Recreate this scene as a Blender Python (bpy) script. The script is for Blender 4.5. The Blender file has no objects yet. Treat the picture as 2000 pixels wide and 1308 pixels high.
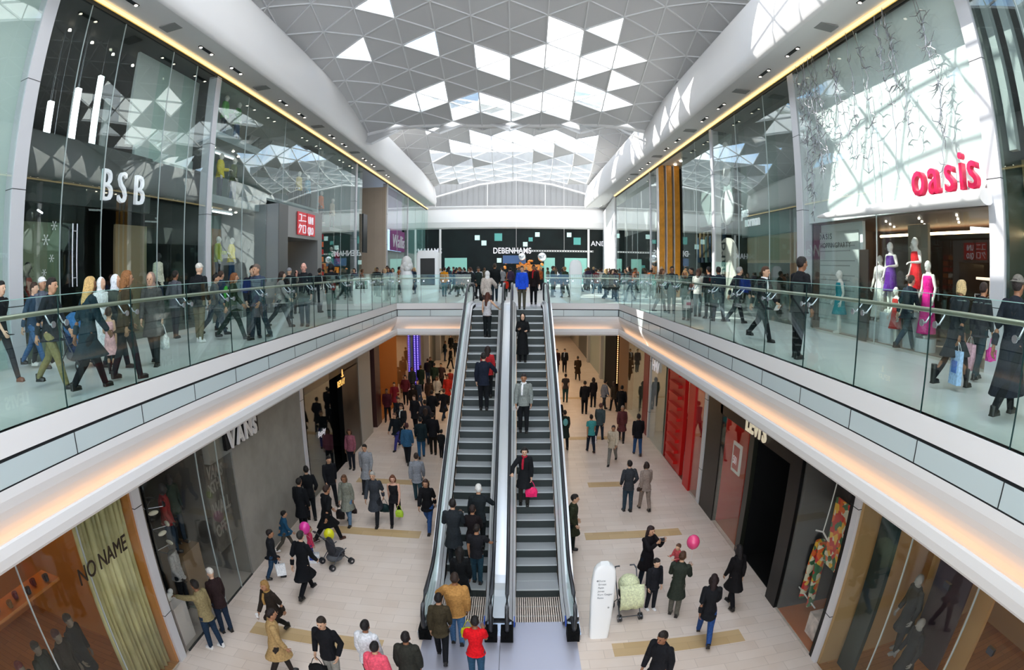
import bpy, bmesh, math, random
from mathutils import Matrix, Vector
random.seed(7)
SC = bpy.context.scene
COL = SC.collection
R = math.radians
# ---------------------------------------------------------------- camera
cd = bpy.data.cameras.new('camera'); cam = bpy.data.objects.new('camera', cd); COL.objects.link(cam); SC.camera = cam
cd.type = 'PANO'; cd.sensor_width = 36.0
cd.panorama_type = 'FISHEYE_EQUISOLID'
cd.fisheye_lens = 1085.55 / 2000 * 36.0
cd.fisheye_fov = math.pi * 1.2
cd.clip_start = 0.05; cd.clip_end = 400
_M = Matrix.Rotation(0.0075322, 4, 'Z') @ Matrix.Rotation(-0.116931, 4, 'X') @ Matrix.Rotation(-0.00088832, 4, 'Y') @ Matrix.Rotation(math.pi/2, 4, 'X')
cam.matrix_world = Matrix.Translation((0, 0, 1.52)) @ _M
# ---------------------------------------------------------------- view, world, sun
SC.view_settings.view_transform = 'Standard'; SC.view_settings.look = 'None'
SC.view_settings.gamma = 1.0; SC.view_settings.use_curve_mapping = False
SC.view_settings.exposure = -0.1
cy = SC.cycles
cy.max_bounces = 7; cy.diffuse_bounces = 4; cy.glossy_bounces = 4; cy.transmission_bounces = 2; cy.transparent_max_bounces = 14
cy.caustics_reflective = False; cy.caustics_refractive = False
cy.sample_clamp_indirect = 6.0; cy.use_denoising = True
SKY = 4.8
w = bpy.data.worlds.new('sky'); SC.world = w; w.use_nodes = True
nt = w.node_tree; nt.nodes.clear()
wo = nt.nodes.new('ShaderNodeOutputWorld'); bg = nt.nodes.new('ShaderNodeBackground')
tc = nt.nodes.new('ShaderNodeTexCoord'); nz = nt.nodes.new('ShaderNodeTexNoise'); rp = nt.nodes.new('ShaderNodeValToRGB')
nz.inputs['Scale'].default_value = 5.0; nz.inputs['Detail'].default_value = 5.0
rp.color_ramp.elements[0].position = 0.40; rp.color_ramp.elements[0].color = (0.34, 0.52, 0.80, 1)
rp.color_ramp.elements[1].position = 0.53; rp.color_ramp.elements[1].color = (1.0, 0.985, 0.96, 1)
nt.links.new(tc.outputs['Generated'], nz.inputs['Vector']); nt.links.new(nz.outputs['Fac'], rp.inputs['Fac'])
nt.links.new(rp.outputs['Color'], bg.inputs['Color']); bg.inputs['Strength'].default_value = SKY
nt.links.new(bg.outputs['Background'], wo.inputs['Surface'])
sd = bpy.data.lights.new('sun', 'SUN'); sd.energy = 10.0; sd.angle = R(.5); sd.color = (1.0, 0.96, 0.9)
sun = bpy.data.objects.new('sun', sd); COL.objects.link(sun)
_d = Vector((1.0, -0.18, -0.98)).normalized()
sun.rotation_euler = _d.to_track_quat('-Z', 'Y').to_euler()
# ---------------------------------------------------------------- materials
def srgb(c):
    if isinstance(c, str):
        c = [int(c[i:i+2], 16)/255 for i in (0, 2, 4)]
    return tuple((x/12.92 if x <= .04045 else ((x+.055)/1.055)**2.4) for x in c)
MC = {}
def mat(name, col='808080', rough=.6, metal=0., noise=0., nscale=8., spec=.5, emit=0., bump=0., coat=0.):
    if name in MC: return MC[name]
    m = bpy.data.materials.new(name); m.use_nodes = True; MC[name] = m
    n = m.node_tree; b = n.nodes['Principled BSDF']
    c = srgb(col) if isinstance(col, str) else col
    b.inputs['Base Color'].default_value = (*c, 1); b.inputs['Roughness'].default_value = rough
    b.inputs['Metallic'].default_value = metal; b.inputs['Specular IOR Level'].default_value = spec
    if coat: b.inputs['Coat Weight'].default_value = coat
    if emit:
        b.inputs['Emission Color'].default_value = (*c, 1); b.inputs['Emission Strength'].default_value = emit
    if noise or bump:
        t = n.nodes.new('ShaderNodeTexCoord'); z = n.nodes.new('ShaderNodeTexNoise'); z.inputs['Scale'].default_value = nscale; z.inputs['Detail'].default_value = 4
        n.links.new(t.outputs['Object'], z.inputs['Vector'])
        if noise:
            r = n.nodes.new('ShaderNodeValToRGB')
            r.color_ramp.elements[0].position = .3; r.color_ramp.elements[1].position = .7
            r.color_ramp.elements[0].color = (*[max(0, x*(1-noise)) for x in c], 1); r.color_ramp.elements[1].color = (*[min(1, x*(1+noise)) for x in c], 1)
            n.links.new(z.outputs['Fac'], r.inputs['Fac']); n.links.new(r.outputs['Color'], b.inputs['Base Color'])
        if bump:
            bp = n.nodes.new('ShaderNodeBump'); bp.inputs['Strength'].default_value = bump; bp.inputs['Distance'].default_value = .02
            n.links.new(z.outputs['Fac'], bp.inputs['Height']); n.links.new(bp.outputs['Normal'], b.inputs['Normal'])
    return m
def glass(name, tint=(1, 1, 1), r0=.05, gl=1.0, grime=0.0):
    """thin clear sheet: see-through with a mirror-like reflection that grows towards grazing angles"""
    m = bpy.data.materials.new(name); m.use_nodes = True; MC[name] = m
    n = m.node_tree; n.nodes.clear(); L = n.links
    o = n.nodes.new('ShaderNodeOutputMaterial'); mx = n.nodes.new('ShaderNodeMixShader')
    tr = n.nodes.new('ShaderNodeBsdfTransparent'); g = n.nodes.new('ShaderNodeBsdfGlossy')
    tr.inputs['Color'].default_value = (*tint, 1); g.inputs['Roughness'].default_value = 0.0; g.inputs['Color'].default_value = (gl*.93, gl, gl*.98, 1)
    lw = n.nodes.new('ShaderNodeLayerWeight'); lw.inputs['Blend'].default_value = .5
    p = n.nodes.new('ShaderNodeMath'); p.operation = 'POWER'; p.inputs[1].default_value = 5.0
    q = n.nodes.new('ShaderNodeMath'); q.operation = 'MULTIPLY_ADD'; q.inputs[1].default_value = 1-r0; q.inputs[2].default_value = r0
    L.new(lw.outputs['Facing'], p.inputs[0]); L.new(p.outputs[0], q.inputs[0]); L.new(q.outputs[0], mx.inputs['Fac'])
    L.new(tr.outputs[0], mx.inputs[1]); L.new(g.outputs[0], mx.inputs[2]); L.new(mx.outputs[0], o.inputs['Surface'])
    return m
def tiled(name, c1, c2, cm, w_, h_, mortar=.004, rough=.35, off=.5, var=.1, rot=0., spec=.5):
    """stone floor tiles: brick texture in metres"""
    m = bpy.data.materials.new(name); m.use_nodes = True; MC[name] = m
    n = m.node_tree; L = n.links; b = n.nodes['Principled BSDF']; b.inputs['Roughness'].default_value = rough; b.inputs['Specular IOR Level'].default_value = spec
    t = n.nodes.new('ShaderNodeTexCoord'); mp = n.nodes.new('ShaderNodeMapping'); mp.inputs['Rotation'].default_value = (0, 0, rot)
    k = n.nodes.new('ShaderNodeTexBrick'); k.offset = off; k.inputs['Scale'].default_value = 1
    k.inputs['Brick Width'].default_value = w_; k.inputs['Row Height'].default_value = h_; k.inputs['Mortar Size'].default_value = mortar
    k.inputs['Color1'].default_value = (*srgb(c1), 1); k.inputs['Color2'].default_value = (*srgb(c2), 1); k.inputs['Mortar'].default_value = (*srgb(cm), 1)
    L.new(t.outputs['Object'], mp.inputs['Vector']); L.new(mp.outputs[0], k.inputs['Vector'])
    z = n.nodes.new('ShaderNodeTexNoise'); z.inputs['Scale'].default_value = 1.3; z.inputs['Detail'].default_value = 6
    L.new(t.outputs['Object'], z.inputs['Vector'])
    mx = n.nodes.new('ShaderNodeMixRGB'); mx.blend_type = 'OVERLAY'; mx.inputs['Fac'].default_value = var
    L.new(k.outputs['Color'], mx.inputs[1]); L.new(z.outputs['Fac'], mx.inputs[2]); L.new(mx.outputs[0], b.inputs['Base Color'])
    return m
M_white = mat('white_panel', 'E6E4E2', .55, spec=.3)
M_whitem = mat('white_metal', 'CFCFD2', .3, .15)
M_rib = mat('roof_rib', 'DEDEDD', .5)
M_roofp = mat('roof_panel', 'C8C7C6', .7)
M_grey = mat('grey_panel', 'A8A8A6', .5)
M_steel = mat('brushed_steel', 'C4C6CC', .22, .9, noise=.06, nscale=30)
M_steeld = mat('dark_steel', '50545A', .35, .8)
M_black = mat('black_gloss', '08090A', .3, spec=.25)
M_blackm = mat('black_matt', '0A0B0C', .8, spec=.15)
M_rubber = mat('rubber_handrail', '26282C', .3)
M_dark = mat('dark_joint', '1C2022', .6)
M_brass = mat('brass_track', 'E8CF8E', .3, .6)
M_cove = mat('cove_led', 'FFCFA4', .6, emit=1.8)
M_gold = mat('gold_led', 'FFE3A8', .6, emit=1.3)
M_spot = mat('spot_lens', 'FFF0DC', .6, emit=14.0)
M_tube = mat('tube_lamp', 'F4FAFF', .6, emit=3.0)
M_warmtube = mat('warm_lamp', 'FFD9A8', .6, emit=11.0)
M_roofg = glass('roof_glass', (.96, .98, 1.0), .05)
M_shopg = glass('shopfront_glass', (.955, .985, .975), .058)
M_balg = glass('balustrade_glass', (.89, .96, .94), .03)
M_edge = mat('glass_edge', '1E3A38', .2)
M_tileU = tiled('upper_floor_stone', 'D3D5D0', 'CACDC9', 'BBBDBA', 1.2, .6, .003, .3, .5, .12)
M_tileL = tiled('lower_floor_stone', 'E2D3C6', 'D8C8BA', 'BCAC9E', .9, .3, .004, .35, .37, .18)
M_tan = tiled('tan_stone_inlay', 'C9AD82', 'BFA276', 'A88F6C', .9, .3, .003, .4)
M_stone = tiled('beige_wall_stone', 'C2AF9C', 'BBA895', 'A89683', .6, .3, .003, .6)
# ---------------------------------------------------------------- mesh building
class MB:
    def __init__(s): s.v = []; s.f = []; s.m = []; s.sm = []
    def add(s, vs, fs, m=0, smooth=False):
        o = len(s.v); s.v += [tuple(v) for v in vs]
        for f in fs: s.f.append(tuple(i+o for i in f)); s.m.append(m); s.sm.append(smooth)
        return s
    def box(s, x0, x1, y0, y1, z0, z1, m=0):
        vs = [(x, y, z) for z in (z0, z1) for y in (y0, y1) for x in (x0, x1)]
        return s.add(vs, [(0, 2, 3, 1), (4, 5, 7, 6), (0, 1, 5, 4), (2, 6, 7, 3), (0, 4, 6, 2), (1, 3, 7, 5)], m)
    def prism(s, pts, a0, a1, axis='y', m=0, smooth=False, cap=True):
        """closed 2D outline pts swept along axis: y-> (x,z), x-> (y,z), z-> (x,y)"""
        n = len(pts)
        def P(p, a): return {'y': (p[0], a, p[1]), 'x': (a, p[0], p[1]), 'z': (p[0], p[1], a)}[axis]
        vs = [P(p, a0) for p in pts] + [P(p, a1) for p in pts]
        fs = [(i, (i+1) % n, n+(i+1) % n, n+i) for i in range(n)]
        s.add(vs, fs, m, smooth)
        if cap: s.add([P(p, a0) for p in pts], [tuple(range(n))[::-1]], m); s.add([P(p, a1) for p in pts], [tuple(range(n))], m)
        return s
    def tube(s, pts, rad, n=8, m=0, smooth=True, cap=True, sq=1.0):
        pts = [Vector(p) for p in pts]
        if not isinstance(rad, (list, tuple)): rad = [rad]*len(pts)
        vs = []; up = None
        for i, p in enumerate(pts):
            d = (pts[min(i+1, len(pts)-1)] - pts[max(i-1, 0)]).normalized()
            if up is None or abs(up.dot(d)) > .95: up = Vector((0, 0, 1)) if abs(d.z) < .9 else Vector((0, 1, 0))
            a = d.cross(up).normalized(); b = a.cross(d).normalized()
            for k in range(n):
                t = 2*math.pi*(k+.5)/n; vs.append(p + a*math.cos(t)*rad[i] + b*math.sin(t)*rad[i]*sq)
        fs = [(i*n+k, i*n+(k+1) % n, (i+1)*n+(k+1) % n, (i+1)*n+k) for i in range(len(pts)-1) for k in range(n)]
        s.add(vs, fs, m, smooth)
        if cap: s.add(vs[:n], [tuple(range(n))], m); s.add(vs[-n:], [tuple(range(n))[::-1]], m)
        return s
    def ell(s, c, r, n=12, k=8, m=0, rot=None):
        vs = []
        for i in range(k+1):
            p = math.pi*i/k
            for j in range(n):
                t = 2*math.pi*j/n; v = Vector((r[0]*math.sin(p)*math.cos(t), r[1]*math.sin(p)*math.sin(t), r[2]*math.cos(p)))
                if rot: v = rot @ v
                vs.append(v + Vector(c))
        fs = [(i*n+j, (i+1)*n+j, (i+1)*n+(j+1) % n, i*n+(j+1) % n) for i in range(k) for j in range(n)]
        return s.add(vs, fs, m, True)
    def build(s, name, mats, parent=None, loc=None, rz=0):
        me = bpy.data.meshes.new(name); me.from_pydata(s.v, [], s.f)
        mats = mats if isinstance(mats, (list, tuple)) else [mats]
        for m in mats: me.materials.append(m)
        me.polygons.foreach_set('material_index', s.m); me.polygons.foreach_set('use_smooth', s.sm); me.update()
        o = bpy.data.objects.new(name, me); COL.objects.link(o)
        if parent: o.parent = parent
        if loc: o.location = loc
        if rz: o.rotation_euler.z = rz
        return o
def tag(o, label=None, cat=None, group=None, kind=None):
    if label: o['label'] = label
    if cat: o['category'] = cat
    if group: o['group'] = group
    if kind: o['kind'] = kind
    return o
def struct(o): o['kind'] = 'structure'; return o
def empty(name, loc=(0, 0, 0), rz=0, label=None, cat=None, group=None):
    o = bpy.data.objects.new(name, None); COL.objects.link(o); o.location = loc; o.rotation_euler.z = rz; o.empty_display_size = .1
    return tag(o, label, cat, group)
def bx(name, m, x0, x1, y0, y1, z0, z1, parent=None):
    return MB().box(x0, x1, y0, y1, z0, z1).build(name, m, parent)
TXM = {'L': Matrix(((0, 0, 1), (1, 0, 0), (0, 1, 0))), 'R': Matrix(((0, 0, -1), (-1, 0, 0), (0, 1, 0))), 'F': Matrix(((1, 0, 0), (0, 0, -1), (0, 1, 0)))}
def text(name, s, loc, size, face, m, parent=None, ext=.02, sx=1.0, bold=.0, align='LEFT', shear=0, rot=0, space=1.0):
    c = bpy.data.curves.new(name, 'FONT'); c.body = s; c.size = size; c.extrude = ext; c.offset = bold; c.align_x = align; c.shear = shear; c.space_character = space; c.resolution_u = 3
    c.materials.append(m); o = bpy.data.objects.new(name, c); COL.objects.link(o)
    Mx = TXM[face].to_4x4() @ Matrix.Rotation(rot, 4, 'Z') @ Matrix.Diagonal((sx, 1, 1, 1))
    o.matrix_world = Matrix.Translation(loc) @ Mx
    if parent: o.parent = parent; o.matrix_parent_inverse = parent.matrix_basis.inverted()
    return o
def copy_tree(o, parent=None):
    c = o.copy(); COL.objects.link(c); c.parent = parent
    for ch in o.children: copy_tree(ch, c)
    return c
GL1 = '-5,0,0 -4,-1,1 -4,3,1 -3,-15,0 -3,-14,0 -3,-14,1 -3,-13,1 -3,-10,0 -3,-10,1 -3,-9,0 -3,-8,0 -3,-8,1 -3,-7,0 -3,-7,1 -3,-6,0 -3,-6,1 -3,-5,0 -3,-5,1 -3,0,0 -3,2,0 -3,3,1 -2,-15,0 -2,-14,0 -2,-14,1 -2,-11,0 -2,-11,1 -2,-10,0 -2,-10,1 -2,-9,0 -2,-9,1 -2,-8,0 -2,-8,1 -2,-7,0 -2,-7,1 -2,-6,0 -2,-6,1 -2,-5,0 -2,-5,1 -2,-4,1 -2,3,0 -2,3,1 -1,-13,0 -1,-12,0 -1,-12,1 -1,-11,0 -1,-11,1 -1,-10,0 -1,-10,1 -1,-9,0 -1,-8,0 -1,-8,1 -1,-7,0 -1,-7,1 -1,-6,0 -1,-6,1 -1,-5,0 -1,-5,1 -1,-4,1 -1,1,0 -1,1,1 -1,3,0 -1,3,1 0,-13,0 0,-13,1 0,-12,0 0,-12,1 0,-11,1 0,-9,1 0,-8,0 0,-8,1 0,-7,0 0,-7,1 0,-6,0 0,-6,1 0,-5,0 0,-5,1 0,-4,1 0,1,1 0,3,0 0,3,1 1,-15,0 1,-14,0 1,-14,1 1,-13,0 1,-13,1 1,-12,0 1,-12,1 1,-11,1 1,-10,0 1,-10,1 1,-9,0 1,-9,1 1,-8,0 1,-8,1 1,-7,0 1,-7,1 1,-6,0 1,-6,1 1,-5,0 1,-5,1 1,-4,1 1,0,0 1,0,1 1,1,0 1,1,1 1,2,0 1,3,0 1,3,1 2,-15,0 2,-14,0 2,-14,1 2,-13,0 2,-12,1 2,-11,1 2,-10,0 2,-10,1 2,-9,0 2,-8,0 2,-8,1 2,-7,0 2,-7,1 2,-6,0 2,-6,1 2,-5,0 2,-5,1 2,0,1 2,1,0 2,1,1 2,2,0 2,3,1 3,-14,1 3,-13,1 3,-12,0 3,-11,0 3,-11,1 3,-10,0 3,-10,1 3,-9,0 3,-9,1 3,-8,0 3,-8,1 3,-7,1 3,-5,0 3,-5,1 3,1,1 3,2,1 3,3,1 4,-12,0 4,-11,0 4,-10,1 4,-5,0 4,-5,1 5,-12,1 5,-6,0 5,-6,1 6,-14,0 6,-8,0 6,-7,0 7,-15,0 7,-8,0'  # rows out of view: glazing arranged to steer sun patches onto the right wall
GL2 = '-5,-9,1 -5,-8,0 -5,-7,0 -5,-6,1 -5,-5,1 -5,-4,0 -4,-8,0 -4,-7,0 -4,-5,1 -4,-4,1 -4,-1,0 -4,1,0 -4,2,0 -4,3,0 -4,3,1 -4,4,0 -4,4,1 -3,-10,0 -3,-8,1 -3,-7,1 -3,-5,0 -3,-5,1 -3,1,0 -3,1,1 -3,2,0 -3,3,0 -3,3,1 -3,4,0 -3,4,1 -3,5,1 -2,-9,0 -2,-8,0 -2,-8,1 -2,-7,1 -2,-5,0 -2,-4,0 -2,0,0 -2,1,0 -2,1,1 -2,2,1 -2,3,0 -2,3,1 -2,4,0 -2,4,1 -2,5,1 -1,-9,1 -1,-8,0 -1,-6,0 -1,-5,1 -1,-4,0 -1,0,0 -1,1,0 -1,1,1 -1,2,0 -1,2,1 -1,3,0 -1,3,1 -1,4,0 -1,4,1 -1,5,1 0,-10,0 0,-4,0 0,-4,1 0,0,0 0,1,0 0,1,1 0,2,0 0,2,1 0,3,0 0,3,1 0,4,0 0,4,1 0,5,1 1,-8,0 1,-5,0 1,-5,1 1,-4,0 1,0,0 1,1,0 1,1,1 1,2,0 1,3,0 1,3,1 1,4,0 1,4,1 1,5,1 2,-10,0 2,-9,0 2,-9,1 2,-8,0 2,-8,1 2,-7,0 2,-6,0 2,0,0 2,1,1 2,2,0 2,2,1 2,3,0 2,3,1 2,4,0 2,4,1 2,5,1 3,-10,0 3,-9,1 3,-7,0 3,-7,1 3,-6,0 3,-6,1 3,-5,0 3,0,0 3,1,0 3,1,1 3,2,0 3,3,0 3,3,1 3,4,0 3,4,1 4,-10,0 4,-8,0 4,-8,1 4,-5,1 4,-4,0'
# ================================================================ the setting
XL, XR = -5.6, 4.8          # edges of the void on the upper level
SL, SR = -9.9, 8.65         # upper shopfront planes
GL, GR = -6.75, 6.05        # lower shopfront planes
YB, YE = 25.6, 62.0         # bridge edge, far wall
def rv(bay, i, j):
    u = i/4
    if bay == 1:
        x = -.28+1.6*i; y = 22.27+1.83*j
        z = 12.0-.573*j if j >= -3 else 13.72+.573*(-(j+3))-.065*(j+3)**2
        z -= (-.43*u*u+.335*u**4)
    else:
        x = -.34+1.9*i; y = 47.8+1.84*j
        if j > 2.5: z = 11.8-.3*(j-2.5)
        elif j >= -1: z = 14.12-.93*j
        else: s = -(j+1); z = 15.05+.6*s-.14*s*s
        z -= .34*u*u+.15*u**4
    return Vector((x, y, z))
roof = struct(empty('ceiling'))
for bay, gs, J0, J1 in ((1, GL1, -15, 4), (2, GL2, -10, 5)):
    G = set(tuple(int(q) for q in t.split(',')) for t in gs.split())
    op = MB(); gl = MB(); rb = MB(); E = set()
    for i in range(-8, 8):
        for j in range(J0, J1+1):
            a, b = (i, i+1) if i % 2 == 0 else (i+1, i)
            T = []
            if j < J1: T.append((0, [(a, j), (a, j+1), (b, j+.5)]))
            if j > J0: T.append((1, [(b, j-.5), (b, j+.5), (a, j)]))
            for k, V in T:
                P = [rv(bay, *v) for v in V]
                cz = sum(P, Vector())/3
                if abs(cz.x) > 12.2: continue
                for q in range(3): E.add(tuple(sorted((V[q], V[(q+1) % 3]))))
                up = Vector((0, 0, .10))
                if (i, j, k) in G: gl.add([p+up for p in P], [(0, 1, 2)])
                else:
                    Q = [p*.955+cz*.045 for p in P]
                    op.add(Q+[p+up for p in P], [(0, 1, 2), (0, 1, 4, 3), (1, 2, 5, 4), (2, 0, 3, 5), (3, 4, 5)])
    for a, b in sorted(E):
        rb.tube([rv(bay, *a), rv(bay, *b)], .038, 4, smooth=False, cap=False, sq=1.8)
    op.build('roof_panel', M_roofp, roof); gl.build('roof_glazing', M_roofg, roof); rb.build('roof_rib', M_rib, roof)
# gap between the two roof shells: white gutter beam that follows the first shell's end
gb = MB(); prev = None
gb.tube([rv(1, i, 4.25 if i % 2 else 4.25)+Vector((0, .1, .1)) for i in range(-7, 8)], .22, 8)
for i in range(-7, 7):
    a = rv(1, i, 4.25); b = rv(1, i+1, 4.25)
    c = Vector((a.x, 29.5, 16)); d = Vector((b.x, 29.5, 16))
    if abs(i) > 4: gb.add([a, b, d, c], [(0, 1, 2, 3)])
gb.build('gutter_beam', M_white, roof)

# ---- floors
fl = struct(MB().box(-18, 17, -8, 64, -6.3, -6).build('floor_lower', M_tileL))
for (x0, x1, yy) in [(-5.75, -2.74, 8.97), (-5.45, -2.76, 14.35), (-5.8, -3.1, 18.45), (2.0, 4.87, 8.97), (2.0, 4.87, 14.33), (2.57, 3.75, 18.35), (2.2, 4.8, 24), (-5.6, -3, 24), (-5.6, -3, 32), (2.2, 4.8, 32)]:
    struct(MB().box(x0, x1, yy-.23, yy+.23, -6.0, -5.996).build('floor_inlay', M_tan))
pl = MB().box(-1.93, 1.29, 5, 10.1, -6, -5.99)
struct(pl.build('floor_landing_plate', mat('landing_plate', 'B9B9C6', .35, .5)))
struct(MB().box(-.315, -.305, 5, 9.6, -5.99, -5.988).build('trim_plate_joint', M_dark))
def slab(name, x0, x1, y0, y1):
    o = MB().box(x0, x1, y0, y1, -.25, 0).build(name, M_tileU); return struct(o)
slab('floor_upper_left', -17, XL-.02, -8, YB); slab('floor_upper_right', XR+.02, 17, -8, YB)
slab('floor_bridge', -17, 17, YB+.02, 66); slab('floor_camera_bridge', XL+.06, XR-.06, -8, .3)
M_low = mat('lower_ceiling', 'CFC8BE', .7)
for n, a in (('ceiling_lower_left', (-17, XL-.35, -8, YB)), ('ceiling_lower_right', (XR+.35, 17, -8, YB)), ('ceiling_lower_bridge', (-17, 17, YB+.35, 64))):
    struct(MB().box(a[0], a[1], a[2], a[3], -1.52, -1.30).build(n, M_low))
# ---- void edge: bands, cove and lip, swept along the edge
prof = [(0, 0), (0, -.28), (.02, -.29), (.02, -.31), (0, -.32), (0, -.6), (.012, -.605), (.012, -.615), (0, -.62), (.0, -.74), (.03, -.86), (.08, -.97), (.15, -1.08), (.23, -1.19), (.28, -1.30), (.28, -1.36), (.06, -1.36), (.035, -1.20), (.01, -1.195), (-.005, -1.22), (-.02, -1.34), (.0, -1.46), (.05, -1.515), (.5, -1.52), (.7, -1.3), (.7, -.3), (.3, -.02), (.12, 0)]
mats_edge = [M_white, mat('pale_glass_band', 'C3D0D0', .15), M_dark]
def edge(name, kind):
    b = MB()
    n = len(prof)
    for k in range(n):
        p, q = prof[k], prof[(k+1) % n]
        mi = 1 if k == 4 else (2 if k in (1, 2, 3, 6, 7) else 0)
        if kind == 'L': A = [(XL-p[0], -8, p[1]), (XL-q[0], -8, q[1]), (XL-q[0], YB+q[0], q[1]), (XL-p[0], YB+p[0], p[1])]
        if kind == 'R': A = [(XR+p[0], -8, p[1]), (XR+q[0], -8, q[1]), (XR+q[0], YB+q[0], q[1]), (XR+p[0], YB+p[0], p[1])]
        if kind == 'B': A = [(XL-p[0], YB+p[0], p[1]), (XL-q[0], YB+q[0], q[1]), (XR+q[0], YB+q[0], q[1]), (XR+p[0], YB+p[0], p[1])]
        b.add(A, [(0, 1, 2, 3)], mi)
    o = struct(b.build(name, mats_edge)); return o
eL = edge('trim_edge_left', 'L'); eR = edge('trim_edge_right', 'R'); eB = edge('trim_edge_bridge', 'B')
jb = MB()
for k in range(-1, 14):
    y = 4.98+1.62*k
    if y < YB-.3:
        jb.box(XL-.004, XL+.004, y-.008, y+.008, -.6, -.32); jb.box(XR-.004, XR+.004, y-.008, y+.008, -.6, -.32)
for x in (-4.0, -2.4, 2.2, 3.6): jb.box(x-.008, x+.008, YB-.004, YB+.004, -.6, -.32)
for (x, y) in ((XL, YB), (XR, YB)): jb.box(x-.03, x+.03, y-.03, y+.03, -.62, -.3)
struct(jb.build('trim_edge_joint', M_dark))
for n, a in (('L', (XL-.22, XL-.09, -6, YB-.2)), ('R', (XR+.09, XR+.22, -6, YB-.2)), ('B', (XL+.3, XR-.3, YB+.09, YB+.22))):
    o = MB().box(a[0], a[1], a[2], a[3], -1.355, -1.335).build('cove_light_strip', M_cove)
    tag(o, {'L': 'warm white light strip in the cove under the left upper walkway edge', 'R': 'warm white light strip in the cove under the right upper walkway edge', 'B': 'warm white light strip in the cove under the far bridge edge'}[n], 'light')

# ---- glass balustrades
def balustrade(name, pts_from, step, n, axis, label, side, rail_to=None):
    """panes of step metres; side: +1/-1 = direction of the walkway (where the rail is)"""
    t = empty(name, (0, 0, 0), 0, label, 'balustrade', 'glass balustrades round the void')
    x0, y0 = pts_from
    for k in range(n):
        a = step*k+.012; b_ = step*(k+1)-.012; pb = MB()
        if axis == 'y': pb.box(x0-.008, x0+.008, y0+a, y0+b_, -.02, 1.42); e1 = (x0-.010, x0+.010, y0+b_, y0+b_+.012); 
        else: pb.box(x0+a, x0+b_, y0-.008, y0+.008, -.02, 1.32 if axis == 'x' else 1.4); e1 = (x0+b_, x0+b_+.012, y0-.010, y0+.010)
        top = 1.42 if axis == 'y' else 1.32
        g = pb.build('glass_pane', M_balg, t)
        MB().box(*e1, -.02, top).build('glass_edge', M_edge, g)
        if axis == 'y': MB().box(x0-.009, x0+.009, y0+a, y0+b_, top, top+.008).build('glass_edge', mat('glass_edge_light', '9CC4BC', .2), g)
        else: MB().box(x0+a, x0+b_, y0-.009, y0+.009, top, top+.008).build('glass_edge', mat('glass_edge_light'), g)
    L = step*n; rz = 1.22 if axis == 'y' else 1.16; off = .17*side
    r = MB()
    if axis == 'y': r.tube([(x0+off, y0, rz), (x0+off, y0+L, rz)], .032, 12)
    else: r.tube([(x0, y0+off, rz), (x0+L, y0+off, rz)], .028, 10)
    r.build('handrail', mat('satin_rail', 'B5B1A0', .3, .7), t)
    for k in range(n+1):
        for s in (-.13, .13):
            q = step*k+s
            if q < 0 or q > L: continue
            b = MB()
            if axis == 'y':
                b.tube([(x0-.03*side, y0+q, 1.07), (x0-.012*side, y0+q, 1.07)], .042, 12)
                b.tube([(x0+.01*side, y0+q, 1.07), (x0+.06*side, y0+q, 1.075), (x0+.15*side, y0+q, 1.17), (x0+off, y0+q, 1.2)], .014, 6)
            else:
                b.tube([(x0+q, y0-.03*side, 1.03), (x0+q, y0-.012*side, 1.03)], .038, 10)
                b.tube([(x0+q, y0+.01*side, 1.03), (x0+q, y0+.06*side, 1.035), (x0+q, y0+off, 1.14)], .013, 6)
            b.build('rail_bracket', M_steel, t)
    return t
# panes: 1.62 m apart as on the photograph; starts behind the camera's view
balustrade('glass_balustrade', (XL-.03, .1), 1.62, 16, 'y', 'glass balustrade with steel handrail along the left upper walkway', -1)
balustrade('glass_balustrade', (XR+.03, .18), 1.62, 16, 'y', 'glass balustrade with steel handrail along the right upper walkway', 1)
balustrade('glass_balustrade', (XL, YB+.03), 1.17, 3, 'x', 'short glass balustrade on the bridge edge left of the escalators', 1)
balustrade('glass_balustrade', (1.33, YB+.03), 1.156, 3, 'x', 'short glass balustrade on the bridge edge right of the escalators', 1)

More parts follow.
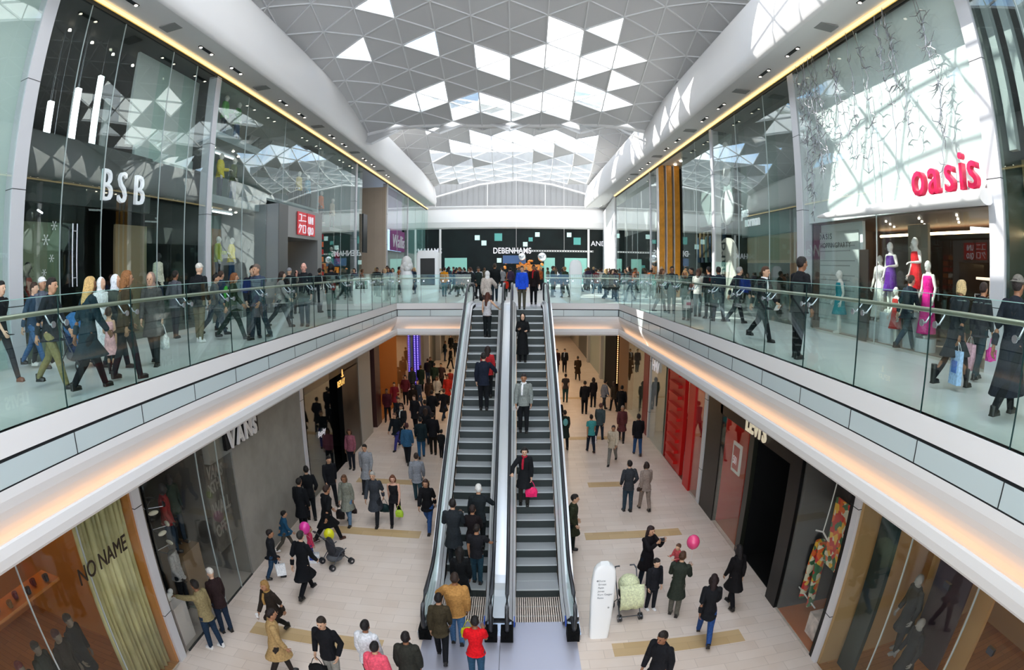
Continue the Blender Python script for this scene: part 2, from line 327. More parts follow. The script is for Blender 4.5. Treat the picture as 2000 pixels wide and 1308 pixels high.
# ---- escalators
Y0, Y1, YS, YT = 9.95, 23.25, 11.15, 21.55
def sl(y):           # nosing line height
    t = (y-YS)/(YT-YS); z = -6+6*min(1, max(0, t))
    r = .45
    if abs(y-YS) < r: z = -6+ (y-YS+r)**2/(4*r)*(6/(YT-YS))
    if abs(y-YT) < r: z = -(YT+r-y)**2/(4*r)*(6/(YT-YS))
    return z
ys = [Y0+(Y1-Y0)*k/60 for k in range(61)]
def escalator(xc, label):
    t = empty('escalator', (xc, Y0, -6), 0, label, 'escalator', 'pair of escalators up to the bridge')
    t_off = Vector((-xc, -Y0, 6))
    def fin(b, name, m):
        o = b.build(name, m, t); o.data.transform(Matrix.Translation(t_off)); return o
    # truss cladding
    top = [(y, sl(y)+.16) for y in ys]; bot = [(y, max(-6.0, sl(y)-1.15)) for y in reversed(ys)]
    tp = [(Y0-.55, -6), (Y0-.55, -5.86)] + [(y, z) for y, z in top] + [(24.2, .14), (24.2, -.02), (Y1, -1.0)] + [(y, z) for y, z in bot if y > 11.2 and z > -5.999]
    for s in (-1, 1):
        b = MB(); b.prism(tp, xc+s*.60, xc+s*.855, 'x'); fin(b, 'side_cladding', M_steel)
        # inner sloping deck and skirt
        b = MB()
        for k in range(60):
            y, y2 = ys[k], ys[k+1]; z, z2 = sl(y), sl(y2)
            b.add([(xc+s*.515, y, z+.10), (xc+s*.515, y2, z2+.10), (xc+s*.66, y2, z2+.235), (xc+s*.66, y, z+.235)], [(0, 1, 2, 3)])
            b.add([(xc+s*.66, y, z+.235), (xc+s*.66, y2, z2+.235), (xc+s*.855, y2, z2+.235), (xc+s*.855, y, z+.235)], [(0, 1, 2, 3)])
            b.add([(xc+s*.855, y, z+.235), (xc+s*.855, y2, z2+.235), (xc+s*.855, y2, z2+.1), (xc+s*.855, y, z+.1)], [(0, 1, 2, 3)])
        fin(b, 'deck', mat('deck_steel', 'EEEFF3', .3, .45))
        b = MB()
        for k in range(60):
            y, y2 = ys[k], ys[k+1]; z, z2 = sl(y), sl(y2)
            b.add([(xc+s*.512, y, z-.15), (xc+s*.512, y2, z2-.15), (xc+s*.512, y2, z2+.10), (xc+s*.512, y, z+.10)], [(0, 1, 2, 3)])
        for dx in (.585, .70):
            b.tube([(xc+s*dx, y, sl(y)+(.172 if dx < .6 else .242)) for y in ys], .006, 4)
        fin(b, 'skirt', M_blackm)
        # glass panel with rounded newel ends
        gp = [(y, sl(y)+.24) for y in ys] + [(24.1, .24)]
        gp += [(24.1+.36*math.sin(a), .56-.34*math.cos(a)) for a in [math.pi*k/10 for k in range(2, 9)]]
        gp += [(y, sl(y)+.90) for y in reversed(ys)]
        gp += [(Y0-.25-.36*math.sin(a), -6+.56+.34*math.cos(a)) for a in [math.pi*k/10 for k in range(2, 9)]]
        b = MB(); b.prism(gp, xc+s*.684, xc+s*.696, 'x'); g = fin(b, 'glass_panel', M_balg)
        hr = [(xc+s*.69, Y0-.05, -5.72), (xc+s*.69, Y0-.42, -5.66)]
        hr += [(xc+s*.69, Y0-.25-.42*math.sin(a), -6+.55-.42*math.cos(a)) for a in [math.pi*k/10 for k in range(2, 9)]]
        hr += [(xc+s*.69, Y0-.1, -6+.97)] + [(xc+s*.69, y, sl(y)+.97) for y in ys[2:]]
        hr += [(xc+s*.69, 24.1+.42*math.sin(a), .55+.42*math.cos(a)) for a in [math.pi*k/10 for k in range(1, 9)]] + [(xc+s*.69, 24.0, .14)]
        b = MB(); b.tube(hr, .046, 8, sq=.7); fin(b, 'handrail', M_rubber)
        b = MB(); b.box(xc+s*.69-.13, xc+s*.69+.13, Y0-.62, Y0-.30, -6, -5.72); b.tube([(xc+s*.69, Y0-.70, -5.86), (xc+s*.69, Y0-.3, -5.82)], [.03, .06], 8); fin(b, 'handrail_entry_block', M_blackm)
        b = MB(); b.box(xc+s*.54-.01, xc+s*.54+.012, Y0-.35, Y0-.12, -5.76, -5.62); fin(b, 'safety_sticker', mat('blue_sticker', '2E55B8', .5))
    # steps
    st = mat('step_tread', 'A2A6A8', .45, .2); rs = mat('step_riser', '2C3433', .5, .1)
    k = 0; y = Y0
    while y < Y1-.05:
        z = sl(y+.40 if y < 16 else y+.0)
        zz = -6+.231*round((sl(y+.2)+6)/.231)
        zz = min(0, zz)
        prevz = -6+.231*round((sl(y-.2)+6)/.231)
        b = MB(); y2 = min(y+.395, Y1)
        b.box(xc-.5, xc+.5, y, y2, zz-.035, zz-.005, 0)
        for g in range(0, 20): b.box(xc-.49+g*.05, xc-.468+g*.05, y, y2, zz-.006, zz, 0)
        if zz > prevz+.01: b.box(xc-.5, xc+.5, y+.005, y+.03, prevz-.02, zz-.034, 1)
        b.box(xc-.5, xc+.5, y-.001, y+.012, zz-.03, zz+.0005, 2)
        fin(b, 'step', [st, rs, mat('step_nosing', 'C4CACA', .4, .2)])
        y += .4
    for (ya, yb, z) in ((Y0-.65, Y0, -6), (Y1, 25.6, 0)):
        b = MB(); b.box(xc-.6, xc+.6, ya, yb, z-.03 if z == 0 else z, z+.005)
        for g in range(24): b.box(xc-.5+g*.042, xc-.48+g*.042, ya+.2, yb-.05, z+.005, z+.009)
        fin(b, 'comb_plate', mat('comb_plate', 'D2D3DC', .3, .5))
    return t
escalator(-1.19, 'left escalator carrying people up, dark steps between glass sides')
escalator(.52, 'right escalator bringing people down, mostly empty dark steps')
struct(MB().box(-2.06, 1.39, Y1+.02, YB, -.6, -.02).build('floor_escalator_landing', M_whitem))

# ---- upper fascia bulges and soffits
def bulge(name, side):
    X, zt = (SL, 8.45) if side < 0 else (SR, 8.15)
    x1 = -8.5 if side < 0 else 7.25
    def P(d, z): return (x1+d*(-side)*1.0, z)     # d>0 towards the void
    z0 = zt-.12
    pr = [(X, zt+.25), (X-side*.02, zt+.02), P(0.0, z0), P(.10, z0+.06), P(.17, z0+.4), P(.12, z0+1.1), P(-.02, z0+1.8), P(-.22, z0+2.4), P(-.5, z0+2.8), P(-.9, z0+3.0), (X-side*-.6, z0+3.0), (X-side*-.6, zt+.3)]
    b = MB(); yend = 58.3
    b.prism(pr, -8, yend-.9, 'y', smooth=False, cap=True)
    for k in range(2, 10): b.sm[k] = True
    b.sm[:] = [i in range(2, 9) for i in range(len(b.sm))]
    # rounded nose at the far end
    n = len(pr); prev = [(p[0], yend-.9, p[1]) for p in pr]
    cx = X+side*.3; cz = z0+1.3
    for q in range(1, 6):
        a = q/5*math.pi/2; s = math.cos(a)*.45+.55*(1-q/5*.15); yy = yend-.9+math.sin(a)*.9
        cur = [(cx+(p[0]-cx)*(1-.16*(1-math.cos(a))), yy, cz+(p[1]-cz)*(1-.45*(1-math.cos(a)))) for p in pr]
        b.add(prev+cur, [(i, (i+1) % n, n+(i+1) % n, n+i) for i in range(n)], 0, True); prev = cur
    b.add(prev, [tuple(range(n))])
    o = struct(b.build(name, M_white)); return o
bulge('trim_fascia_left', -1); bulge('trim_fascia_right', 1)
for side in (-1, 1):
    X, zt, ye = (SL, 8.45, 61) if side < 0 else (SR, 8.15, 47.8)
    b = MB(); x = X-side*.06
    a0, a1 = sorted((x, x-side*.10)); b.box(a0, a1, -6, ye, zt-.07, zt-.03, 0)
    a0, a1 = sorted((X+side*.02, x)); b.box(a0, a1, -6, ye, zt-.10, zt+.05, 1); a0, a1 = sorted((X-side*.012, X-side*.03)); b.box(a0, a1, -6, ye, zt-.2, zt-.1, 2)
    o = b.build('track_light', [M_gold, M_brass, M_dark])
    tag(o, 'gold light track along the head of the %s upper shopfronts' % ('left' if side < 0 else 'right'), 'light')
# soffit downlights and vents
vg = mat('vent_grey', '8E8D8A', .6)
for side in (-1, 1):
    z = (8.45 if side < 0 else 8.15)-.085; xm = -9.15 if side < 0 else 7.9
    side_w = 'left' if side < 0 else 'right'
    for k in range(15):
        y = 9.4+2.08*k*(1 if k < 4 else 1.0)
        if y > 44: break
        if k % 3 == 1:
            b = MB().box(xm-.28, xm+.28, y-.22, y+.22, z-.005, z+.02)
            tag(b.build('air_vent', vg), 'square grey air vent in the soffit over the %s upper walkway' % side_w, 'vent', 'square vents in the %s soffit' % side_w)
        else:
            t = empty('slot_light', (xm, y, z), 0, 'recessed slot light with two small lamps in the %s soffit' % side_w, 'light', 'slot lights in the %s soffit' % side_w)
            MB().box(-.05, .05, -.42, .42, -.004, .03).build('slot', M_dark, t)
            for s in (-.34, .34): MB().tube([(0, s, -.012), (0, s, .02)], .05, 10).build('lamp', M_spot if side < 0 else mat('spot_soft', 'FFF0DC', .6, emit=5), t)

# ---- columns (white steel posts between shopfronts)
def column(X, y, z0, z1, wx=.34, wy=.36, m=M_whitem, name='wall_column'):
    b = MB(); s = 1 if X > 0 else -1
    xs = sorted((X-s*.04, X+s*wx)); b.box(xs[0], xs[1], y-wy/2, y+wy/2, z0, z1)
    o = struct(b.build(name, m)); j = MB()
    z = z0+1.2
    while z < z1: j.box(xs[0]-.004, xs[1]+.004, y-wy/2-.004, y+wy/2+.004, z, z+.015); z += 2.35
    if j.v: j.build('panel_joint', M_dark, o)
    return o
for y in (7.35, 15.75, 33.2, 41.7): column(SL, y, 0, 8.3, .3, .42 if y < 10 else .3)
for y in (50.0,): column(SL, y, 0, 8.3, .3, .22)
for y in (6.93, 15.2, 23.2): column(SR, y, 0, 8.0, .3, .40 if y < 16 else .3)
for y in (35.0, 47.8): column(SR, y, 0, 8.0, .25, .25)
column(GL-.02, 7.3, -6, -1.6, .12, .24); column(GL-.02, 16.05, -6, -1.6, .1, .26)
column(GR+.02, 7.6, -6, -1.6, .10, .18); column(GR+.04, 7.76, -6, -1.6, .12, .14, M_black, 'wall_black_strip'); column(GR+.02, 16.4, -6, -1.6, .1, .26); column(GR, 24.0, -6, -1.6, .3, .2)

# ---- end walls
def wall(name, m, x0, x1, y0, y1, z0, z1): return struct(bx(name, m, x0, x1, y0, y1, z0, z1))
wall('wall_far_clerestory', tiled('clerestory_boards', 'BDBDBB', 'B2B2B0', '8F8F8E', 40, .62, .012, .6, 0, .05, 0), -13, 13, YE, YE+.2, 8.6, 15)
b = MB()
for k in range(42): b.box(-12.9+.62*k, -12.86+.62*k, YE-.03, YE, 8.6, 14.5)
b.build('board_joint', mat('board_joint', '8E8E8C', .6), bpy.data.objects['wall_far_clerestory'])
b = MB(); b.prism([(YE-.05, 6.15), (YE-.35, 6.3), (YE-.45, 6.9), (YE-.3, 8.3), (YE-.1, 8.6), (YE+.3, 8.6), (YE+.3, 6.15)], -13, 13, 'x'); struct(b.build('wall_far_fascia', M_white))
b = MB(); b.box(-13, 13, YE-.5, YE-.2, 8.62, 8.7)
for s in (-1, 1):
    b.tube([(s*9.5, YE-.6, 9.6), (s*4, YE-.6, 11.1), (0, YE-.6, 11.6)], .11, 8)
    for x in (3.2, 9): b.tube([(s*x, YE-.6, 8.6), (s*x, YE-.6, 9.7 if x > 5 else 11.2)], .04, 6)
struct(b.build('trim_arch_beam', M_white))
M_deb = mat('black_stone_facade', '0B1615', .35, noise=.5, nscale=.6, spec=.2)
wall('wall_far_shop', M_deb, -13, 13, YE, YE+.2, -.0, 6.2)
wall('wall_lower_end', mat('lower_end', 'B8ADA0', .7), -13, 13, 62, 62.2, -6, -1.6)
wall('wall_back_left', M_grey, -17.2, -17, -8, 66, -6, 10.9); wall('wall_back_right', M_grey, 17, 17.2, -8, 66, -6, 10.7)
wall('ceiling_shops_left', M_grey, -17, -10.5, -8, 66, 8.9, 10.8); wall('ceiling_shops_right', M_grey, 9.25, 17, -8, 66, 8.6, 10.5)
wall('wall_roof_left', M_roofp, -13.2, -12.2, -6, 62, 10.0, 12.5); wall('wall_roof_right', M_roofp, 12.0, 13.0, -6, 62, 9.8, 12.3)
# ================================================================ figures
def cloth(c, rough=.85): return mat('cloth_'+c, c, rough, noise=.22, nscale=26, bump=.5, spec=.2)
def skinm(c): return mat('skin_'+c, c, .55, noise=.06, nscale=20)
def hairm(c): return mat('hair_'+c, c, .5, noise=.35, nscale=60, bump=.8, spec=.35)
def shoem(c): return mat('shoe_'+c, c, .35)
POSES = {  # hipL, kneeL, hipR, kneeR, (armL pitch, abduct, elbow), (armR ...), lean
 'stand': (3, 3, -3, 4, (3, 9, 14), (5, 9, 12), 1), 'wait': (6, 8, -2, 2, (8, 12, 60), (2, 8, 10), 0),
 'walk': (26, 8, -20, 24, (-20, 8, 10), (22, 8, 24), 5), 'walk2': (-20, 24, 26, 8, (22, 8, 24), (-20, 8, 10), 5),
 'stroll': (15, 6, -12, 14, (-10, 8, 12), (12, 8, 18), 3), 'stroll2': (-12, 14, 15, 6, (12, 8, 18), (-10, 8, 12), 3),
 'pocket': (4, 4, -4, 6, (-12, 16, 52), (-12, 16, 52), 1), 'photo': (4, 4, -3, 5, (58, 4, 88), (58, 4, 88), 0),
 'phone': (3, 3, -3, 4, (3, 9, 12), (32, 14, 128), 0), 'hold': (3, 3, -3, 4, (18, 10, 82), (22, 10, 86), 2),
 'point': (5, 4, -8, 6, (78, 6, 6), (0, 8, 10), 3), 'reach': (3, 3, -3, 4, (0, 9, 14), (34, 34, 34), 2),
 'reachL': (3, 3, -3, 4, (34, 34, 34), (0, 9, 14), 2), 'lean': (4, 3, -4, 5, (40, 18, 50), (44, 16, 50), 24),
 'push': (16, 8, -14, 14, (30, 8, 45), (30, 8, 45), 6), 'mq': (6, 6, -4, 2, (-6, 14, 22), (2, 12, 30), 0), 'mq2': (2, 2, -2, 2, (10, 30, 75), (0, 12, 20), 0),
}
FIN = []   # figures waiting for their surfaces to be fused
def rings(mb, pts, n=14, yaw=0):
    vs = []
    for (c, rx, ry) in pts:
        for k in range(n):
            t = 2*math.pi*k/n; vs.append((c[0]+rx*math.cos(t), c[1]+ry*math.sin(t), c[2]))
    fs = [(i*n+k, i*n+(k+1) % n, (i+1)*n+(k+1) % n, (i+1)*n+k) for i in range(len(pts)-1) for k in range(n)]
    mb.add(vs, fs, 0, True); mb.add(vs[:n], [tuple(range(n))[::-1]]); mb.add(vs[-n:], [tuple(range(n))])
def figure(loc, rz, h=1.75, sex='m', pose='stand', top=('jacket', '22242A'), bot=('trousers', '1E2026'), hair=('short', '1A120C'), skin='C49A7C',
           shoe='15120F', lod='m', label='', cat='person', name='person', group=None, look=(0, 0), hat=None, hood=None, scarf=None, head=1.0, fat=1.0, base=0.0, pack=None):
    P = POSES[pose]; rnd = random.Random(int(abs(loc[0]*991+loc[1]*77)*10) % 9999)
    f = sex == 'f'
    t = empty(name, loc, rz, label, cat, group)
    S = h
    hipw = .050 if not f else .052; shw = (.099 if not f else .087)*(.9+.1*fat)
    th, shk = .245, .235
    def legpts(s, hp, kn):
        hp, kn = R(hp), R(kn)
        a = Vector((s*hipw, 0, 0)); b = a+Vector((s*.006, math.sin(hp), -math.cos(hp)))*th; c = b+Vector((0, math.sin(hp-kn), -math.cos(hp-kn)))*shk
        return [a, b, c]
    LL, LR = legpts(-1, P[0], P[1]), legpts(1, P[2], P[3])
    pz = -min(LL[2].z, LR[2].z)+.045
    for q in LL+LR: q.z += pz
    lean = R(P[6]); pel = Vector((0, 0, pz))
    def up(v):      # rotate above-pelvis points by the lean
        d = Vector(v)-pel; c, s = math.cos(lean), math.sin(lean)
        return pel+Vector((d.x, d.y*c+d.z*s, d.z*c-d.y*s))
    zs = pz+.278   # shoulder
    def armpts(s, A):
        p, a, e = R(A[0]), R(A[1]), R(A[2])
        sh = Vector((s*shw, 0, zs)); u = Vector((s*math.sin(a), math.sin(p)*math.cos(a), -math.cos(p)*math.cos(a)))
        el = sh+u*.165; q = p+e
        v = Vector((s*(math.sin(a)*.35-.42*math.sin(e*.6)), math.sin(q), -math.cos(q))).normalized()
        wr = el+v*.145; return [up(sh), up(el), up(wr), up(wr+v*.05), (up(wr+v)-up(wr)).normalized()]
    AL, AR = armpts(-1, P[4]), armpts(1, P[5])
    nb = up((0, .0, pz+.312)); hc = up((0, .014, pz+.312+.089))
    hc = hc+Vector((0, .004, .0)); head *= 1.05; hr = Vector((.043, .054, .066))*head
    def V(p): return tuple(Vector(p)*S)
    def tb(mb, pts, rad, n=10): mb.tube([V(p) for p in pts], [r*S for r in rad], n)
    def el(mb, c, r, rot=None, n=12, k=8): mb.ell(V(c), [q*S for q in r], n, k, rot=rot)
    def torso(mb, e, z0=None, ext=None, flare=0.0, toph=True):
        hw, ww, sw = (.086, .070, .100) if not f else (.090, .062, .088)
        k = fat
        rr = [(.0-.05, hw*.99, .080), (.0, hw, .077), (.09, ww*k, .058*k), (.18, sw*.88*k, .068*k), (.245, sw*.98, .066*k), (.28, sw*.78, .054)]
        if toph: rr += [(.302, .056, .042), (.325, .036, .034)]
        pts = [(up((0, 0, pz+z)), (a+e)*S, (b+e)*S) for z, a, b in rr]
        if ext is not None:   # skirt of a coat or dress, down to height ext
            n = 5; z_ = pz-.05; my = (LL[1].y+LR[1].y)/2; low = []
            for q in range(n, 0, -1):
                zz = z_+(ext-z_)*q/n; sp = abs(LL[1].y-LR[1].y)*.5*q/n
                low.append(((0, my*q/n*.5, zz), (hw+e+flare*q/n)*S, (.074+e+flare*q/n+sp*1.0)*S))
            pts = low+pts
        rings(mb, [(V(c), a, b) for c, a, b in pts])
    # ---- body (one continuous surface)
    b = MB(); torso(b, 0.0)
    for L in (LL, LR):
        tb(b, [L[0]+Vector((0, 0, .01)), (L[0]+L[1])/2, L[1], L[1]*.7+L[2]*.3+Vector((0, -.006, 0)), L[2]], [.050, .044, .032, .033, .019])
        el(b, L[2]+Vector((0, .028, -.022)), (.024, .056, .020))
    for A in (AL, AR):
        tb(b, [A[0], (A[0]+A[1])/2, A[1], (A[1]*.7+A[2]*.3), A[2], A[2]+A[4]*.02], [.030, .027, .021, .022, .015, .016])
        el(b, A[0], (.028, .029, .027))
    tb(b, [nb-Vector((0, .0, .02)), hc-Vector((0, .012, .05))], [.034, .030])
    yaw = Matrix.Rotation(R(look[0]), 3, 'Z') @ Matrix.Rotation(R(-look[1]), 3, 'X')
    def hp(v): return hc+(yaw @ (Vector(v)*head))
    el(b, hc+Vector((0, 0, .006)), hr, yaw); el(b, hp((0, .014, -.030)), (.030*head, .034*head, .036*head), yaw)
    if lod != 'f':
        tb(b, [hp((0, .052, .010)), hp((0, .064, -.010)), hp((0, .056, -.016))], [.007, .010, .008], 6)
        for s in (-1, 1): el(b, hp((s*.044, -.004, -.004)), (.007, .013, .018), yaw, 8, 6)
        el(b, hp((0, .050, .022)), (.030, .008, .007), yaw, 8, 6)
    fing = MB()
    for s, A in ((-1, AL), (1, AR)):
        d = A[4]; side = Vector((0, 1, 0)) if abs(d.y) < .8 else Vector((1, 0, 0)); side = (side-d*side.dot(d)).normalized(); nrm = d.cross(side).normalized()
        pc = A[2]+d*.030
        M3 = Matrix((side, nrm, d)).transposed()
        b.ell(V(pc), [.024*S, .011*S, .030*S], 10, 8, rot=M3)
        if lod != 'f':
            ln = (.040, .047, .044, .034); curl = nrm*(-s)
            for q in range(4):
                r0 = pc+side*(.018-.012*q)+d*.020; L_ = ln[q]
                p1 = r0+d*L_*.45+curl*L_*.10; p2 = p1+d*L_*.28+curl*L_*.25; p3 = p2+d*L_*.12+curl*L_*.28
                fing.tube([V(r0), V(p1), V(p2), V(p3)], [.0052*S, .005*S, .0047*S, .0038*S], 6)
            r0 = pc+side*.018-d*.006; fing.tube([V(r0), V(r0+side*.014+d*.014+curl*.006), V(r0+side*.016+d*.032+curl*.012)], [.0065*S, .006*S, .0045*S], 6)
    vox = {'n': .0105, 'm': .0145, 'f': .022}[lod]
    FIN.append((t, 'body', b, skinm(skin), vox, fing))
    if lod == 'n':
        for s in (-1, 1):
            e = MB(); el(e, hp((s*.017, .0515, .004)), (.0075, .004, .0042), yaw, 8, 6); e.build('eye', mat('eye_dark', '1B1512', .2), t)
        e = MB(); el(e, hp((0, .0505, -.033)), (.014, .005, .0035), yaw, 8, 6); e.build('mouth', mat('lips', '8E4A42', .5), t)
    # ---- upper garment
    tt, tc = top
    g = MB(); e = .013 if tt in ('jacket', 'coat', 'long', 'puffer') else .012
    if tt == 'puffer': e = .022
    ext = {'jacket': pz-.075, 'shirt': pz-.04, 'sweater': pz-.055, 'coat': pz-.20, 'long': .16, 'puffer': pz-.06, 'top': pz-.03, 'tee': pz-.04, 'dress': .30, 'gown': .06}.get(tt)
    torso(g, e, ext=ext, flare=.012 if tt in ('jacket', 'shirt', 'sweater', 'top', 'puffer') else (.03 if tt != 'gown' else .05), toph=tt not in ('dress', 'top', 'gown'))
    slv = {'shirt': .55, 'tee': .55, 'top': 0, 'dress': 0, 'gown': 0}.get(tt, 2)
    for A in (AL, AR):
        if slv == 2: tb(g, [A[0], (A[0]+A[1])/2, A[1], (A[1]+A[2])/2, A[2]-A[4]*.004], [.026+e, .027+e, .024+e, .020+e, .017+e*.8])
        elif slv: tb(g, [A[0], A[0]*.35+A[1]*.65], [.031+e, .029+e])
        if slv: el(g, A[0], (.027+e, .030+e, .025+e))
    if tt in ('jacket', 'coat', 'long', 'puffer', 'sweater'):
        c0 = nb-Vector((0, 0, .012)); g.tube([V(c0), V(c0+(hc-nb)*.32)], [.044*S, .042*S], 12)
    FIN.append((t, {'jacket': 'jacket', 'coat': 'coat', 'long': 'long_coat', 'puffer': 'puffer_jacket', 'sweater': 'sweater', 'shirt': 'shirt', 'top': 'vest', 'tee': 't_shirt', 'dress': 'dress', 'gown': 'long_dress'}[tt], g, cloth(tc), vox, None))
    if lod == 'n' and scarf:
        pass
    if scarf:
        g = MB(); c0 = nb+Vector((0, .006, -.004)); g.tube([V(c0), V(c0+Vector((0, .002, .03)))], [.050*S, .047*S], 12)
        g.tube([V(up((.02, .06, pz+.30))), V(up((.028, .088, pz+.22))), V(up((.03, .085, pz+.13)))], [.018*S, .02*S, .017*S], 8)
        FIN.append((t, 'scarf', g, cloth(scarf), vox, None))
    # ---- legs
    bt, bc = bot
    if bt == 'trousers' or bt == 'wide':
        g = MB(); w = .004 if bt == 'wide' else 0
        rings(g, [(V(up((0, 0, pz+z))), a*S, c*S) for z, a, c in ((-.055, .088, .070), (0, .095, .077), (.06, .083, .066))])
        for L in (LL, LR):
            tb(g, [L[0], (L[0]+L[1])/2, L[1], (L[1]+L[2])/2, L[2]-Vector((0, -.004, .012))], [.054, .052, .041+w, .037+w*2, .031+w*3])
        FIN.append((t, 'trousers', g, cloth(bc), vox, None))
    elif bt == 'skirt':
        g = MB(); my = (LL[1].y+LR[1].y)/2
        rings(g, [((0, my*.5*S, .30*S), .105*S, .10*S), ((0, my*.3*S, .40*S), .103*S, .09*S), (V((0, 0, pz-.04)), .098*S, .080*S), (V((0, 0, pz+.03)), .088*S, .072*S)])
        FIN.append((t, 'skirt', g, cloth(bc), vox, None))
        g = MB()
        for L in (LL, LR): tb(g, [(L[0]+L[1])/2, L[1], L[1]*.7+L[2]*.3, L[2]], [.047, .035, .036, .022])
        FIN.append((t, 'tights', g, cloth('15151A'), vox, None))
    # ---- shoes (or boots)
    for L in (LL, LR):
        g = MB(); a = L[2]
        el(g, a+Vector((0, .034, -.022)), (.029, .064, .024), n=12); g.tube([V(a+Vector((0, -.004, -.028))), V(a+Vector((0, -.004, .03 if bt != 'skirt' else .13)))], [.026*S, (.025 if bt != 'skirt' else .033)*S], 10)
        g.box((a.x-.026)*S, (a.x+.026)*S, (a.y-.024)*S, (a.y+.088)*S, (a.z-.045)*S, (a.z-.034)*S)
        FIN.append((t, 'shoe', g, shoem(shoe), .012 if lod != 'f' else .02, None))
    # ---- hair, hat, hood
    if hair and hair[0] != 'bald':
        ht, hcl = hair; g = MB()
        bk = yaw @ Vector((0, -1, 0))
        el(g, hp((0, -.012, .016)), (.0475*head, .054*head, .060*head), yaw)
        el(g, hp((0, .006, .040)), (.040*head, .044*head, .036*head), yaw)
        if ht in ('bob', 'long', 'verylong', 'bun', 'afro'):
            for s in (-1, 1): g.tube([V(hp((s*.036, -.004, .03))), V(hp((s*.047, -.006, -.01))), V(hp((s*.043, -.012, -.058 if ht != 'bun' else -.02)))], [.018*S, .019*S, .012*S], 8)
        if ht == 'bob': g.tube([V(hp((0, -.02, .02))), V(hp((0, -.036, -.045)))], [.045*S, .040*S], 10)
        if ht == 'long': g.tube([V(hp((0, -.02, .02))), V(hp((0, -.038, -.05))), V(hp((0, -.050, -.115))), V(hp((0, -.056, -.15)))], [.044*S, .044*S, .040*S, .024*S], 10)
        if ht == 'verylong': g.tube([V(hp((0, -.02, .02))), V(hp((0, -.036, -.05))), V(hp((0, -.056, -.13))), V(hp((0, -.066, -.215))), V(hp((0, -.066, -.25)))], [.046*S, .048*S, .050*S, .042*S, .022*S], 10)
        if ht == 'bun': el(g, hp((0, -.066, .02)), (.02, .02, .02))
        if ht == 'afro': el(g, hp((0, -.012, .02)), (.062, .062, .066))
        FIN.append((t, 'hair', g, hairm(hcl), vox, None))
    if hat:
        g = MB(); hk, hcol = hat
        el(g, hp((0, -.004, .034)), (.047*head, .057*head, .046*head), yaw)
        if hk == 'cap': el(g, hp((0, .055, .030)), (.036, .036, .006), yaw)
        if hk == 'brim': el(g, hp((0, 0, .030)), (.078, .088, .007), yaw)
        FIN.append((t, 'hat', g, cloth(hcol), vox, None))
    if hood:
        g = MB(); el(g, hp((0, -.016, .008)), (.056*head, .060*head, .074*head), yaw); g.tube([V(hp((0, -.018, -.03))), V(nb+Vector((0, -.006, -.02)))], [.052*S, .060*S], 12)
        FIN.append((t, 'hood', g, cloth(hood), vox, None))
    if pack:
        g = MB(); el(g, up((0, -.095, pz+.19)), (.065, .045, .095)); FIN.append((t, 'backpack', g, cloth(pack), vox, None))
    Rz = Matrix.Rotation(rz, 3, 'Z')
    t_h = {'L': Vector(loc)+Rz @ (AL[3]*S), 'R': Vector(loc)+Rz @ (AR[3]*S), 'dL': Rz @ AL[4], 'dR': Rz @ AR[4]}
    HANDS[t.name] = t_h
    return t
HANDS = {}
def finish_figures():
    tmp = []
    for (t, nm, mb, m, vox, extra) in FIN:
        me = bpy.data.meshes.new(nm); me.from_pydata(mb.v, [], mb.f); o = bpy.data.objects.new('tmp', me); COL.objects.link(o)
        r = o.modifiers.new('r', 'REMESH'); r.mode = 'VOXEL'; r.voxel_size = vox; r.use_smooth_shade = True
        s = o.modifiers.new('s', 'SMOOTH'); s.factor = .5; s.iterations = 3 if nm not in ('shoe',) else 1
        tmp.append(o)
    dg = bpy.context.evaluated_depsgraph_get(); dg.update()
    for o, (t, nm, mb, m, vox, extra) in zip(tmp, FIN):
        me = bpy.data.meshes.new_from_object(o.evaluated_get(dg))
        if extra is not None and extra.v:
            bm = bmesh.new(); bm.from_mesh(me)
            vs = [bm.verts.new(v) for v in extra.v]
            for f_ in extra.f:
                try: fc = bm.faces.new([vs[i] for i in f_]); fc.smooth = True
                except ValueError: pass
            bm.to_mesh(me); bm.free()
        me.materials.clear(); me.materials.append(m); me.name = nm
        for p in me.polygons: pass
        c = bpy.data.objects.new(nm, me); COL.objects.link(c); c.parent = t
        src = o.data; bpy.data.objects.remove(o); bpy.data.meshes.remove(src)
    FIN.clear()
# ---- things people carry
def paper_bag(loc, w=.26, hh=.32, d=.11, col='F2F2F2', label='', rz=0, accent=None, handle='EDEDED'):
    """hangs by its handle from the point loc"""
    t = empty('shopping_bag', loc, rz, label, 'bag')
    b = MB(); z1, z0 = -.13, -.13-hh
    b.add([(-w/2*.94, -d/2, z0), (w/2*.94, -d/2, z0), (w/2*.94, d/2, z0), (-w/2*.94, d/2, z0), (-w/2, -d/2*.7, z1), (w/2, -d/2*.7, z1), (w/2, d/2*.7, z1), (-w/2, d/2*.7, z1)],
          [(0, 3, 2, 1), (0, 1, 5, 4), (1, 2, 6, 5), (2, 3, 7, 6), (3, 0, 4, 7)])
    b.build('bag_body', cloth(col, .6), t)
    if accent: MB().box(-w*.28, w*.28, -d/2-.004, d/2+.004, z0+hh*.35, z0+hh*.7).build('bag_print', cloth(accent, .6), t)
    for s in (-1, 1): MB().tube([(-w*.25, s*d*.3, z1), (-w*.12, s*d*.1, -.03), (0, 0, 0), (w*.12, s*d*.1, -.03), (w*.25, s*d*.3, z1)], .004, 5).build('bag_handle', cloth(handle), t)
    return t
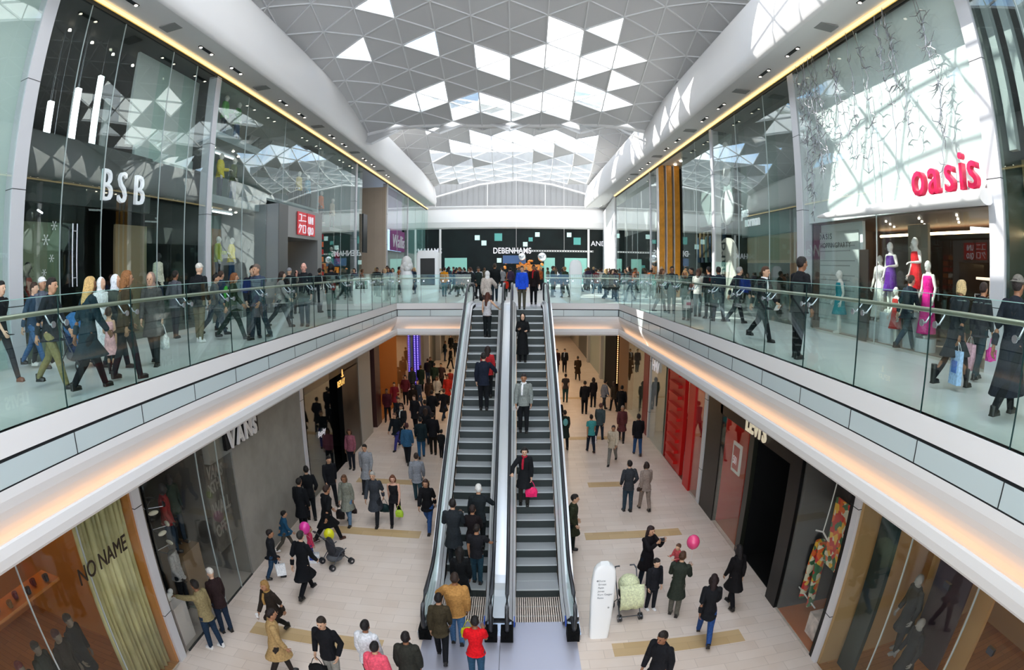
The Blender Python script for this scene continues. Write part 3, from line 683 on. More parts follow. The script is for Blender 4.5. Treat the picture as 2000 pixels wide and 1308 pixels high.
def hand_bag(loc, col, label, w=.3, hh=.2, name='handbag', drop=.18, rz=0):
    t = empty(name, loc, rz, label, 'bag')
    b = MB(); b.ell((0, 0, -drop-hh/2), (w/2, w*.22, hh/2), 14, 8); b.box(-w*.42, w*.42, -w*.14, w*.14, -drop-hh*.9, -drop-hh*.2); b.build('bag_body', cloth(col, .45), t)
    MB().tube([(-w*.32, 0, -drop-hh*.15), (-w*.15, 0, -drop*.4), (0, 0, 0), (w*.15, 0, -drop*.4), (w*.32, 0, -drop-hh*.15)], .008, 6).build('strap', cloth(col, .45), t)
    return t
def balloon(loc, hand, col, label, r=.14):
    t = empty('balloon', loc, 0, label, 'balloon')
    b = MB(); b.ell((0, 0, 0), (r, r, r*1.18), 18, 12); b.tube([(0, 0, -r*1.12), (0, 0, -r*1.28)], [.008, .022], 8); b.build('balloon_skin', mat('balloon_'+col, col, .2, spec=.7), t)
    d = Vector(hand)-Vector(loc)
    MB().tube([(0, 0, -r*1.2), tuple(d*.5+Vector((.02, 0, 0))), tuple(d)], .003, 4).build('string', mat('string', 'EEEEEE', .7), t)
    return t
# ================================================================ shops
WN = [0]
def shopglass(X, y0, y1, z0, z1, joints=(), fin=0.0, m=None):
    WN[0] += 1; nm = 'window_%d' % WN[0]
    o = struct(MB().box(X-.008, X+.008, y0, y1, z0, z1).build(nm, m or M_shopg))
    s = 1 if X > 0 else -1
    for y in joints:
        b = MB(); b.box(X-.012, X+.012, y-.012, y+.012, z0, z1); b.build('window_joint', mat('joint_silver', 'B9C4C2', .3, .3), o)
        if fin:
            xs = sorted((X+s*.02, X+s*fin)); MB().box(xs[0], xs[1], y-.006, y+.006, z0, z1).build('window_fin', M_balg, o)
    return o
RN = [0]
def room(X, depth, y0, y1, z0, z1, wallm, floorm=None, ceilm=None, sides=True, back=True):
    s = 1 if X > 0 else -1; xb = X+s*depth; a, b_ = sorted((X+s*.05, xb)); nm = 'left' if s < 0 else 'right'
    if back: xs = sorted((xb, xb+s*.1)); struct(bx('wall_shop_%s' % nm, wallm, xs[0], xs[1], y0, y1, z0, z1))
    if sides:
        struct(bx('wall_shop_%s' % nm, wallm, a, b_, y0, y0+.08, z0, z1)); struct(bx('wall_shop_%s' % nm, wallm, a, b_, y1-.08, y1, z0, z1))
    if floorm: struct(bx('floor_shop_%s' % nm, floorm, a, b_, y0, y1, z0, z0+.02))
    struct(bx('ceiling_shop_%s' % nm, ceilm or wallm, a, b_, y0, y1, z1-.08, z1))
def spots(pts, m, label, group, r=.05):
    for p in pts:
        o = MB().tube([(0, 0, 0), (0, 0, .05)], [r, r*.8], 10).build('ceiling_spotlight', m, loc=p); tag(o, label, 'light', group)
def tube_light(p0, p1, m, label, r=.04, group=None, wire=0):
    p0 = Vector(p0); p1 = Vector(p1)
    o = MB().tube([(0, 0, 0), tuple(p1-p0)], r, 6).build('tube_lamp', m, loc=p0)
    if wire:
        for q in (Vector((0, 0, 0)), p1-p0): MB().tube([tuple(q), (q.x, q.y, wire-p0.z)], .006, 4).build('wire', M_steel, o)
    return tag(o, label, 'light', group)
def mannequin(loc, rz, top, bot, label, skin='E9E4DC', h=1.78, pose='mq', z_stand=0., group='mannequins in the shop windows', lod='m', sex='f', hair=None):
    return figure(loc, rz, h, sex, pose, top, bot, hair, skin, shoe='D8D4CC' if skin == 'E9E4DC' else skin, lod=lod, label=label, cat='mannequin', name='mannequin', group=group)
D_teal = mat('dark_shop_wall', '0F1716', .5); D_floor = mat('dark_shop_floor', '4A4E4B', .3); W_wall = mat('pale_shop_wall', 'C9CFCB', .6)
G_dk = mat('charcoal_fascia', '1E2424', .3); TANW = mat('tan_shop_wall', 'B48A55', .6); BRN = mat('brown_shop_wall', '54433A', .6); OAK = tiled('oak_boards', 'B27A3E', 'A06A33', '6E4620', 1.4, .16, .004, .35)
M_sign = mat('sign_white', 'F3F1F8', .4, emit=.35)

# ---------------- upper left: pale shop next to the first column
shopglass(SL, -6, 7.15, 0, 8.4, (2.0, 4.6))
struct(bx('wall_pale_shop', mat('pale_green_wall', 'B9C8C2', .5), -10.25, -10.15, -6, 7.3, 0, 8.4))
# ---------------- BSB
shopglass(SL, 7.55, 15.6, 0, 8.4, (8.8, 10.32, 12.85, 14.3), fin=.5)
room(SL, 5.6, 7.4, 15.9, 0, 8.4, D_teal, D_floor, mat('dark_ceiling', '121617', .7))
b = MB().box(-10.45, -10.3, 7.9, 12.95, 3.42, 5.0); b.box(-10.5, -10.3, 12.95, 16, 3.9, 4.95)
tag(b.build('sign_board', G_dk), 'dark fascia board carrying the big white BSB letters', 'sign board')
t = empty('shop_sign', (-10.0, 10.25, 3.6), 0, 'large white BSB letters on the left upper shopfront', 'sign')
for k, ch in enumerate('BSB'):
    text('letter', ch, (-10.02, 10.34+.72*k, 3.56), 1.18, 'L', M_sign, t, ext=.05, sx=.78, bold=-.008)
for k, (y, a, b_) in enumerate(((8.72, 4.75, 5.9), (9.68, 4.8, 6.45), (10.52, 4.85, 7.0), (9.02, 3.7, 4.45), (9.64, 4.2, 4.55))):
    o = MB().box(-.05, .05, -.09, .09, 0, b_-a).build('hanging_lamp', M_tube, loc=(-10.7, y, a)); MB().tube([(0, 0, b_-a), (0, 0, 8.34-a)], .006, 4).build('wire', M_steel, o); tag(o, ['shortest of the three tall white light panels, nearest the column', 'middle of the three tall white light panels in the dark shop', 'tallest of the three tall white light panels in the dark shop', 'white light panel hanging just left of the BSB letters', 'small white light panel above the door handles'][k], 'light')
struct(bx('wall_white_backdrop', W_wall, -10.85, -10.75, 12.15, 15.85, 5.4, 8.25))
struct(bx('wall_white_backdrop', mat('frosted_band', 'A9B7B4', .3), -10.72, -10.62, 12.4, 15.7, 4.98, 5.4))
spots([(-11.3, 8.3+1.05*k, 8.22-.05*k) for k in range(6)], M_spot, 'small round spotlight in the dark shop ceiling', 'spotlights in the dark left shop ceiling')
b = MB()
for y in (9.2, 9.36): b.tube([(-9.84, y, 1.5), (-9.84, y, 2.92)], .018, 6)
for z in (1.7, 2.75): b.tube([(-9.84, 9.2, z), (-9.84, 9.36, z)], .014, 6)
tag(b.build('door_handle', M_steel), 'pair of long steel pull handles on the glass shop door', 'handle')
o = MB().box(-11.05, -10.95, 12.1, 13.65, .02, 3.14).build('door_panel', mat('bronze_panel', '8C7A5E', .4)); tag(o, 'bronze coloured panel standing open inside the BSB doorway', 'panel')
o = MB().box(-10.9, -10.8, 7.85, 9.6, .02, 3.05).build('display_board', mat('olive_panel', '6F7760', .4)); tag(o, 'olive display panel with snowflakes beside the first column', 'panel')
sn = 0
for (y, z, r) in ((8.35, 2.55, .13), (8.62, 2.86, .11), (8.55, 2.15, .09), (8.30, 1.85, .08)):
    b = MB()
    for k in range(6):
        a = k*math.pi/3; c, s_ = math.cos(a), math.sin(a)
        b.tube([(0, 0, 0), (0, r*c, r*s_)], .008, 4)
        for q in (-.5, .5): b.tube([(0, r*.6*c, r*.6*s_), (0, r*.6*c+r*.3*math.cos(a+q), r*.6*s_+r*.3*math.sin(a+q))], .006, 4)
    tag(b.build('snowflake_decoration', M_white, loc=(-9.93, y, z)), ['largest white snowflake on the shop glass by the column', 'topmost white snowflake on the shop glass', 'small white snowflake in the middle of the olive panel', 'lowest small white snowflake by the column'][sn], 'decoration'); sn += 1
mannequin((-10.6, 8.25, .35), R(-60), ('top', '7E2A24'), ('trousers', '1C1C20'), 'glossy black mannequin in a striped top behind the shop glass by the column', '0E0E10')
mannequin((-10.55, 13.75, .55), R(-90), ('jacket', 'E4DCC8'), ('trousers', '2A3550'), 'black headed mannequin in a cream jacket right of the BSB door', '0E0E10')
for i, (y, z) in enumerate(((9.9, 1.45), (11.9, 1.5), (11.2, 1.15))):
    b = MB()
    for k in range(9): b.ell((random.uniform(-.1, .1), random.uniform(-.2, .2), random.uniform(-.05, .1)), (.02, .02, .02), 6, 4)
    b.tube([(0, 0, 0), (0, 0, -z+.02)], .012, 5); tag(b.build('candle_lights', mat('amber_light', 'FF9A4A', .6, emit=5), loc=(-11.4, y, z)), ['cluster of amber fairy lights behind the blonde woman', 'cluster of amber fairy lights in the dark doorway', 'low cluster of amber fairy lights inside the dark shop'][i], 'light', kind='stuff')
for (y0_, z_, y1_) in ((8.4, 3.6, 9.5), (9.4, 3.45, 10.4)):
    tube_light((-11.6, y0_, z_), (-12.6, y1_, z_+.1), M_tube, 'slanting white tube lamp inside the dark shop, %s' % ('near the column' if y0_ < 9 else 'behind the door handles'), .03, wire=8.3)
# ---------------- the clothes shop with the grey portal
shopglass(SL, 15.95, 20.3, 0, 8.4, (18.2,)); shopglass(SL, 20.3, 33.0, 4.6, 8.4, (21.9, 26.3, 30.2)); shopglass(SL, 25.6, 33.0, 0, 4.6, (26.3, 30.2))
room(SL, 6.5, 16.0, 34.2, 0, 8.4, mat('teal_shop_wall', '7FA59E', .4), D_floor, W_wall)
plat = mat('display_platform', '7C8A8A', .4)
def display_floor(y0, y1, z, label, x0=-12.2):
    t = empty('display_platform', (-10.0, y0, z), 0, label, 'display platform')
    MB().box(x0+10, -.08, 0, y1-y0, -.28, 0).build('platform_slab', plat, t)
    MB().tube([(-1.2, .3, -.33), (-1.2, y1-y0-.3, -.33)], .035, 6).build('added_fill_strip', M_tube, t)  # strip added under each platform to brighten the tower interior
    for k in range(4): MB().tube([(-.6-.3*(k % 2), .5+(y1-y0-1)*k/3, -.31), (-.6-.3*(k % 2), .5+(y1-y0-1)*k/3, -.28)], .05, 8).build('downlight', M_spot, t)
display_floor(16.05, 20.0, 6.55, 'highest display platform above the yellow jackets, left glass tower')
display_floor(16.05, 20.0, 4.30, 'middle display platform in the left glass tower')
display_floor(16.05, 20.0, 1.25, 'lowest display platform in the left glass tower')
G3 = 'mannequins in the tall glass tower'
for z, L in ((6.55, [('2E6E7E', 'blue teal jacket'), ('5CAF4C', 'bright green jacket'), ('4E8E4A', 'dark green jacket')]), (4.30, [('E3C51E', 'yellow puffer jacket'), ('D8C83A', 'mustard yellow jacket'), ('4E5E32', 'olive jacket')]), (1.25, [('9AC08C', 'pale green hooded jacket'), ('9AA52A', 'grey and lime jacket'), ('E2CC2A', 'bright yellow vest')])):
    for k, (c, w_) in enumerate(L):
        zz = {6.55: 'on the highest platform', 4.3: 'on the middle platform', 1.25: 'on the lowest platform'}[z]
        mannequin((-10.6, 16.55+1.05*k, z), R(-75), ('puffer', c), ('trousers', ['1E2430', '222A3A', '2E4A6A'][k]), 'mannequin in a %s %s of the glass tower' % (w_, zz), group=G3, pose='mq' if k != 1 else 'mq2', hair=None, skin='E9E4DC', h=1.72)
# portal
t = empty('shop_portal', (SL, 20.35, 0), 0, 'grey box portal framing the clothes shop doorway', 'shop entrance')
b = MB(); b.box(-2.2, .55, 0, .95, 0, 4.35); b.box(-2.2, .55, 4.6, 5.2, 0, 4.35); b.box(-2.2, .55, .95, 4.6, 3.05, 4.35); b.build('portal_frame', mat('portal_grey', '8A8A88', .3, .3), t)
MB().box(.55, .57, 0, .95, 0, 4.35).build('portal_side', mat('portal_dark', '4A4C4A', .3), t)
t2 = empty('shop_sign', (SL+.58, 22.3, 3.2), 0, 'red square shop logo with white characters on the grey portal', 'sign')
redm = mat('sign_red', 'D0252F', .4, emit=.3)
MB().box(0, .03, 0, 1.0, 0, 1.0).build('sign_plate', redm, t2); MB().box(0, .03, 1.12, 2.12, 0, 1.0).build('sign_plate', redm, t2)
for k in range(2):
    for q in range(2):
        text('character', [['ユ', 'ク'], ['ニ', 'ロ']][k][q] if False else '', (SL+.62, 0, 0), .1, 'L', M_sign) if False else None
def st(*p):
    b = MB()
    for k in range(len(p)-1): b.tube([(.04, *p[k]), (.04, *p[k+1])], .028, 4, smooth=False)
    b.build('character', M_sign, t2)
st((.12, .88), (.40, .88), (.34, .60)); st((.08, .60), (.46, .60)); st((.58, .86), (.90, .86)); st((.54, .62), (.94, .62))
st((.22, .46), (.10, .28)); st((.18, .40), (.42, .40), (.14, .08)); st((.58, .42), (.90, .42), (.90, .10), (.58, .10), (.58, .42))
text('letters_top', 'UNI', (SL+.62, 23.50, 3.74), .46, 'L', M_sign, t2, sx=.80, bold=.008); text('letters_bottom', 'QLO', (SL+.62, 23.46, 3.27), .46, 'L', M_sign, t2, sx=.72, bold=.008)
struct(bx('wall_portal_inside', mat('warm_cream', 'C9A77F', .6), -15.5, -15.4, 21, 26, 0, 4))
tube_light((-12.6, 21.7, 3.0), (-12.6, 24.6, 3.0), M_warmtube, 'warm strip lamp inside the grey portal', wire=8.3)
o = MB(); o.box(-.03, .0, 0, .5, 0, 2.6); tag(o.build('hanging_banner', cloth('A8201E'), loc=(-10.6, 21.6, .2)), 'red banner hanging inside the grey portal', 'banner')
# right hand tower: black column with shelves of folded clothes and mannequins
b = MB().box(-12.0, -10.75, 27.3, 28.5, 0, 8.3); b.box(-10.76, -10.15, 27.6, 28.45, 4.05, 4.15); b.box(-10.76, -10.15, 27.6, 28.45, 6.3, 6.4); tag(b.build('display_column', mat('display_black', '101614', .3)), 'tall black display column left of the white post', 'display column')
b = MB()
shelf = empty('clothes_shelf', (-10.15, 25.9, 0), 0, 'wall shelf of folded red and orange clothes by the portal', 'shelf')
MB().box(-.6, 0, 0, 1.2, 0, 3.6).build('shelf_case', mat('display_black'), shelf)
for k in range(8):
    for q in range(2):
        c = ['B8322A', 'C0562E', '8E1E1E', 'D06A38', 'E4DCD2', 'A8281E', '6E2018', 'CC7A44'][(k+q*3) % 8]
        o = MB().box(-.2, .2, -.22, .22, 0, .26).build('folded_clothes', cloth(c), loc=(-9.98+.0, 26.22+.55*q, .55+.38*k)); tag(o, '%s folded clothes on shelf row %s of the wall by the portal' % ({'B8322A': 'red', 'C0562E': 'rust', '8E1E1E': 'dark red', 'D06A38': 'orange', 'E4DCD2': 'cream', 'A8281E': 'scarlet', '6E2018': 'maroon', 'CC7A44': 'tan'}[c], ['one, the lowest', 'two', 'three', 'four', 'five', 'six', 'seven', 'eight, the highest'][k]), 'clothes', 'folded clothes by the portal')
for (y, z, c, w_) in ((28.0, 6.4, 'C8C4BE', 'in a white top high on the black display column'), (28.2, 4.15, 'D86A22', 'in an orange jacket on the black display column'), (30.4, 4.0, 'C9B9A2', 'in a beige top by the white post'), (25.2, 4.75, 'C9A93A', 'in a mustard jacket above the grey portal'), (26.4, 4.75, '4E8AA0', 'in a blue top above the clothes shelf'), (30.2, 1.2, '3E9A7A', 'in a green scarf at the lower window'), (31.4, 1.2, 'A82A4A', 'in a crimson top at the lower window')):
    mannequin((-10.4 if 27 < y < 29 else -10.5, y, z), R(-100), ('jacket', c), ('trousers', '2A3038'), 'mannequin '+w_+' of the left clothes shop', group=G3, lod='f')
for (y0_, y1_, z, w_) in ((20.4, 26.9, 4.75, 'above the portal'), (28.7, 33.0, 4.0, 'beside the white post'), (28.7, 33.0, 1.2, 'low by the white post')):
    t = empty('display_platform', (-10.0, y0_, z), 0, 'display platform '+w_+' in the left clothes shop', 'display platform'); MB().box(-1.6, -.05, 0, y1_-y0_, -.2, 0).build('platform_slab', plat, t)
# glass beyond: purple panel, stone return, violet shop
shopglass(SL, 33.35, 34.6, 0, 8.3)
struct(bx('wall_violet_panel', mat('violet_panel', '5E5A9A', .5), -10.2, -10.1, 33.4, 34.6, 0, 8.3))
o = MB().box(-.05, .05, 0, .95, 0, 2.5).build('black_banner_sign', M_black, loc=(-9.8, 34.5, 2.75)); tag(o, 'tall black projecting sign in front of the stone wall', 'sign')
text('sign_mark', '1', (-9.74, 34.9, 3.0), .5, 'L', M_sign, o) if False else None
struct(bx('wall_stone_return', M_stone, -14.5, SL-.02, 41.35, 41.6, 0, 8.0)); struct(bx('wall_stone_side', M_stone, -14.6, -14.5, 34.7, 41.4, 0, 8.0))
shopglass(SL, 41.9, 49.8, 0, 8.3, (45.5,)); shopglass(SL, 50.2, 61.8, 0, 8.3, (54, 58))
struct(bx('wall_violet_panel', mat('lilac_panel', 'B79AC4', .5), -10.3, -10.2, 43.3, 48.9, 4.9, 8.3)); struct(bx('wall_pale_panel', W_wall, -10.3, -10.2, 41.9, 61.8, 0, 3.2))
struct(bx('wall_teal_panel', mat('teal_panel', '6E9C98', .4), -10.3, -10.2, 50.3, 61.8, 3.2, 8.3))
t = empty('shop_sign', (-9.95, 43.4, 3.2), 0, 'purple square shop sign with white handwriting on the far left', 'sign')
MB().box(-.1, .0, 0, 5.5, 0, 1.75).build('sign_plate', mat('sign_purple', 'A0428E', .5, emit=.25), t); text('sign_letters', 'Wallis', (-9.93, 43.8, 3.5), 1.5, 'L', M_sign, t, sx=1.3, shear=.2)

# ---------------- upper right: striped shop, OASIS
shopglass(SR, -6, 6.7, 0, 8.0, (5.4, 3.2))
b = MB()
for k in range(9): b.box(0, .14, .2+.5*k, .42+.5*k, 4.1, 8.0)
sl_ = b.build('slatted_screen', mat('slat_metal', '8E9896', .4), loc=(8.9, 2.2, 0)); tag(sl_, 'screen of vertical metal slats at the top right of the view', 'screen')
room(SR, 5, -6, 6.72, 0, 8.1, mat('dark_green_wall', '26322E', .5), D_floor, D_teal)
struct(bx('wall_bronze_curtain', mat('bronze_mesh', '7C6F4E', .5), 9.3, 9.4, 1, 6.6, 0, 4.0))
tube_light((9.25, 5.6, 2.6), (9.25, 6.6, 2.6), M_warmtube, 'amber strip lamp at the far right edge', .05)
shopglass(SR, 7.15, 15.0, 0, 8.05, (11.15,))
OW = mat('oasis_white_wall', 'E9EEEC', .5)
struct(bx('wall_oasis_upper', OW, 8.85, 8.95, 7.15, 15.0, 3.15, 8.05)); struct(bx('wall_oasis_side', OW, 9.25, 9.35, 12.6, 15.2, 0, 3.15))
room(SR+.3, 6.0, 7.15, 15.0, 0, 3.2, BRN, mat('shop_floor_warm', '8A7466', .3), mat('shop_ceiling_brown', '7A655C', .5))
struct(bx('wall_shop_taupe', mat('taupe_wall', '9A9282', .6), 10.6, 10.7, 11.2, 12.1, 0, 3.1))
t = empty('shop_sign', (8.5, 9.4, 3.4), 0, 'red oasis letters standing on the white canopy', 'sign')
oz = mat('oasis_red', 'D4214F', .35)
for k, (ch, w_) in enumerate(zip('oasis', (.58, .55, .46, .26, .46))):
    y = 9.35-sum((.58, .55, .46, .26, .46)[:k])
    text('letter', ch, (8.42, y, 3.38), 1.12, 'R', oz, t, ext=.07, sx=.80, bold=.008)
b = MB(); N_ = 14
for q in range(N_+1):
    u = q/N_; y = 7.0+6.75*u; rr = .16*(1-.55*u*u) if q < N_ else .03; sq = 2.0-.9*u
    if q == 0: P_ = []
    P_.append((y, rr, sq))
vs = []
for (y, rr, sq) in P_:
    for k in range(12): a = 2*math.pi*k/12; vs.append((8.42+math.cos(a)*rr*sq*.75, y, 3.20+.035*(y-7)/6.7+math.sin(a)*rr))
b.add(vs, [(i*12+k, i*12+(k+1) % 12, (i+1)*12+(k+1) % 12, (i+1)*12+k) for i in range(N_) for k in range(12)], 0, True); b.add(vs[:12], [tuple(range(12))]); b.add(vs[-12:], [tuple(range(12))])
tag(b.build('shop_canopy', M_white), 'white rounded canopy under the red oasis letters', 'canopy')
t = empty('text_panel', (9.22, 15.2, .34), 0, 'tall grey text panel headed OASIS SHOPPING PARTY by the column', 'sign')
MB().box(-.02, 0, -2.45, 0, 0, 2.55).build('panel_board', mat('panel_board', 'B9C0BC', .5), t)
ink = mat('ink_grey', '4A4E4E', .6)
text('heading', 'OASIS', (9.19, 15.02, 2.68), .24, 'R', ink, t, ext=.003, sx=1.1, space=1.25); text('heading', 'SHOPPINGPARTY', (9.19, 15.02, 2.42), .22, 'R', ink, t, ext=.003, sx=.98, space=1.15)
b = MB()
for k in range(13):
    if k in (2, 5, 8): continue
    b.box(-.026, -.02, -2.25+(.25 if k % 3 else 0), -.12, 2.14-.14*k-.03, 2.14-.14*k)
b.build('text_line', mat('ink_light', '929896', .6), t)
o = MB().box(-.02, .02, 0, .42, 0, 2.3).build('poster_strip', mat('poster_dark', '2A2320', .4), loc=(8.76, 11.65, .0)); tag(o, 'narrow dark poster strip beside the oasis window', 'poster')
for (y, x, z, rz_, top, hh, w_) in ((13.3, 8.30+1.0-.9, 0, 0, 0, 0, ''),): pass
GO = 'mannequins in the oasis window'
for (x, y, z, rz_, tp, ps, w_) in ((9.35, 13.35, .0, 75, ('dress', '1E8C98'), 'mq', 'in a shiny turquoise dress in front of the text panel'), (9.6, 12.2, .45, 110, ('gown', 'E8E4DC'), 'mq', 'undressed white, by the narrow dark poster'), (9.3, 11.35, .75, 95, ('dress', '5A2A86'), 'mq2', 'in a purple dress in the oasis window'), (9.9, 11.0, .80, 60, ('dress', '4A2A34'), 'mq', 'in a dark dress behind the purple one'), (9.35, 10.35, .85, 80, ('dress', 'D42028'), 'mq2', 'in a bright red dress, tallest in the oasis window'), (9.25, 9.75, .30, 95, ('gown', 'D81E86'), 'mq', 'in a long magenta dress in the oasis window'), (9.2, 10.95, -.05, 85, ('dress', 'B8322E'), 'mq', 'in a small red dress low in the oasis window')):
    if w_.startswith('in a shiny'): x = 8.96
    mannequin((x, y, z+.02), R(rz_), tp, ('none', ''), 'white mannequin '+w_, group=None, pose=ps, h=1.75 if y != 10.95 else 1.45)
    if z > .2: tag(MB().tube([(0, 0, 0), (0, 0, z)], .28, 20, smooth=False).build('display_plinth', M_whitem, loc=(x, y, .02)), 'round plinth under the white mannequin '+w_, 'plinth')
o = MB()
for k in range(4): o.tube([(.0, .35*k-.5, 1.32), (.0, .35*k-.5, .35)], [.04, .16], 8)
rk = empty('clothes_rail', (10.6, 8.3, 0), 0, 'clothes rail with patterned tops inside the oasis shop', 'clothes rail')
MB().tube([(0, -1, 0), (0, -1, 1.4), (0, 1, 1.4), (0, 1, 0)], .02, 6).build('rail_frame', M_steel, rk)
for k in range(14):
    o = MB(); o.box(-.22, .22, -.03, .03, -.75, -.05); o.tube([(-.2, 0, -.05), (0, 0, .03), (.2, 0, -.05)], .02, 5)
    c = ['C08A3A', '7A2A2A', '3A3A3E', 'D8C8B0', 'A85A2A', '8E3A5A', '2E2A3A'][k % 7]
    tag(o.build('hanging_blouse', cloth(c), loc=(10.6, 7.4+.13*k, 1.38)), '%s top, number %s from the column on the oasis rail' % ({'C08A3A': 'ochre', '7A2A2A': 'dark red', '3A3A3E': 'charcoal', 'D8C8B0': 'beige', 'A85A2A': 'rust', '8E3A5A': 'plum', '2E2A3A': 'navy'}[c], ['one', 'two', 'three', 'four', 'five', 'six', 'seven', 'eight', 'nine', 'ten', 'eleven', 'twelve', 'thirteen', 'fourteen'][k]), 'clothes', 'tops on the oasis rail')
o = MB().box(-.3, .3, -1.2, 1.2, 0, .06).tube([(.25, -1.1, 0), (.25, -1.1, -1.73)], .03, 6).tube([(.25, 1.1, 0), (.25, 1.1, -1.73)], .03, 6).build('light_shelf', mat('shelf_lit', 'FFE2C8', .5, emit=1.6), loc=(11.5, 8.6, 1.75)); tag(o, 'lit pinkish shelf edge inside the oasis shop', 'shelf')
spots([(9.6+.55*(k % 3), 7.6+.8*k*.6, 3.08) for k in range(14)], M_spot, 'tiny spotlight in the oasis shop ceiling', 'spotlights in the oasis ceiling', .03)
tube_light((10.4, 9.3, 2.9), (11.3, 8.4, 2.9), M_tube, 'slanting white tube lamp in the oasis shop ceiling', .04)
# wire branches hanging in the upper window
rnd = random.Random(11)
br = mat('silver_branch', 'A9ABB0', .25, .8)
for s_ in range(16):
    y = 8.2+rnd.random()*6.5 if s_ > 3 else 14.2-.25*s_; z1 = 7.9-.1*rnd.random(); L_ = rnd.uniform(2.2, 4.4) if s_ > 3 else rnd.uniform(3.2, 5.2); b = MB(); P_ = [(0, 0, 0)]
    n_ = int(L_/.28)
    for k in range(n_): P_.append((rnd.uniform(-.05, .05), P_[-1][1]+rnd.uniform(-.10, .10), -L_*(k+1)/n_))
    b.tube(P_, .010, 4)
    for k in range(2, n_, 1):
        if rnd.random() < .75:
            c = Vector(P_[k])
            for q in range(rnd.randint(2, 5)):
                a = rnd.uniform(0, 6.28); r_ = rnd.uniform(.18, .42)
                e1 = c+Vector((rnd.uniform(-.05, .05), math.cos(a)*r_*.5, math.sin(a)*r_*.5)); e2 = c+Vector((rnd.uniform(-.06, .06), math.cos(a+.5)*r_, math.sin(a+.3)*r_))
                b.tube([c, e1, e2], [.016, .012, .004], 4)
    tag(b.build('branch_decoration', br, loc=(8.5, y, z1+.16)), 'hanging strand of silver twig decoration above the oasis window', 'decoration', 'silver twig strands above the oasis window')
tube_light((11.5, 7.6, 2.95), (11.5, 14.6, 2.95), M_warmtube, 'added warm fill strip brightening the back of the oasis shop')  # additional strip that lifts the shop interior
# ---------------- jane norman and the tower shop
shopglass(SR, 15.4, 23.0, 0, 8.1, (17.5, 20.3), fin=.4); shopglass(SR, 23.4, 27.9, 0, 8.1, (25.6,))
room(SR, 5.5, 15.3, 27.9, 0, 8.0, mat('grey_shop', '7C8380', .5), D_floor, mat('grey_ceil', '6E7472', .6))
o = MB(); o.box(9.45, 9.6, 15.5, 21.85, 3.05, 7.9); tag(o.build('sign_board', mat('jn_grey', '454C4B', .3)), 'charcoal fascia board behind the jane norman lettering', 'sign board')
o = MB(); o.box(9.5, 9.7, 15.5, 21.4, 2.0, 3.05); struct(o.build('wall_bronze_band', mat('bronze_band', '7A6440', .4)))
struct(bx('wall_tan', TANW, 11.6, 11.7, 15.5, 21.4, 0, 2.6))
tube_light((10.5, 16, 2.7), (10.5, 21, 2.7), M_warmtube, 'warm strip lamp inside the jane norman shop', wire=7.9)
t = empty('shop_sign', (9.35, 21.5, 3.4), 0, 'white jane norman lettering on the charcoal fascia', 'sign')
text('letters_top', 'jane', (9.38, 21.7, 3.90), .62, 'R', M_sign, t, sx=.72, bold=.004); text('letters_bottom', 'norman', (9.38, 21.35, 3.48), .62, 'R', M_sign, t, sx=.78, bold=.004)
dw = mat('disc_white', 'DADCDA', .5)
for k, z in enumerate((6.95, 5.85, 4.4)):
    rr = (.42, .52, .78)[k]
    tag(MB().ell((0, 0, 0), (.12, rr, rr), 24, 12).tube([(0, 0, 0), (0, 0, 7.92-z-.05)], .008, 4).build('white_disc', dw, loc=(9.2, 22.9, z+.05)), ['smallest white disc high in the window by the second column', 'middle white disc in the window', 'largest white disc above the white arch panel'][k], 'decoration')
b = MB(); arch = [(21.75, 0), (24.1, 0), (24.1, 2.1)]+[(22.92+1.18*math.cos(a), 2.1+1.0*math.sin(a)) for a in [math.pi*k/12 for k in range(1, 12)]]+[(21.75, 2.1)]
b.prism(arch, 9.15, 9.25, 'x'); arc = b.build('arch_panel', mat('arch_white', 'E0DCD0', .5)); tag(arc, 'white round-topped panel with vertical lettering, right of the second column', 'sign')
text('panel_letters', 'orchard', (9.12, 23.0, .2), .95, 'R', mat('ink_dark', '3A3A38', .5), arc, ext=.005, rot=math.pi/2, sx=.9)
shopglass(SR, 33.2, 34.9, 0, 8.1); shopglass(SR, 35.2, 47.6, 0, 8.1, (39, 43))
struct(bx('wall_tower_glow', mat('tower_pale', '93A39E', .4), 9.6, 9.7, 23.2, 27.9, 3.9, 8.0))
room(SR+.9, 3.2, 23.3, 27.9, 0, 3.9, mat('denim_wall', '3B4442', .5))
for k in range(14):
    y = 23.7+.3*k; c = ['2E4256', '4A4638', '39504E', '5C5238', '26303E', '7E6A4A'][k % 6]
    b = MB(); b.tube([(0, 0, 0), (0, 0, -.55), (0, .09, -1.25)], [.09, .11, .06], 6); b.tube([(0, 0, -.45), (0, -.09, -1.25)], [.10, .06], 6)
    tag(b.build('hanging_jeans', cloth(c), loc=(9.35, y, 3.55 if k % 2 else 3.3)), 'pair of hanging jeans in the row behind the right tower glass', 'jeans', 'hanging jeans behind the right tower glass')
rl = empty('clothes_rail', (9.35, 23.5, 3.6), 0, 'long steel rails carrying the hanging jeans behind the right tower glass', 'clothes rail')
for z in (-.02, -.27): MB().tube([(0, 0, z), (0, 4.3, z)], .02, 6).build('rail_bar', M_steel, rl)
for y in (0, 4.3): MB().tube([(0, y, -.3), (0, y, .28)], .015, 6).build('rail_hanger', M_steel, rl)
wood = mat('honey_wood', 'E09A38', .35, noise=.15, nscale=3)
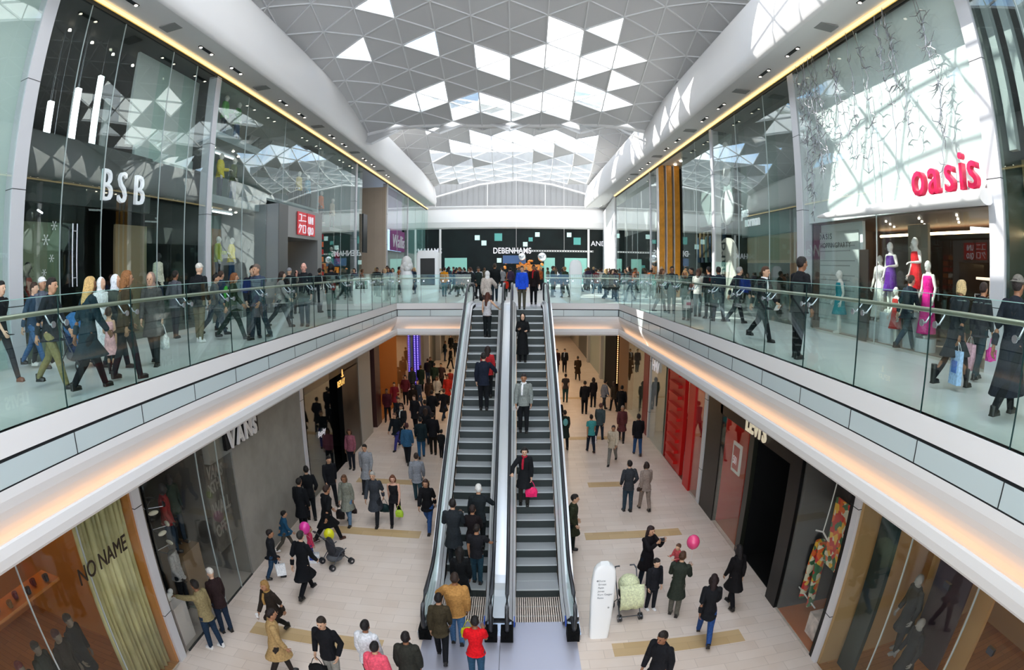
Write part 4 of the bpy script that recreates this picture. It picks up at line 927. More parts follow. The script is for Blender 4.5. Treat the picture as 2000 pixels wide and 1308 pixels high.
for k, x in enumerate((8.84, 9.34, 9.84)):
    t = empty('wood_post', (x, 33.0, 0), 0, ['first of the three tall honey wood posts, nearest the walkway', 'middle one of the three tall honey wood posts', 'third of the three tall honey wood posts, deepest in the recess'][k], 'post', 'three honey wood posts')
    MB().box(-.17, .17, -.12, .35, 0, 8.12).build('post_body', wood, t); MB().box(-.20, -.17, -.14, .35, 0, 8.12).build('post_edge', M_white, t)
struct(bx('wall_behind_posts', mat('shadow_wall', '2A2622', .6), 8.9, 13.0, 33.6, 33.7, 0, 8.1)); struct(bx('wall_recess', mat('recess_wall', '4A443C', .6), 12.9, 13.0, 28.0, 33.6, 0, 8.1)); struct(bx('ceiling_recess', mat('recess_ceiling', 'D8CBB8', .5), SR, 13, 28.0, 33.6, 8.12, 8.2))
WN[0] += 1; struct(bx('window_%d' % WN[0], M_shopg, SR, 12.9, 27.96, 27.98, 0, 8.1))
spots([(9.6, 28.7+1.2*k, 8.06) for k in range(4)], M_spot, 'round spotlight above the honey wood posts', 'spotlights above the wood posts', .09)
struct(bx('wall_poster_back', D_teal, 9.3, 9.4, 33.75, 36, 0, 7.5)); struct(bx('wall_grey_upper', M_grey, 9.4, 9.5, 36, 47.6, 4.5, 8.0)); struct(bx('wall_dark_lower', D_teal, 9.4, 9.5, 36, 47.6, 0, 4.5))
b = MB(); b.box(8.55, 8.70, 0, 15.2, 0, 8.1); o = struct(b.build('wall_right_flare', mat('flare_white', 'D9DCDC', .4))); o.data.transform(Matrix.Translation((8.62, 47.8, 0)) @ Matrix.Rotation(-.084, 4, 'Z') @ Matrix.Translation((-8.62, 0, 0)))
# ---------------- far facade
dl = text('letter_row', 'DEBENHAMS', (0, 0, 0), 1.0, 'F', M_sign, None, sx=1)
bpy.data.objects.remove(dl)
for (x, w_) in ((-2.6, 'above the escalators'), (-12.6, 'at the far left, behind the kiosk')):
    t = empty('shop_sign', (x, 61.9, 3.36), 0, 'white DEBENHAMS lettering on the black far facade '+w_, 'sign'); text('letters', 'DEBENHAMS', (x, 61.97, 3.38), .92, 'F', M_sign, t, sx=.80, bold=.01, space=1.02)
text('letters', 'AND', (8.35, 61.97, 4.3), .8, 'F', M_sign, empty('shop_sign', (8.3, 61.95, 4.2), 0, 'small white AND lettering on the far facade at the right', 'sign'), sx=1.0)
sqm = mat('window_square', 'BFE0DC', .3, emit=.5); sqt = mat('teal_square', '4E9A92', .3, emit=.25)
from_ = [(-4.6, 5.2, .5, 0), (-3.6, 4.75, .5, 0), (-2.1, 5.35, .8, 1), (5.2, 5.55, .5, 0), (4.4, 4.95, .45, 1), (3.6, 4.45, .5, 0), (9.6-1.2, 5.5, .5, 0), (9.7, 4.9, .8, 1), (-1.6, 2.4, .5, 0), (6.0, 2.0, .45, 1)]
from_ = [(-4.35, 5.15, .55, 0), (-3.6, 4.55, .55, 0), (-2.9+.9, 5.2, .85, 1), (2.35, 5.5, .5, 0), (1.6, 4.95, .45, 1), (1.0, 4.4, .5, 0), (5.9, 5.5, .5, 0), (6.8, 4.8, .8, 1), (-2.4+.5, 2.6, .5, 0), (2.9, 2.0, .45, 1)]
for k, (x, z, s, m_) in enumerate(from_):
    o = MB().box(-s/2, s/2, -.06, 0, -s/2, s/2).build('lit_square', [sqm, sqt][m_], loc=(x, 61.98, z)); tag(o, '%s lit square window on the black far facade' % (['pale', 'teal'][m_]), 'window', 'lit squares on the far facade')
gm = mat('far_shop_glass', '7FB5A8', .3, emit=.35)
for k, (a, b_, c_) in enumerate(((-8.0, -5.5, 2.9), (3.1, 4.3, 2.9), (5.4, 7.9, 2.9))):
    WN[0] += 1; struct(MB().box(a, b_, 61.9, 61.99, 0, c_).build('window_%d' % WN[0], gm))
for x in (7.95, -8.6): struct(MB().box(x, x+.22, 61.7, 61.9, 0, 6.15).build('trim_far_post', M_white))
b = MB()
for k in range(35): b.box(-1.4+.27*k, -1.25+.27*k, -.02, .02, .03, .12)
b.box(-1.5, 8.1, -.02, .02, .12, .16); b.box(-1.5, 8.1, -.02, .02, 0, .03)
for q in (0, 5): b.tube([(q, 0, .15), (q, 0, 8.2)], .015, 4)
tag(b.build('festoon_truss', M_white, loc=(0, 58.0, 3.45)), 'long white truss of small lights hung across the far end', 'lighting truss')
for k, (x, r_, z) in enumerate(((2.7, .48, 3.0), (.6, .42, 3.0))): tag(MB().ell((0, 0, 0), (r_, r_, r_), 16, 10).build('mirror_ball', mat('mirror_ball', 'D8DCE0', .15, .9), loc=(x, 58.0, z-.1)), ['larger silver mirror ball hanging right of the lettering', 'silver mirror ball hanging under the lettering'][k], 'decoration')
o = MB(); o.box(-.2, 2.3, 0, 1.5, 0, 2.1)
for k in range(26): o.ell((rnd.uniform(-1.6, 2.6), rnd.uniform(-.3, .6), rnd.uniform(1.7, 2.9)), (.16, .12, .12), 7, 5)
tag(o.build('gold_display', mat('gold_display', 'B8701E', .3, emit=.35, noise=.9, nscale=9), loc=(.2, 61.4-3, 0)), 'glowing golden display in the far shop entrance', 'display')
hb = MB(); hb.box(-1.2, 1.2, -.02, .02, 0, .85); 
tag(hb.build('blue_screen', mat('blue_screen', '3E5A86', .4, emit=.3), loc=(-.2, 58.2, 2.2)), 'blue banner under the DEBENHAMS lettering', 'banner')
# ---------------- kiosks on the bridge
def totem(name, loc, w, h, d, label, waist=.0, screen=None, txt=False):
    t = empty(name, loc, 0, label, 'information totem'); n = 16; vs = []; 
    prf = [(0, .86), (.05, .93), (.5, 1.0), (.85, 1.0), (.94, .97), (.98, .88), (1.0, .66)] if screen else [(0, .78), (.04, .82), (.25, .92+waist*.5), (.55, 1.0+waist), (.8, 1.0+waist), (.93, .86), (.975, .66), (1.0, .34)]
    for (u, k_) in prf:
        for q in range(n):
            a = 2*math.pi*q/n; c, s_ = math.cos(a), math.sin(a); e = .42
            vs.append((w/2*k_*math.copysign(abs(c)**e, c), d/2*math.copysign(abs(s_)**e, s_), h*u))
    m = len(prf); b = MB(); b.add(vs, [(i*n+q, i*n+(q+1) % n, (i+1)*n+(q+1) % n, (i+1)*n+q) for i in range(m-1) for q in range(n)], 0, True); b.add(vs[:n], [tuple(range(n))[::-1]]); b.add(vs[-n:], [tuple(range(n))])
    b.build('totem_body', mat('totem_white', 'F2F3F2', .3), t)
    if screen:
        x0, x1, z0, z1 = screen; MB().box(x0, x1, -d/2-.012, -d/2+.02, z0, z1).build('screen', M_black, t); MB().box(x0+.06, x1-.06, -d/2-.016, -d/2, z0+.06, z0+.35).build('screen_text', mat('screen_dark', '20262C', .3), t)
    if txt:
        g = mat('totem_ink', '8C8E90', .6)
        for k, s_ in enumerate(('Dune', 'Ernest', 'Faith', 'Jones', 'Kurt Geiger', 'Reiss')): text('totem_text', s_, (loc[0]-.12, loc[1]-d/2-.004, loc[2]+h*.80-.085*k), .062, 'F', g, t, ext=.002)
        MB().tube([(-w*.28, -d/2-.004, h*.81), (-w*.28, -d/2+.01, h*.81)], .02, 10).build('totem_arrow', g, t)
        MB().tube([(w*.26, -d/2-.006, h*.45), (w*.26, -d/2+.01, h*.45)], .02, 10).build('totem_button', M_grey, t)
    return t
totem('information_kiosk', (-4.33, 27.1, 0), 1.15, 2.5, .35, 'white rounded kiosk with a black screen on the bridge', screen=(-.36, .36, .80, 2.12))
totem('information_totem', (3.0, 28.0, 0), .64, 2.05, .22, 'slim white totem on the bridge right of the escalators', waist=.05)
totem('information_totem', (1.76, 9.5, -6), .50, 1.90, .2, 'white totem with a grey store list on the lower floor by the stroller', waist=-.02, txt=True)
totem('information_kiosk', (-6.9, 24.2, 0), .9, 1.25, .3, 'low white kiosk with a dark screen beside the crowd', screen=(-.3, .3, .75, 1.1))
t = empty('sculpture', (-5.32, 26.6, 0), 0, 'white carved figure like sculpture beside the screen kiosk', 'sculpture')
b = MB()
for (z, r_) in ((0, .2), (.1, .21), (.5, .26), (1.0, .30), (1.35, .30), (1.5, .26)): pass
b.tube([(0, 0, 0), (0, 0, .3), (0, 0, .8), (0, 0, 1.25), (0, 0, 1.5)], [.20, .24, .30, .32, .24], 18); b.build('sculpture_base', mat('totem_white'), t)
b = MB()
for k in range(10): a = k*.628; b.ell((.17*math.cos(a), .13*math.sin(a), 1.72+.12*math.sin(k*2.1)), (.16, .15, .17), 10, 7)
b.ell((0, 0, 1.95), (.26, .22, .30)); b.build('sculpture_top', mat('carved_white', 'DEDEDA', .5, bump=.8, nscale=9), t)

# ================================================================ lower floor shops
def lowglass(X, y0, y1, joints=()): return shopglass(X, y0, y1, -6, -1.6, joints, m=MC.get('low_glass') or glass('low_glass', (.97, .985, .98), .022))
# NO NAME
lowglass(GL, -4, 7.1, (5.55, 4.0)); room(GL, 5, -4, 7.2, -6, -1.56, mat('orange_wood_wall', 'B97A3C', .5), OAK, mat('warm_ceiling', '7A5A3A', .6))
b = MB(); pts = []
for k in range(37): u = k/36; pts.append((-6.98+.07*math.sin(k*1.9)+.03*math.sin(k*.7), 5.62+1.5*u))
vs = [(x, y, -5.95) for x, y in pts]+[(x, y, -1.6) for x, y in pts]
b.add(vs, [(i, i+1, 38+i, 37+i) for i in range(36)], 0, True)
o = b.build('shop_curtain', mat('gold_green_curtain', 'BDB582', .5, noise=.25, nscale=1.5)); sm_ = o.modifiers.new('t', 'SOLIDIFY'); sm_.thickness = .02; tag(o, 'tall gold and green draped curtain behind the NO NAME window', 'curtain')
t = empty('shop_sign', (-6.7, 5.1, -3.2), 0, 'thin dark NO NAME letters on the lower left window', 'sign')
text('letters', 'NO NAME', (-6.71, 5.2, -3.02), .40, 'L', mat('sign_ink', '2A1E14', .5), t, ext=.01, sx=.80, rot=.02, shear=.15)
for k, (y, c, hc_) in enumerate(((3.5, '2A2620', '5A1418'), (4.1, '1E2420', '1A1412'), (4.6, '26201C', '3A1416'), (5.1, '1C1C1E', '2A2220'))):
    mannequin((-7.3-.12*(k % 2), y, -5.5), R(-80), ('coat', c), ('trousers', '15161A'), ['mannequin in a brown black coat, first from the frame edge in the NO NAME window', 'mannequin in a green black coat in the NO NAME window', 'mannequin in a dark brown coat under the shelf in the NO NAME window', 'mannequin in a black coat beside the gold curtain'][k], skin='6A5A4A', sex='m', hair=('short', hc_), group=None)
sh = empty('shoe_shelf', (-7.9, 3.0, -3.35), 0, 'long orange wooden shelf of dark shoes behind the NO NAME window', 'shelf'); MB().box(-.5, .05, 0, 2.6, -.06, 0).build('shelf_board', mat('orange_board', 'C07A3A', .4), sh)
for k in range(9):
    c = ['5A1418', '1A1412', '2E1A14', '26221C', '6A4A1E'][k % 5]; b = MB(); b.ell((0, .02, .05), (.06, .14, .05)); b.tube([(0, -.07, .04), (0, -.08, .16)], [.05, .05], 8)
    tag(b.build('shoe', mat('shoe_'+c, c, .4), loc=(-8.0-.12*(k % 2), 3.2+.27*k, -3.35), rz=R(70)), '%s shoe on the orange shelf, place %s from the frame edge' % ({'5A1418': 'dark red', '1A1412': 'black', '2E1A14': 'brown', '26221C': 'charcoal', '6A4A1E': 'tan'}[c], ['one', 'two', 'three', 'four', 'five', 'six', 'seven', 'eight', 'nine'][k]), 'shoe', 'shoes on the orange shelf')
tube_light((-8.6, 1, -1.75), (-8.6, 6.8, -1.75), M_warmtube, 'warm strip lamp in the NO NAME shop ceiling', .05)
# VANS
lowglass(GL, 7.55, 11.2, (9.6, 10.5)); M_conc = mat('grey_concrete_wall', '8E8A82', .7, noise=.12, nscale=2)
struct(bx('wall_concrete_left', M_conc, GL-.25, GL, 11.25, 15.9, -6, -1.6)); struct(bx('wall_concrete_fascia', M_conc, GL-.2, GL-.02, 10.2, 11.25, -2.6, -1.6))
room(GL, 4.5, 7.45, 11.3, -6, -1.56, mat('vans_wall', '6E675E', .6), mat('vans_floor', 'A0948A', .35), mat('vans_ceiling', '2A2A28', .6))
t = empty('shop_sign', (-6.68, 10.6, -2.36), 0, 'bold white VANS letters projecting from the lower left wall', 'sign')
for k, ch in enumerate('VANS'): text('letter', ch, (-6.60, 10.92+.43*k, -2.42), .58, 'L', M_white, t, ext=.03, sx=.86, bold=.022)
MB().box(-.06, .03, .25, 2.05, -.1, .74).build('sign_back', M_black, t)
gp = MB().box(-.03, .03, 0, 1.0, -1.6, .9).build('graffiti_poster', mat('grey_poster', '5E5850', .6, noise=.3, nscale=4), loc=(-7.0, 10.2, -3.3)); tag(gp, 'grey hand lettered poster reading VAN WALL under the VANS sign', 'poster')
for (s_, dz, sz, rt) in (('VANS', .3, .42, -.15), ('XTH', -.1, .38, .1), ('WALL', -.65, .46, -.05), ('OFF', -1.2, .42, .08)): text('poster_text', s_, (-6.965, 10.25, -3.3+dz), sz, 'L', mat('poster_ink', '8E887E', .6), gp, ext=.004, sx=.72, bold=.012, rot=rt)
G4 = None
mannequin((-7.7, 9.3, -4.6), R(-60), ('jacket', '8E2A2A'), ('trousers', '2A3A4A'), 'mannequin in a red jacket in the VANS window', skin='3A3430', sex='m', group=G4)
mannequin((-7.9, 9.9, -4.6), R(-100), ('jacket', '34423A'), ('trousers', '26303A'), 'mannequin in a dark green jacket in the VANS window', skin='3A3430', sex='m', group=G4)
mannequin((-7.6, 9.05, -5.9), R(-70), ('jacket', 'B9B4B0'), ('trousers', '24282E'), 'mannequin in a pale grey jacket low in the VANS window', skin='3A3430', sex='m', group=G4)
pt = empty('display_plinth', (-7.5, 9.4, -6), 0, 'brown and green display table behind the VANS glass', 'plinth')
MB().box(-.55, .25, -.25, .85, 0, .08).build('plinth_base', mat('plinth_green', '4E5A50', .5), pt); MB().box(-.75, .0, -.1, .7, .08, 1.38).build('plinth_body', mat('plinth_brown', '8A6E50', .5), pt)
wp = MB().box(-.25, .25, -.25, .25, 0, 1.0).build('display_plinth', mat('plinth_white', 'D9CEC6', .5), loc=(-7.15, 7.95, -6)); tag(wp, 'white cube plinth beside the pointing man', 'plinth')
b = MB(); b.ell((0, 0, .12), (.09, .16, .09)); b.ell((0, .12, .2), (.06, .08, .07)); b.tube([(0, -.1, .1), (0, -.2, .02)], [.05, .02], 8); tag(b.build('display_ornament', mat('orn_white', 'E4E0DA', .4), loc=(-7.15, 7.95, -5.0)), 'small white ornament on the white plinth', 'ornament')
ch_ = empty('shoe_rack', (-7.6, 8.5, -6), 0, 'tree shaped metal rack holding pale shoes in the VANS window', 'rack')
MB().tube([(0, 0, 0), (0, 0, 3.4)], .04, 8).build('rack_pole', M_blackm, ch_)
for k, z in enumerate((1.9, 2.4, 2.9)):
    b = MB()
    for q in range(5): a = q*1.257+k; b.tube([(0, 0, z), (.42*math.cos(a), .42*math.sin(a), z)], .012, 5)
    b.build('rack_arm', M_steel, ch_)
    for q in range(5):
        a = q*1.257+k; s_ = MB(); s_.ell((0, 0, .05), (.045, .13, .05)); tag(s_.build('display_shoe', mat('shoe_E8DFC8' if (k+q) % 2 else 'shoe_1A1A1A', 'E8DFC8' if (k+q) % 2 else '1A1A1A', .5), loc=(-7.6+.42*math.cos(a), 8.5+.42*math.sin(a), -6+z), rz=a), 'small trainer on the metal shoe rack', 'shoe', 'trainers on the metal shoe rack')
tube_light((-8.6, 7.8, -1.8), (-8.6, 11, -1.8), M_tube, 'white strip lamp in the VANS shop ceiling')
struct(MB().box(GL-.03, GL+.01, 7.6, 11.2, -6.0, -5.97).build('trim_glass_foot', M_dark))
# black shop with gold sign
room(GL, 4, 16.25, 22.3, -6, -1.56, M_blackm, mat('black_floor', '1A1A1A', .2), M_blackm)
struct(MB().box(GL-.2, GL, 16.2, 22.4, -2.35, -1.56).build('wall_black_fascia', M_black)); struct(MB().box(GL-.2, GL, 20.3, 22.5, -6, -2.3).build('wall_black_pier', M_black)); lowglass(GL, 16.3, 18.8)
t = empty('shop_sign', (-6.66, 19.5, -2.75), 0, 'glowing gold lettering with a small crest on the black shop', 'sign')
gs = mat('gold_sign', 'FFC56A', .4, emit=1.1)
text('letters', 'REPLAY', (-6.66, 19.5, -2.78), .34, 'L', gs, t, sx=.82, ext=.005); b = MB(); b.ell((.02, .6, .45), (.02, .06, .14)); b.tube([(.02, .45, .33), (.02, .6, .29), (.02, .75, .33)], .015, 5); b.build('crest', gs, t)
t = empty('window_lettering', (-6.7, 16.8, -4), 0, 'small white script lettering on the black shop window', 'sign'); text('letters', 'Replay', (-6.72, 17.2, -4.05), .3, 'L', M_sign, t, ext=.002, shear=.3)
for k, (y, c) in enumerate(((17.6, 'B8A89A'), (19.4, 'C8B0A0'))): mannequin((-8.3, y, -5.6), R(-90), ('jacket', c), ('trousers', '2A2E36'), ['dim mannequin in a beige jacket behind the black shop glass', 'dim mannequin in a pale jacket in the black shop doorway'][k], sex='m', skin='7A6A5A', group=None)
spots([(-7.6, 16.9, -1.8), (-8.0, 18.2, -1.8), (-7.4, 16.6, -4.9)], M_spot, 'small bright spotlight in the black shop', 'spotlights in the black shop', .05)
struct(MB().box(GL-.5, GL+.02, 22.65, 24.6, -6, -1.56).build('wall_pilaster_left', mat('pilaster_grey', '9A9890', .5))); struct(MB().box(GL-.5, GL+.0, 22.45, 22.65, -6, -1.56).build('wall_pilaster_left', mat('pilaster_dark', '5A5850', .5)))
# warm entrance beyond
struct(MB().box(GL-.5, GL+.02, 25.4, 26.4, -6, -1.56).build('wall_maroon_pier', mat('maroon_pier', '3A1A18', .4)))
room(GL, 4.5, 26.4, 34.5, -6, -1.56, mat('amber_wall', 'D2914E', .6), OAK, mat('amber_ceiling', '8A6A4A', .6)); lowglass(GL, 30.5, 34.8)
tube_light((-8.5, 27, -1.8), (-8.5, 34, -1.8), M_warmtube, 'warm strip lamp in the amber lit shop beyond the pilaster')
t = empty('led_column', (-6.55, 35.9, -6), 0, 'slim column glowing with purple blue lights', 'light column')
MB().box(-.2, .2, -.3, .3, 0, 4.42).build('column_core', mat('violet_core', '3A2A8E', .4, emit=.6), t)
b = MB()
for k in range(36):
    for q in (-.1, .1): b.ell((q, -.31, .2+.118*k), (.035, .02, .035), 6, 4)
b.build('led_dots', mat('led_violet', '8A78FF', .4, emit=3.5), t)
for (a, b_, c, m_) in ((36.5, 44, 'left', '6E6A62'), (44, 52, 'left', '3A3E3C'), (52, 61.8, 'left', '9A9488')): struct(MB().box(GL-.2, GL, a, b_, -6, -1.56).build('wall_lower_far_'+c, mat('far_'+m_, m_, .4)))
for (x, y) in ((-6.6, 40), (-6.6, 46), (6.0, 38), (6.0, 45)): struct(MB().box(x-.15, x+.25, y-.3, y+.3, -6, -1.56).build('wall_column_far', M_grey))
# lower right
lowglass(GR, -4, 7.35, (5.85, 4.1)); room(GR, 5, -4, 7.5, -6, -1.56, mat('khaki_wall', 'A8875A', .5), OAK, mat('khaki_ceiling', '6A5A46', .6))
struct(bx('wall_teal_strip', mat('deep_teal', '12282A', .3), 6.5, 6.6, 6.75, 7.3, -6, -1.6))
for k, (x, y, c) in enumerate(((6.95, 6.25, '24282C'), (6.9, 5.75, '2A2C30'))):
    mannequin((x+.2, y+.1, -5.86 if k else -5.2), R(80), ('coat', c), ('trousers', '1E2024'), ['farther mannequin with a shiny metal head and dark coat, lower right window', 'nearer mannequin with a shiny metal head and dark coat, lower right window'][k], skin='8E8A84', sex='m', group=None, lod='m')
tag(bx('wood_board', TANW, 7.6, 7.7, 6.3, 6.6, -6, -1.6), 'narrow tan wood panel left of the metal headed mannequins', 'panel'); tag(bx('wood_board', TANW, 7.9, 8.0, 4.9, 5.4, -6, -1.6), 'wide tan wood panel right of the metal headed mannequins', 'panel')
mp_ = MB().box(0, .05, 0, 1.0, 0, 2.6).build('folding_screen', mat('plum_panel', '3A2A30', .5), loc=(7.5, 5.3, -5.2)); tag(mp_, 'plum coloured panel behind the metal headed mannequins', 'panel')
b = MB()
for k in range(4):
    for q in range(4):
        if (k+q) % 2: b.box(.5*k, .5*k+.5, .5*q, .5*q+.5, 0, .01)
tag(b.build('checked_rug', mat('rug_dark', '2E2C2A', .7), loc=(6.6, 2.6, -5.98)), 'dark checked rug on the wooden floor at the lower right corner', 'rug')
for k, (y, z) in enumerate(((4.75, -2.55), (3.4, -2.9))):
    tag(MB().box(-.03, .03, -.07, .07, -.05, .05).build('glass_clamp', M_steeld, loc=(6.05, y, z)), ['square steel clamp on the lower right glass', 'second square steel clamp nearer the frame edge'][k], 'clamp')
tube_light((8.2, 1, -1.75), (8.2, 7, -1.75), M_warmtube, 'warm strip lamp in the lower right corner shop', .05)
# display window with printed trousers
lowglass(GR, 7.85, 9.75); room(GR, 2.2, 7.8, 9.8, -6, -1.56, mat('display_dark', '34363A', .5), mat('orange_floor', 'B4622E', .35), mat('display_dark', '34363A', .5))
t = empty('printed_trousers', (6.5, 9.2, -3.95), 0, 'flower printed trousers hung from a slanted white stick', 'trousers')
pr_ = mat('flower_print', 'C9B58A', .7, noise=.9, nscale=9); prt = bpy.data.materials.new('flower_pattern'); prt.use_nodes = True
_n = prt.node_tree; _v = _n.nodes.new('ShaderNodeTexVoronoi'); _v.inputs['Scale'].default_value = 9; _r = _n.nodes.new('ShaderNodeValToRGB'); _r.color_ramp.interpolation = 'CONSTANT'
for p_, c_ in ((0, 'D9D2B8'), (.25, 'E0662A'), (.45, '3E6E4A'), (.62, 'E8B23A'), (.8, 'C8322E')):
    e_ = _r.color_ramp.elements.new(p_) if p_ else _r.color_ramp.elements[0]; e_.color = (*srgb(c_), 1)
_r.color_ramp.elements[-1].color = (*srgb('C8322E'), 1)
_tc = _n.nodes.new('ShaderNodeTexCoord'); _sp = _n.nodes.new('ShaderNodeSeparateColor'); _n.links.new(_tc.outputs['Object'], _v.inputs['Vector']); _n.links.new(_v.outputs['Color'], _sp.inputs[0]); _n.links.new(_sp.outputs[0], _r.inputs['Fac']); _n.links.new(_r.outputs['Color'], _n.nodes['Principled BSDF'].inputs['Base Color'])
b = MB(); b.tube([(0, .02, 0), (0, .12, -.5), (0, .22, -1.6)], [.13, .13, .09], 10, sq=.5); b.tube([(0, -.1, 0), (0, -.14, -.5), (0, -.2, -1.6)], [.13, .13, .09], 10, sq=.5); b.build('trouser_cloth', prt, t)
b = MB(); b.tube([(0, -.3, .12), (0, 0, .22), (0, .3, .12)], .02, 6); b.tube([(0, 0, .22), (0, -.25, 2.1)], .015, 5); b.build('hanger', M_white, t); b = MB(); b.tube([(0, -.45, -1.5), (0, .45, -1.45)], .02, 5); b.build('trouser_bar', M_white, t)
t = MB().box(-.03, .03, -.3, .3, -.75, .75).build('printed_banner', prt, loc=(6.5, 8.62, -3.55)); tag(t, 'orange flower printed banner next to the black frame', 'banner')
tag(MB().box(-.2, .2, -.22, .22, 0, .55).build('display_cube', mat('cube_print', 'D9C8C0', .5, noise=.3, nscale=5), loc=(6.5, 8.4, -5.96)), 'pale patterned cube on the orange window floor', 'display cube')
spots([(6.5, 8.3, -1.8), (6.6, 9.2, -1.8), (6.4, 8.7, -1.8)], M_spot, 'small spotlight over the printed trousers window', 'spotlights over the trousers window', .06)
# black shop with cut-off white sign
struct(MB().box(GR, GR+.25, 9.8, 15.1, -2.55, -1.56).build('wall_black_fascia_right', M_black)); struct(MB().box(GR-.05, GR+.4, 9.8, 10.35, -6, -1.6).build('wall_black_pier_right', M_black))
struct(MB().box(GR, GR+.3, 14.9, 16.2, -6, -1.56).build('wall_black_pier_right', M_black)); struct(MB().box(GR+.02, GR+.3, 12.55, 12.85, -6, -2.5).build('wall_black_pier_right', mat('dark_olive', '1C1E18', .3)))
room(GR+.1, 4, 9.8, 12.6, -6, -1.56, M_blackm, mat('black_floor', '1A1A1A', .2), M_blackm)
t = empty('shop_sign', (5.98, 12.9, -2.5), 0, 'cream LEVIS lettering on the black fascia under the right edge', 'sign'); text('letters', "LEVI'S", (6.0, 13.05, -2.47), .62, 'R', mat('sign_cream', 'E8DCC0', .5, emit=.4), t, sx=.85, ext=.02, bold=.015)
room(GR+.1, 1.6, 12.9, 14.95, -6, -1.56, mat('deep_red_wall', 'B01810', .45), mat('red_brown_floor', 'A0522E', .3), mat('deep_red_wall', 'B01810', .45)); lowglass(GR+.02, 12.9, 14.9)
t = empty('framed_poster', (6.35, 14.2, -3.7), 0, 'white framed poster with red numerals in the red display window', 'poster'); MB().box(-.02, .02, -.32, .32, -.45, .45).build('frame', M_white, t); MB().box(-.03, -.02, -.22, .22, -.35, .35).build('print', mat('print_red', 'B82A2A', .5), t); text('print_text', '501', (6.31, 14.38, -3.88), .34, 'R', M_sign, t, ext=.002, sx=.6)
mannequin((6.75, 13.4, -5.96), R(90), ('shirt', 'A8A29A'), ('trousers', '6A6A66'), 'mannequin with golden hair in a grey outfit in the red display window', skin='B8966A', hair=('long', 'D8A850'), group=None)
tube_light((6.9, 13.1, -1.8), (6.9, 14.8, -1.8), M_warmtube, 'added warm fill strip brightening the red display window')  # fill light added because the red interior came out dark
tube_light((7.4, 8.0, -1.8), (7.4, 9.6, -1.8), M_warmtube, 'added warm fill strip brightening the printed trousers window', .03)  # extra strip put in to lighten the trousers window
spots([(6.6, 14.5, -1.75), (6.7, 13.4, -1.75)], M_spot, 'small spotlight over the red display window', 'spotlights over the red window', .06)
# red shop
RED = mat('signal_red', 'C3120E', .4); REDD = mat('darker_red', '9A0E0C', .4)
room(GR, 3, 16.55, 21.3, -6, -1.56, REDD, mat('red_floor', '7A3A2A', .3), REDD); lowglass(GR, 16.6, 18.3)
t = empty('red_wall_display', (6.1, 18.9, -6), 0, 'tall signal red wall of stacked ledges in the red shop', 'display wall')
MB().box(0, .5, 0, 2.1, 0, 4.4).build('display_case', RED, t)
for k in range(10): MB().box(-.16, .0, .35, 1.6, .35+.42*k, .47+.42*k).build('ledge', RED, t)
tag(MB().box(-.05, .3, -.35, .35, 0, 4.4).build('red_pier', RED, loc=(6.05, 17.75, -6)), 'signal red pier standing right of the ledged red wall', 'pier')
mannequin((6.9, 17.2, -5.9), R(90), ('jacket', 'C87A5A'), ('trousers', '8A5A4A'), 'warm lit mannequin in the red shop window', skin='C8906A', group=None)
spots([(6.4, 17.0, -1.8), (6.6, 16.9, -1.8), (6.4, 18.4, -1.8)], M_spot, 'bright spotlight in the red shop ceiling', 'spotlights in the red shop', .07)
lowglass(GR, 21.4, 24.6, ()); room(GR, 3, 21.3, 24.8, -6, -1.56, mat('grey_green_shop', '7C8478', .5), M_grey, M_grey)
struct(MB().box(GR-.04, GR+.3, 24.2, 25.2, -6, -1.56).build('wall_maroon_pier', mat('maroon_pier2', '7A1424', .4)))
t = empty('window_lettering', (6.0, 22.6, -2.6), 0, 'white cut-off lettering on the glass beside the maroon pier', 'sign'); text('letters', 'HMV', (5.98, 23.5, -2.75), .7, 'R', M_sign, t, ext=.01, sx=.8)
lowglass(GR, 25.2, 29.0); room(GR, 3, 25.2, 29.4, -6, -1.56, mat('grey_green_shop', '7C8478', .5), M_grey, M_grey)
struct(MB().box(GR, GR+.3, 29.0, 31.8, -6, -1.56).build('wall_umber_panel', mat('umber_panel', '5E3E16', .5))); struct(MB().box(GR, GR+.2, 32.4, 37, -6, -1.56).build('wall_black_far', M_blackm))
t = empty('led_column', (6.0, 32.2, -6), 0, 'slim column with a line of warm orange lights by the umber panel', 'light column'); MB().box(-.1, .1, -.15, .15, 0, 4.42).build('column_core', M_blackm, t); b = MB()
for k in range(30): b.ell((0, -.16, .9+.118*k), (.03, .02, .04), 6, 4)
b.build('led_dots', mat('led_orange', 'FFB878', .4, emit=3.5), t)
for (a, b_, m_) in ((37, 45, '8E9A94'), (45, 53, '3A3E3C'), (53, 61.8, '9A9488')): struct(MB().box(GR, GR+.2, a, b_, -6, -1.56).build('wall_lower_far_right', mat('far_'+m_, m_, .4)))
# ceiling lamps under the bridge
k = 0
for y in (28, 33, 38, 43, 49, 55):
    for x in (-3.5, 0, 3.2):
        o = MB().box(-.5, .5, -.5, .5, 0, .03).build('ceiling_light', mat('lower_lamp', 'FFE2BC', .6, emit=15), loc=(x, y, -1.56)); tag(o, 'square warm ceiling lamp over the lower floor under the bridge', 'light', 'ceiling lamps under the bridge')
for X_, s_ in ((GL+.55, 'left'), (GR-.55, 'right')):
    for k in range(9):
        y = 7.6+2.05*k
        o = MB().tube([(0, 0, 0), (0, 0, .03)], .07, 10).build('ceiling_spotlight', M_spot, loc=(X_, y, -1.56)); tag(o, 'round downlight in the soffit over the %s lower shopfronts' % s_, 'light', 'downlights over the %s lower shopfronts' % s_)
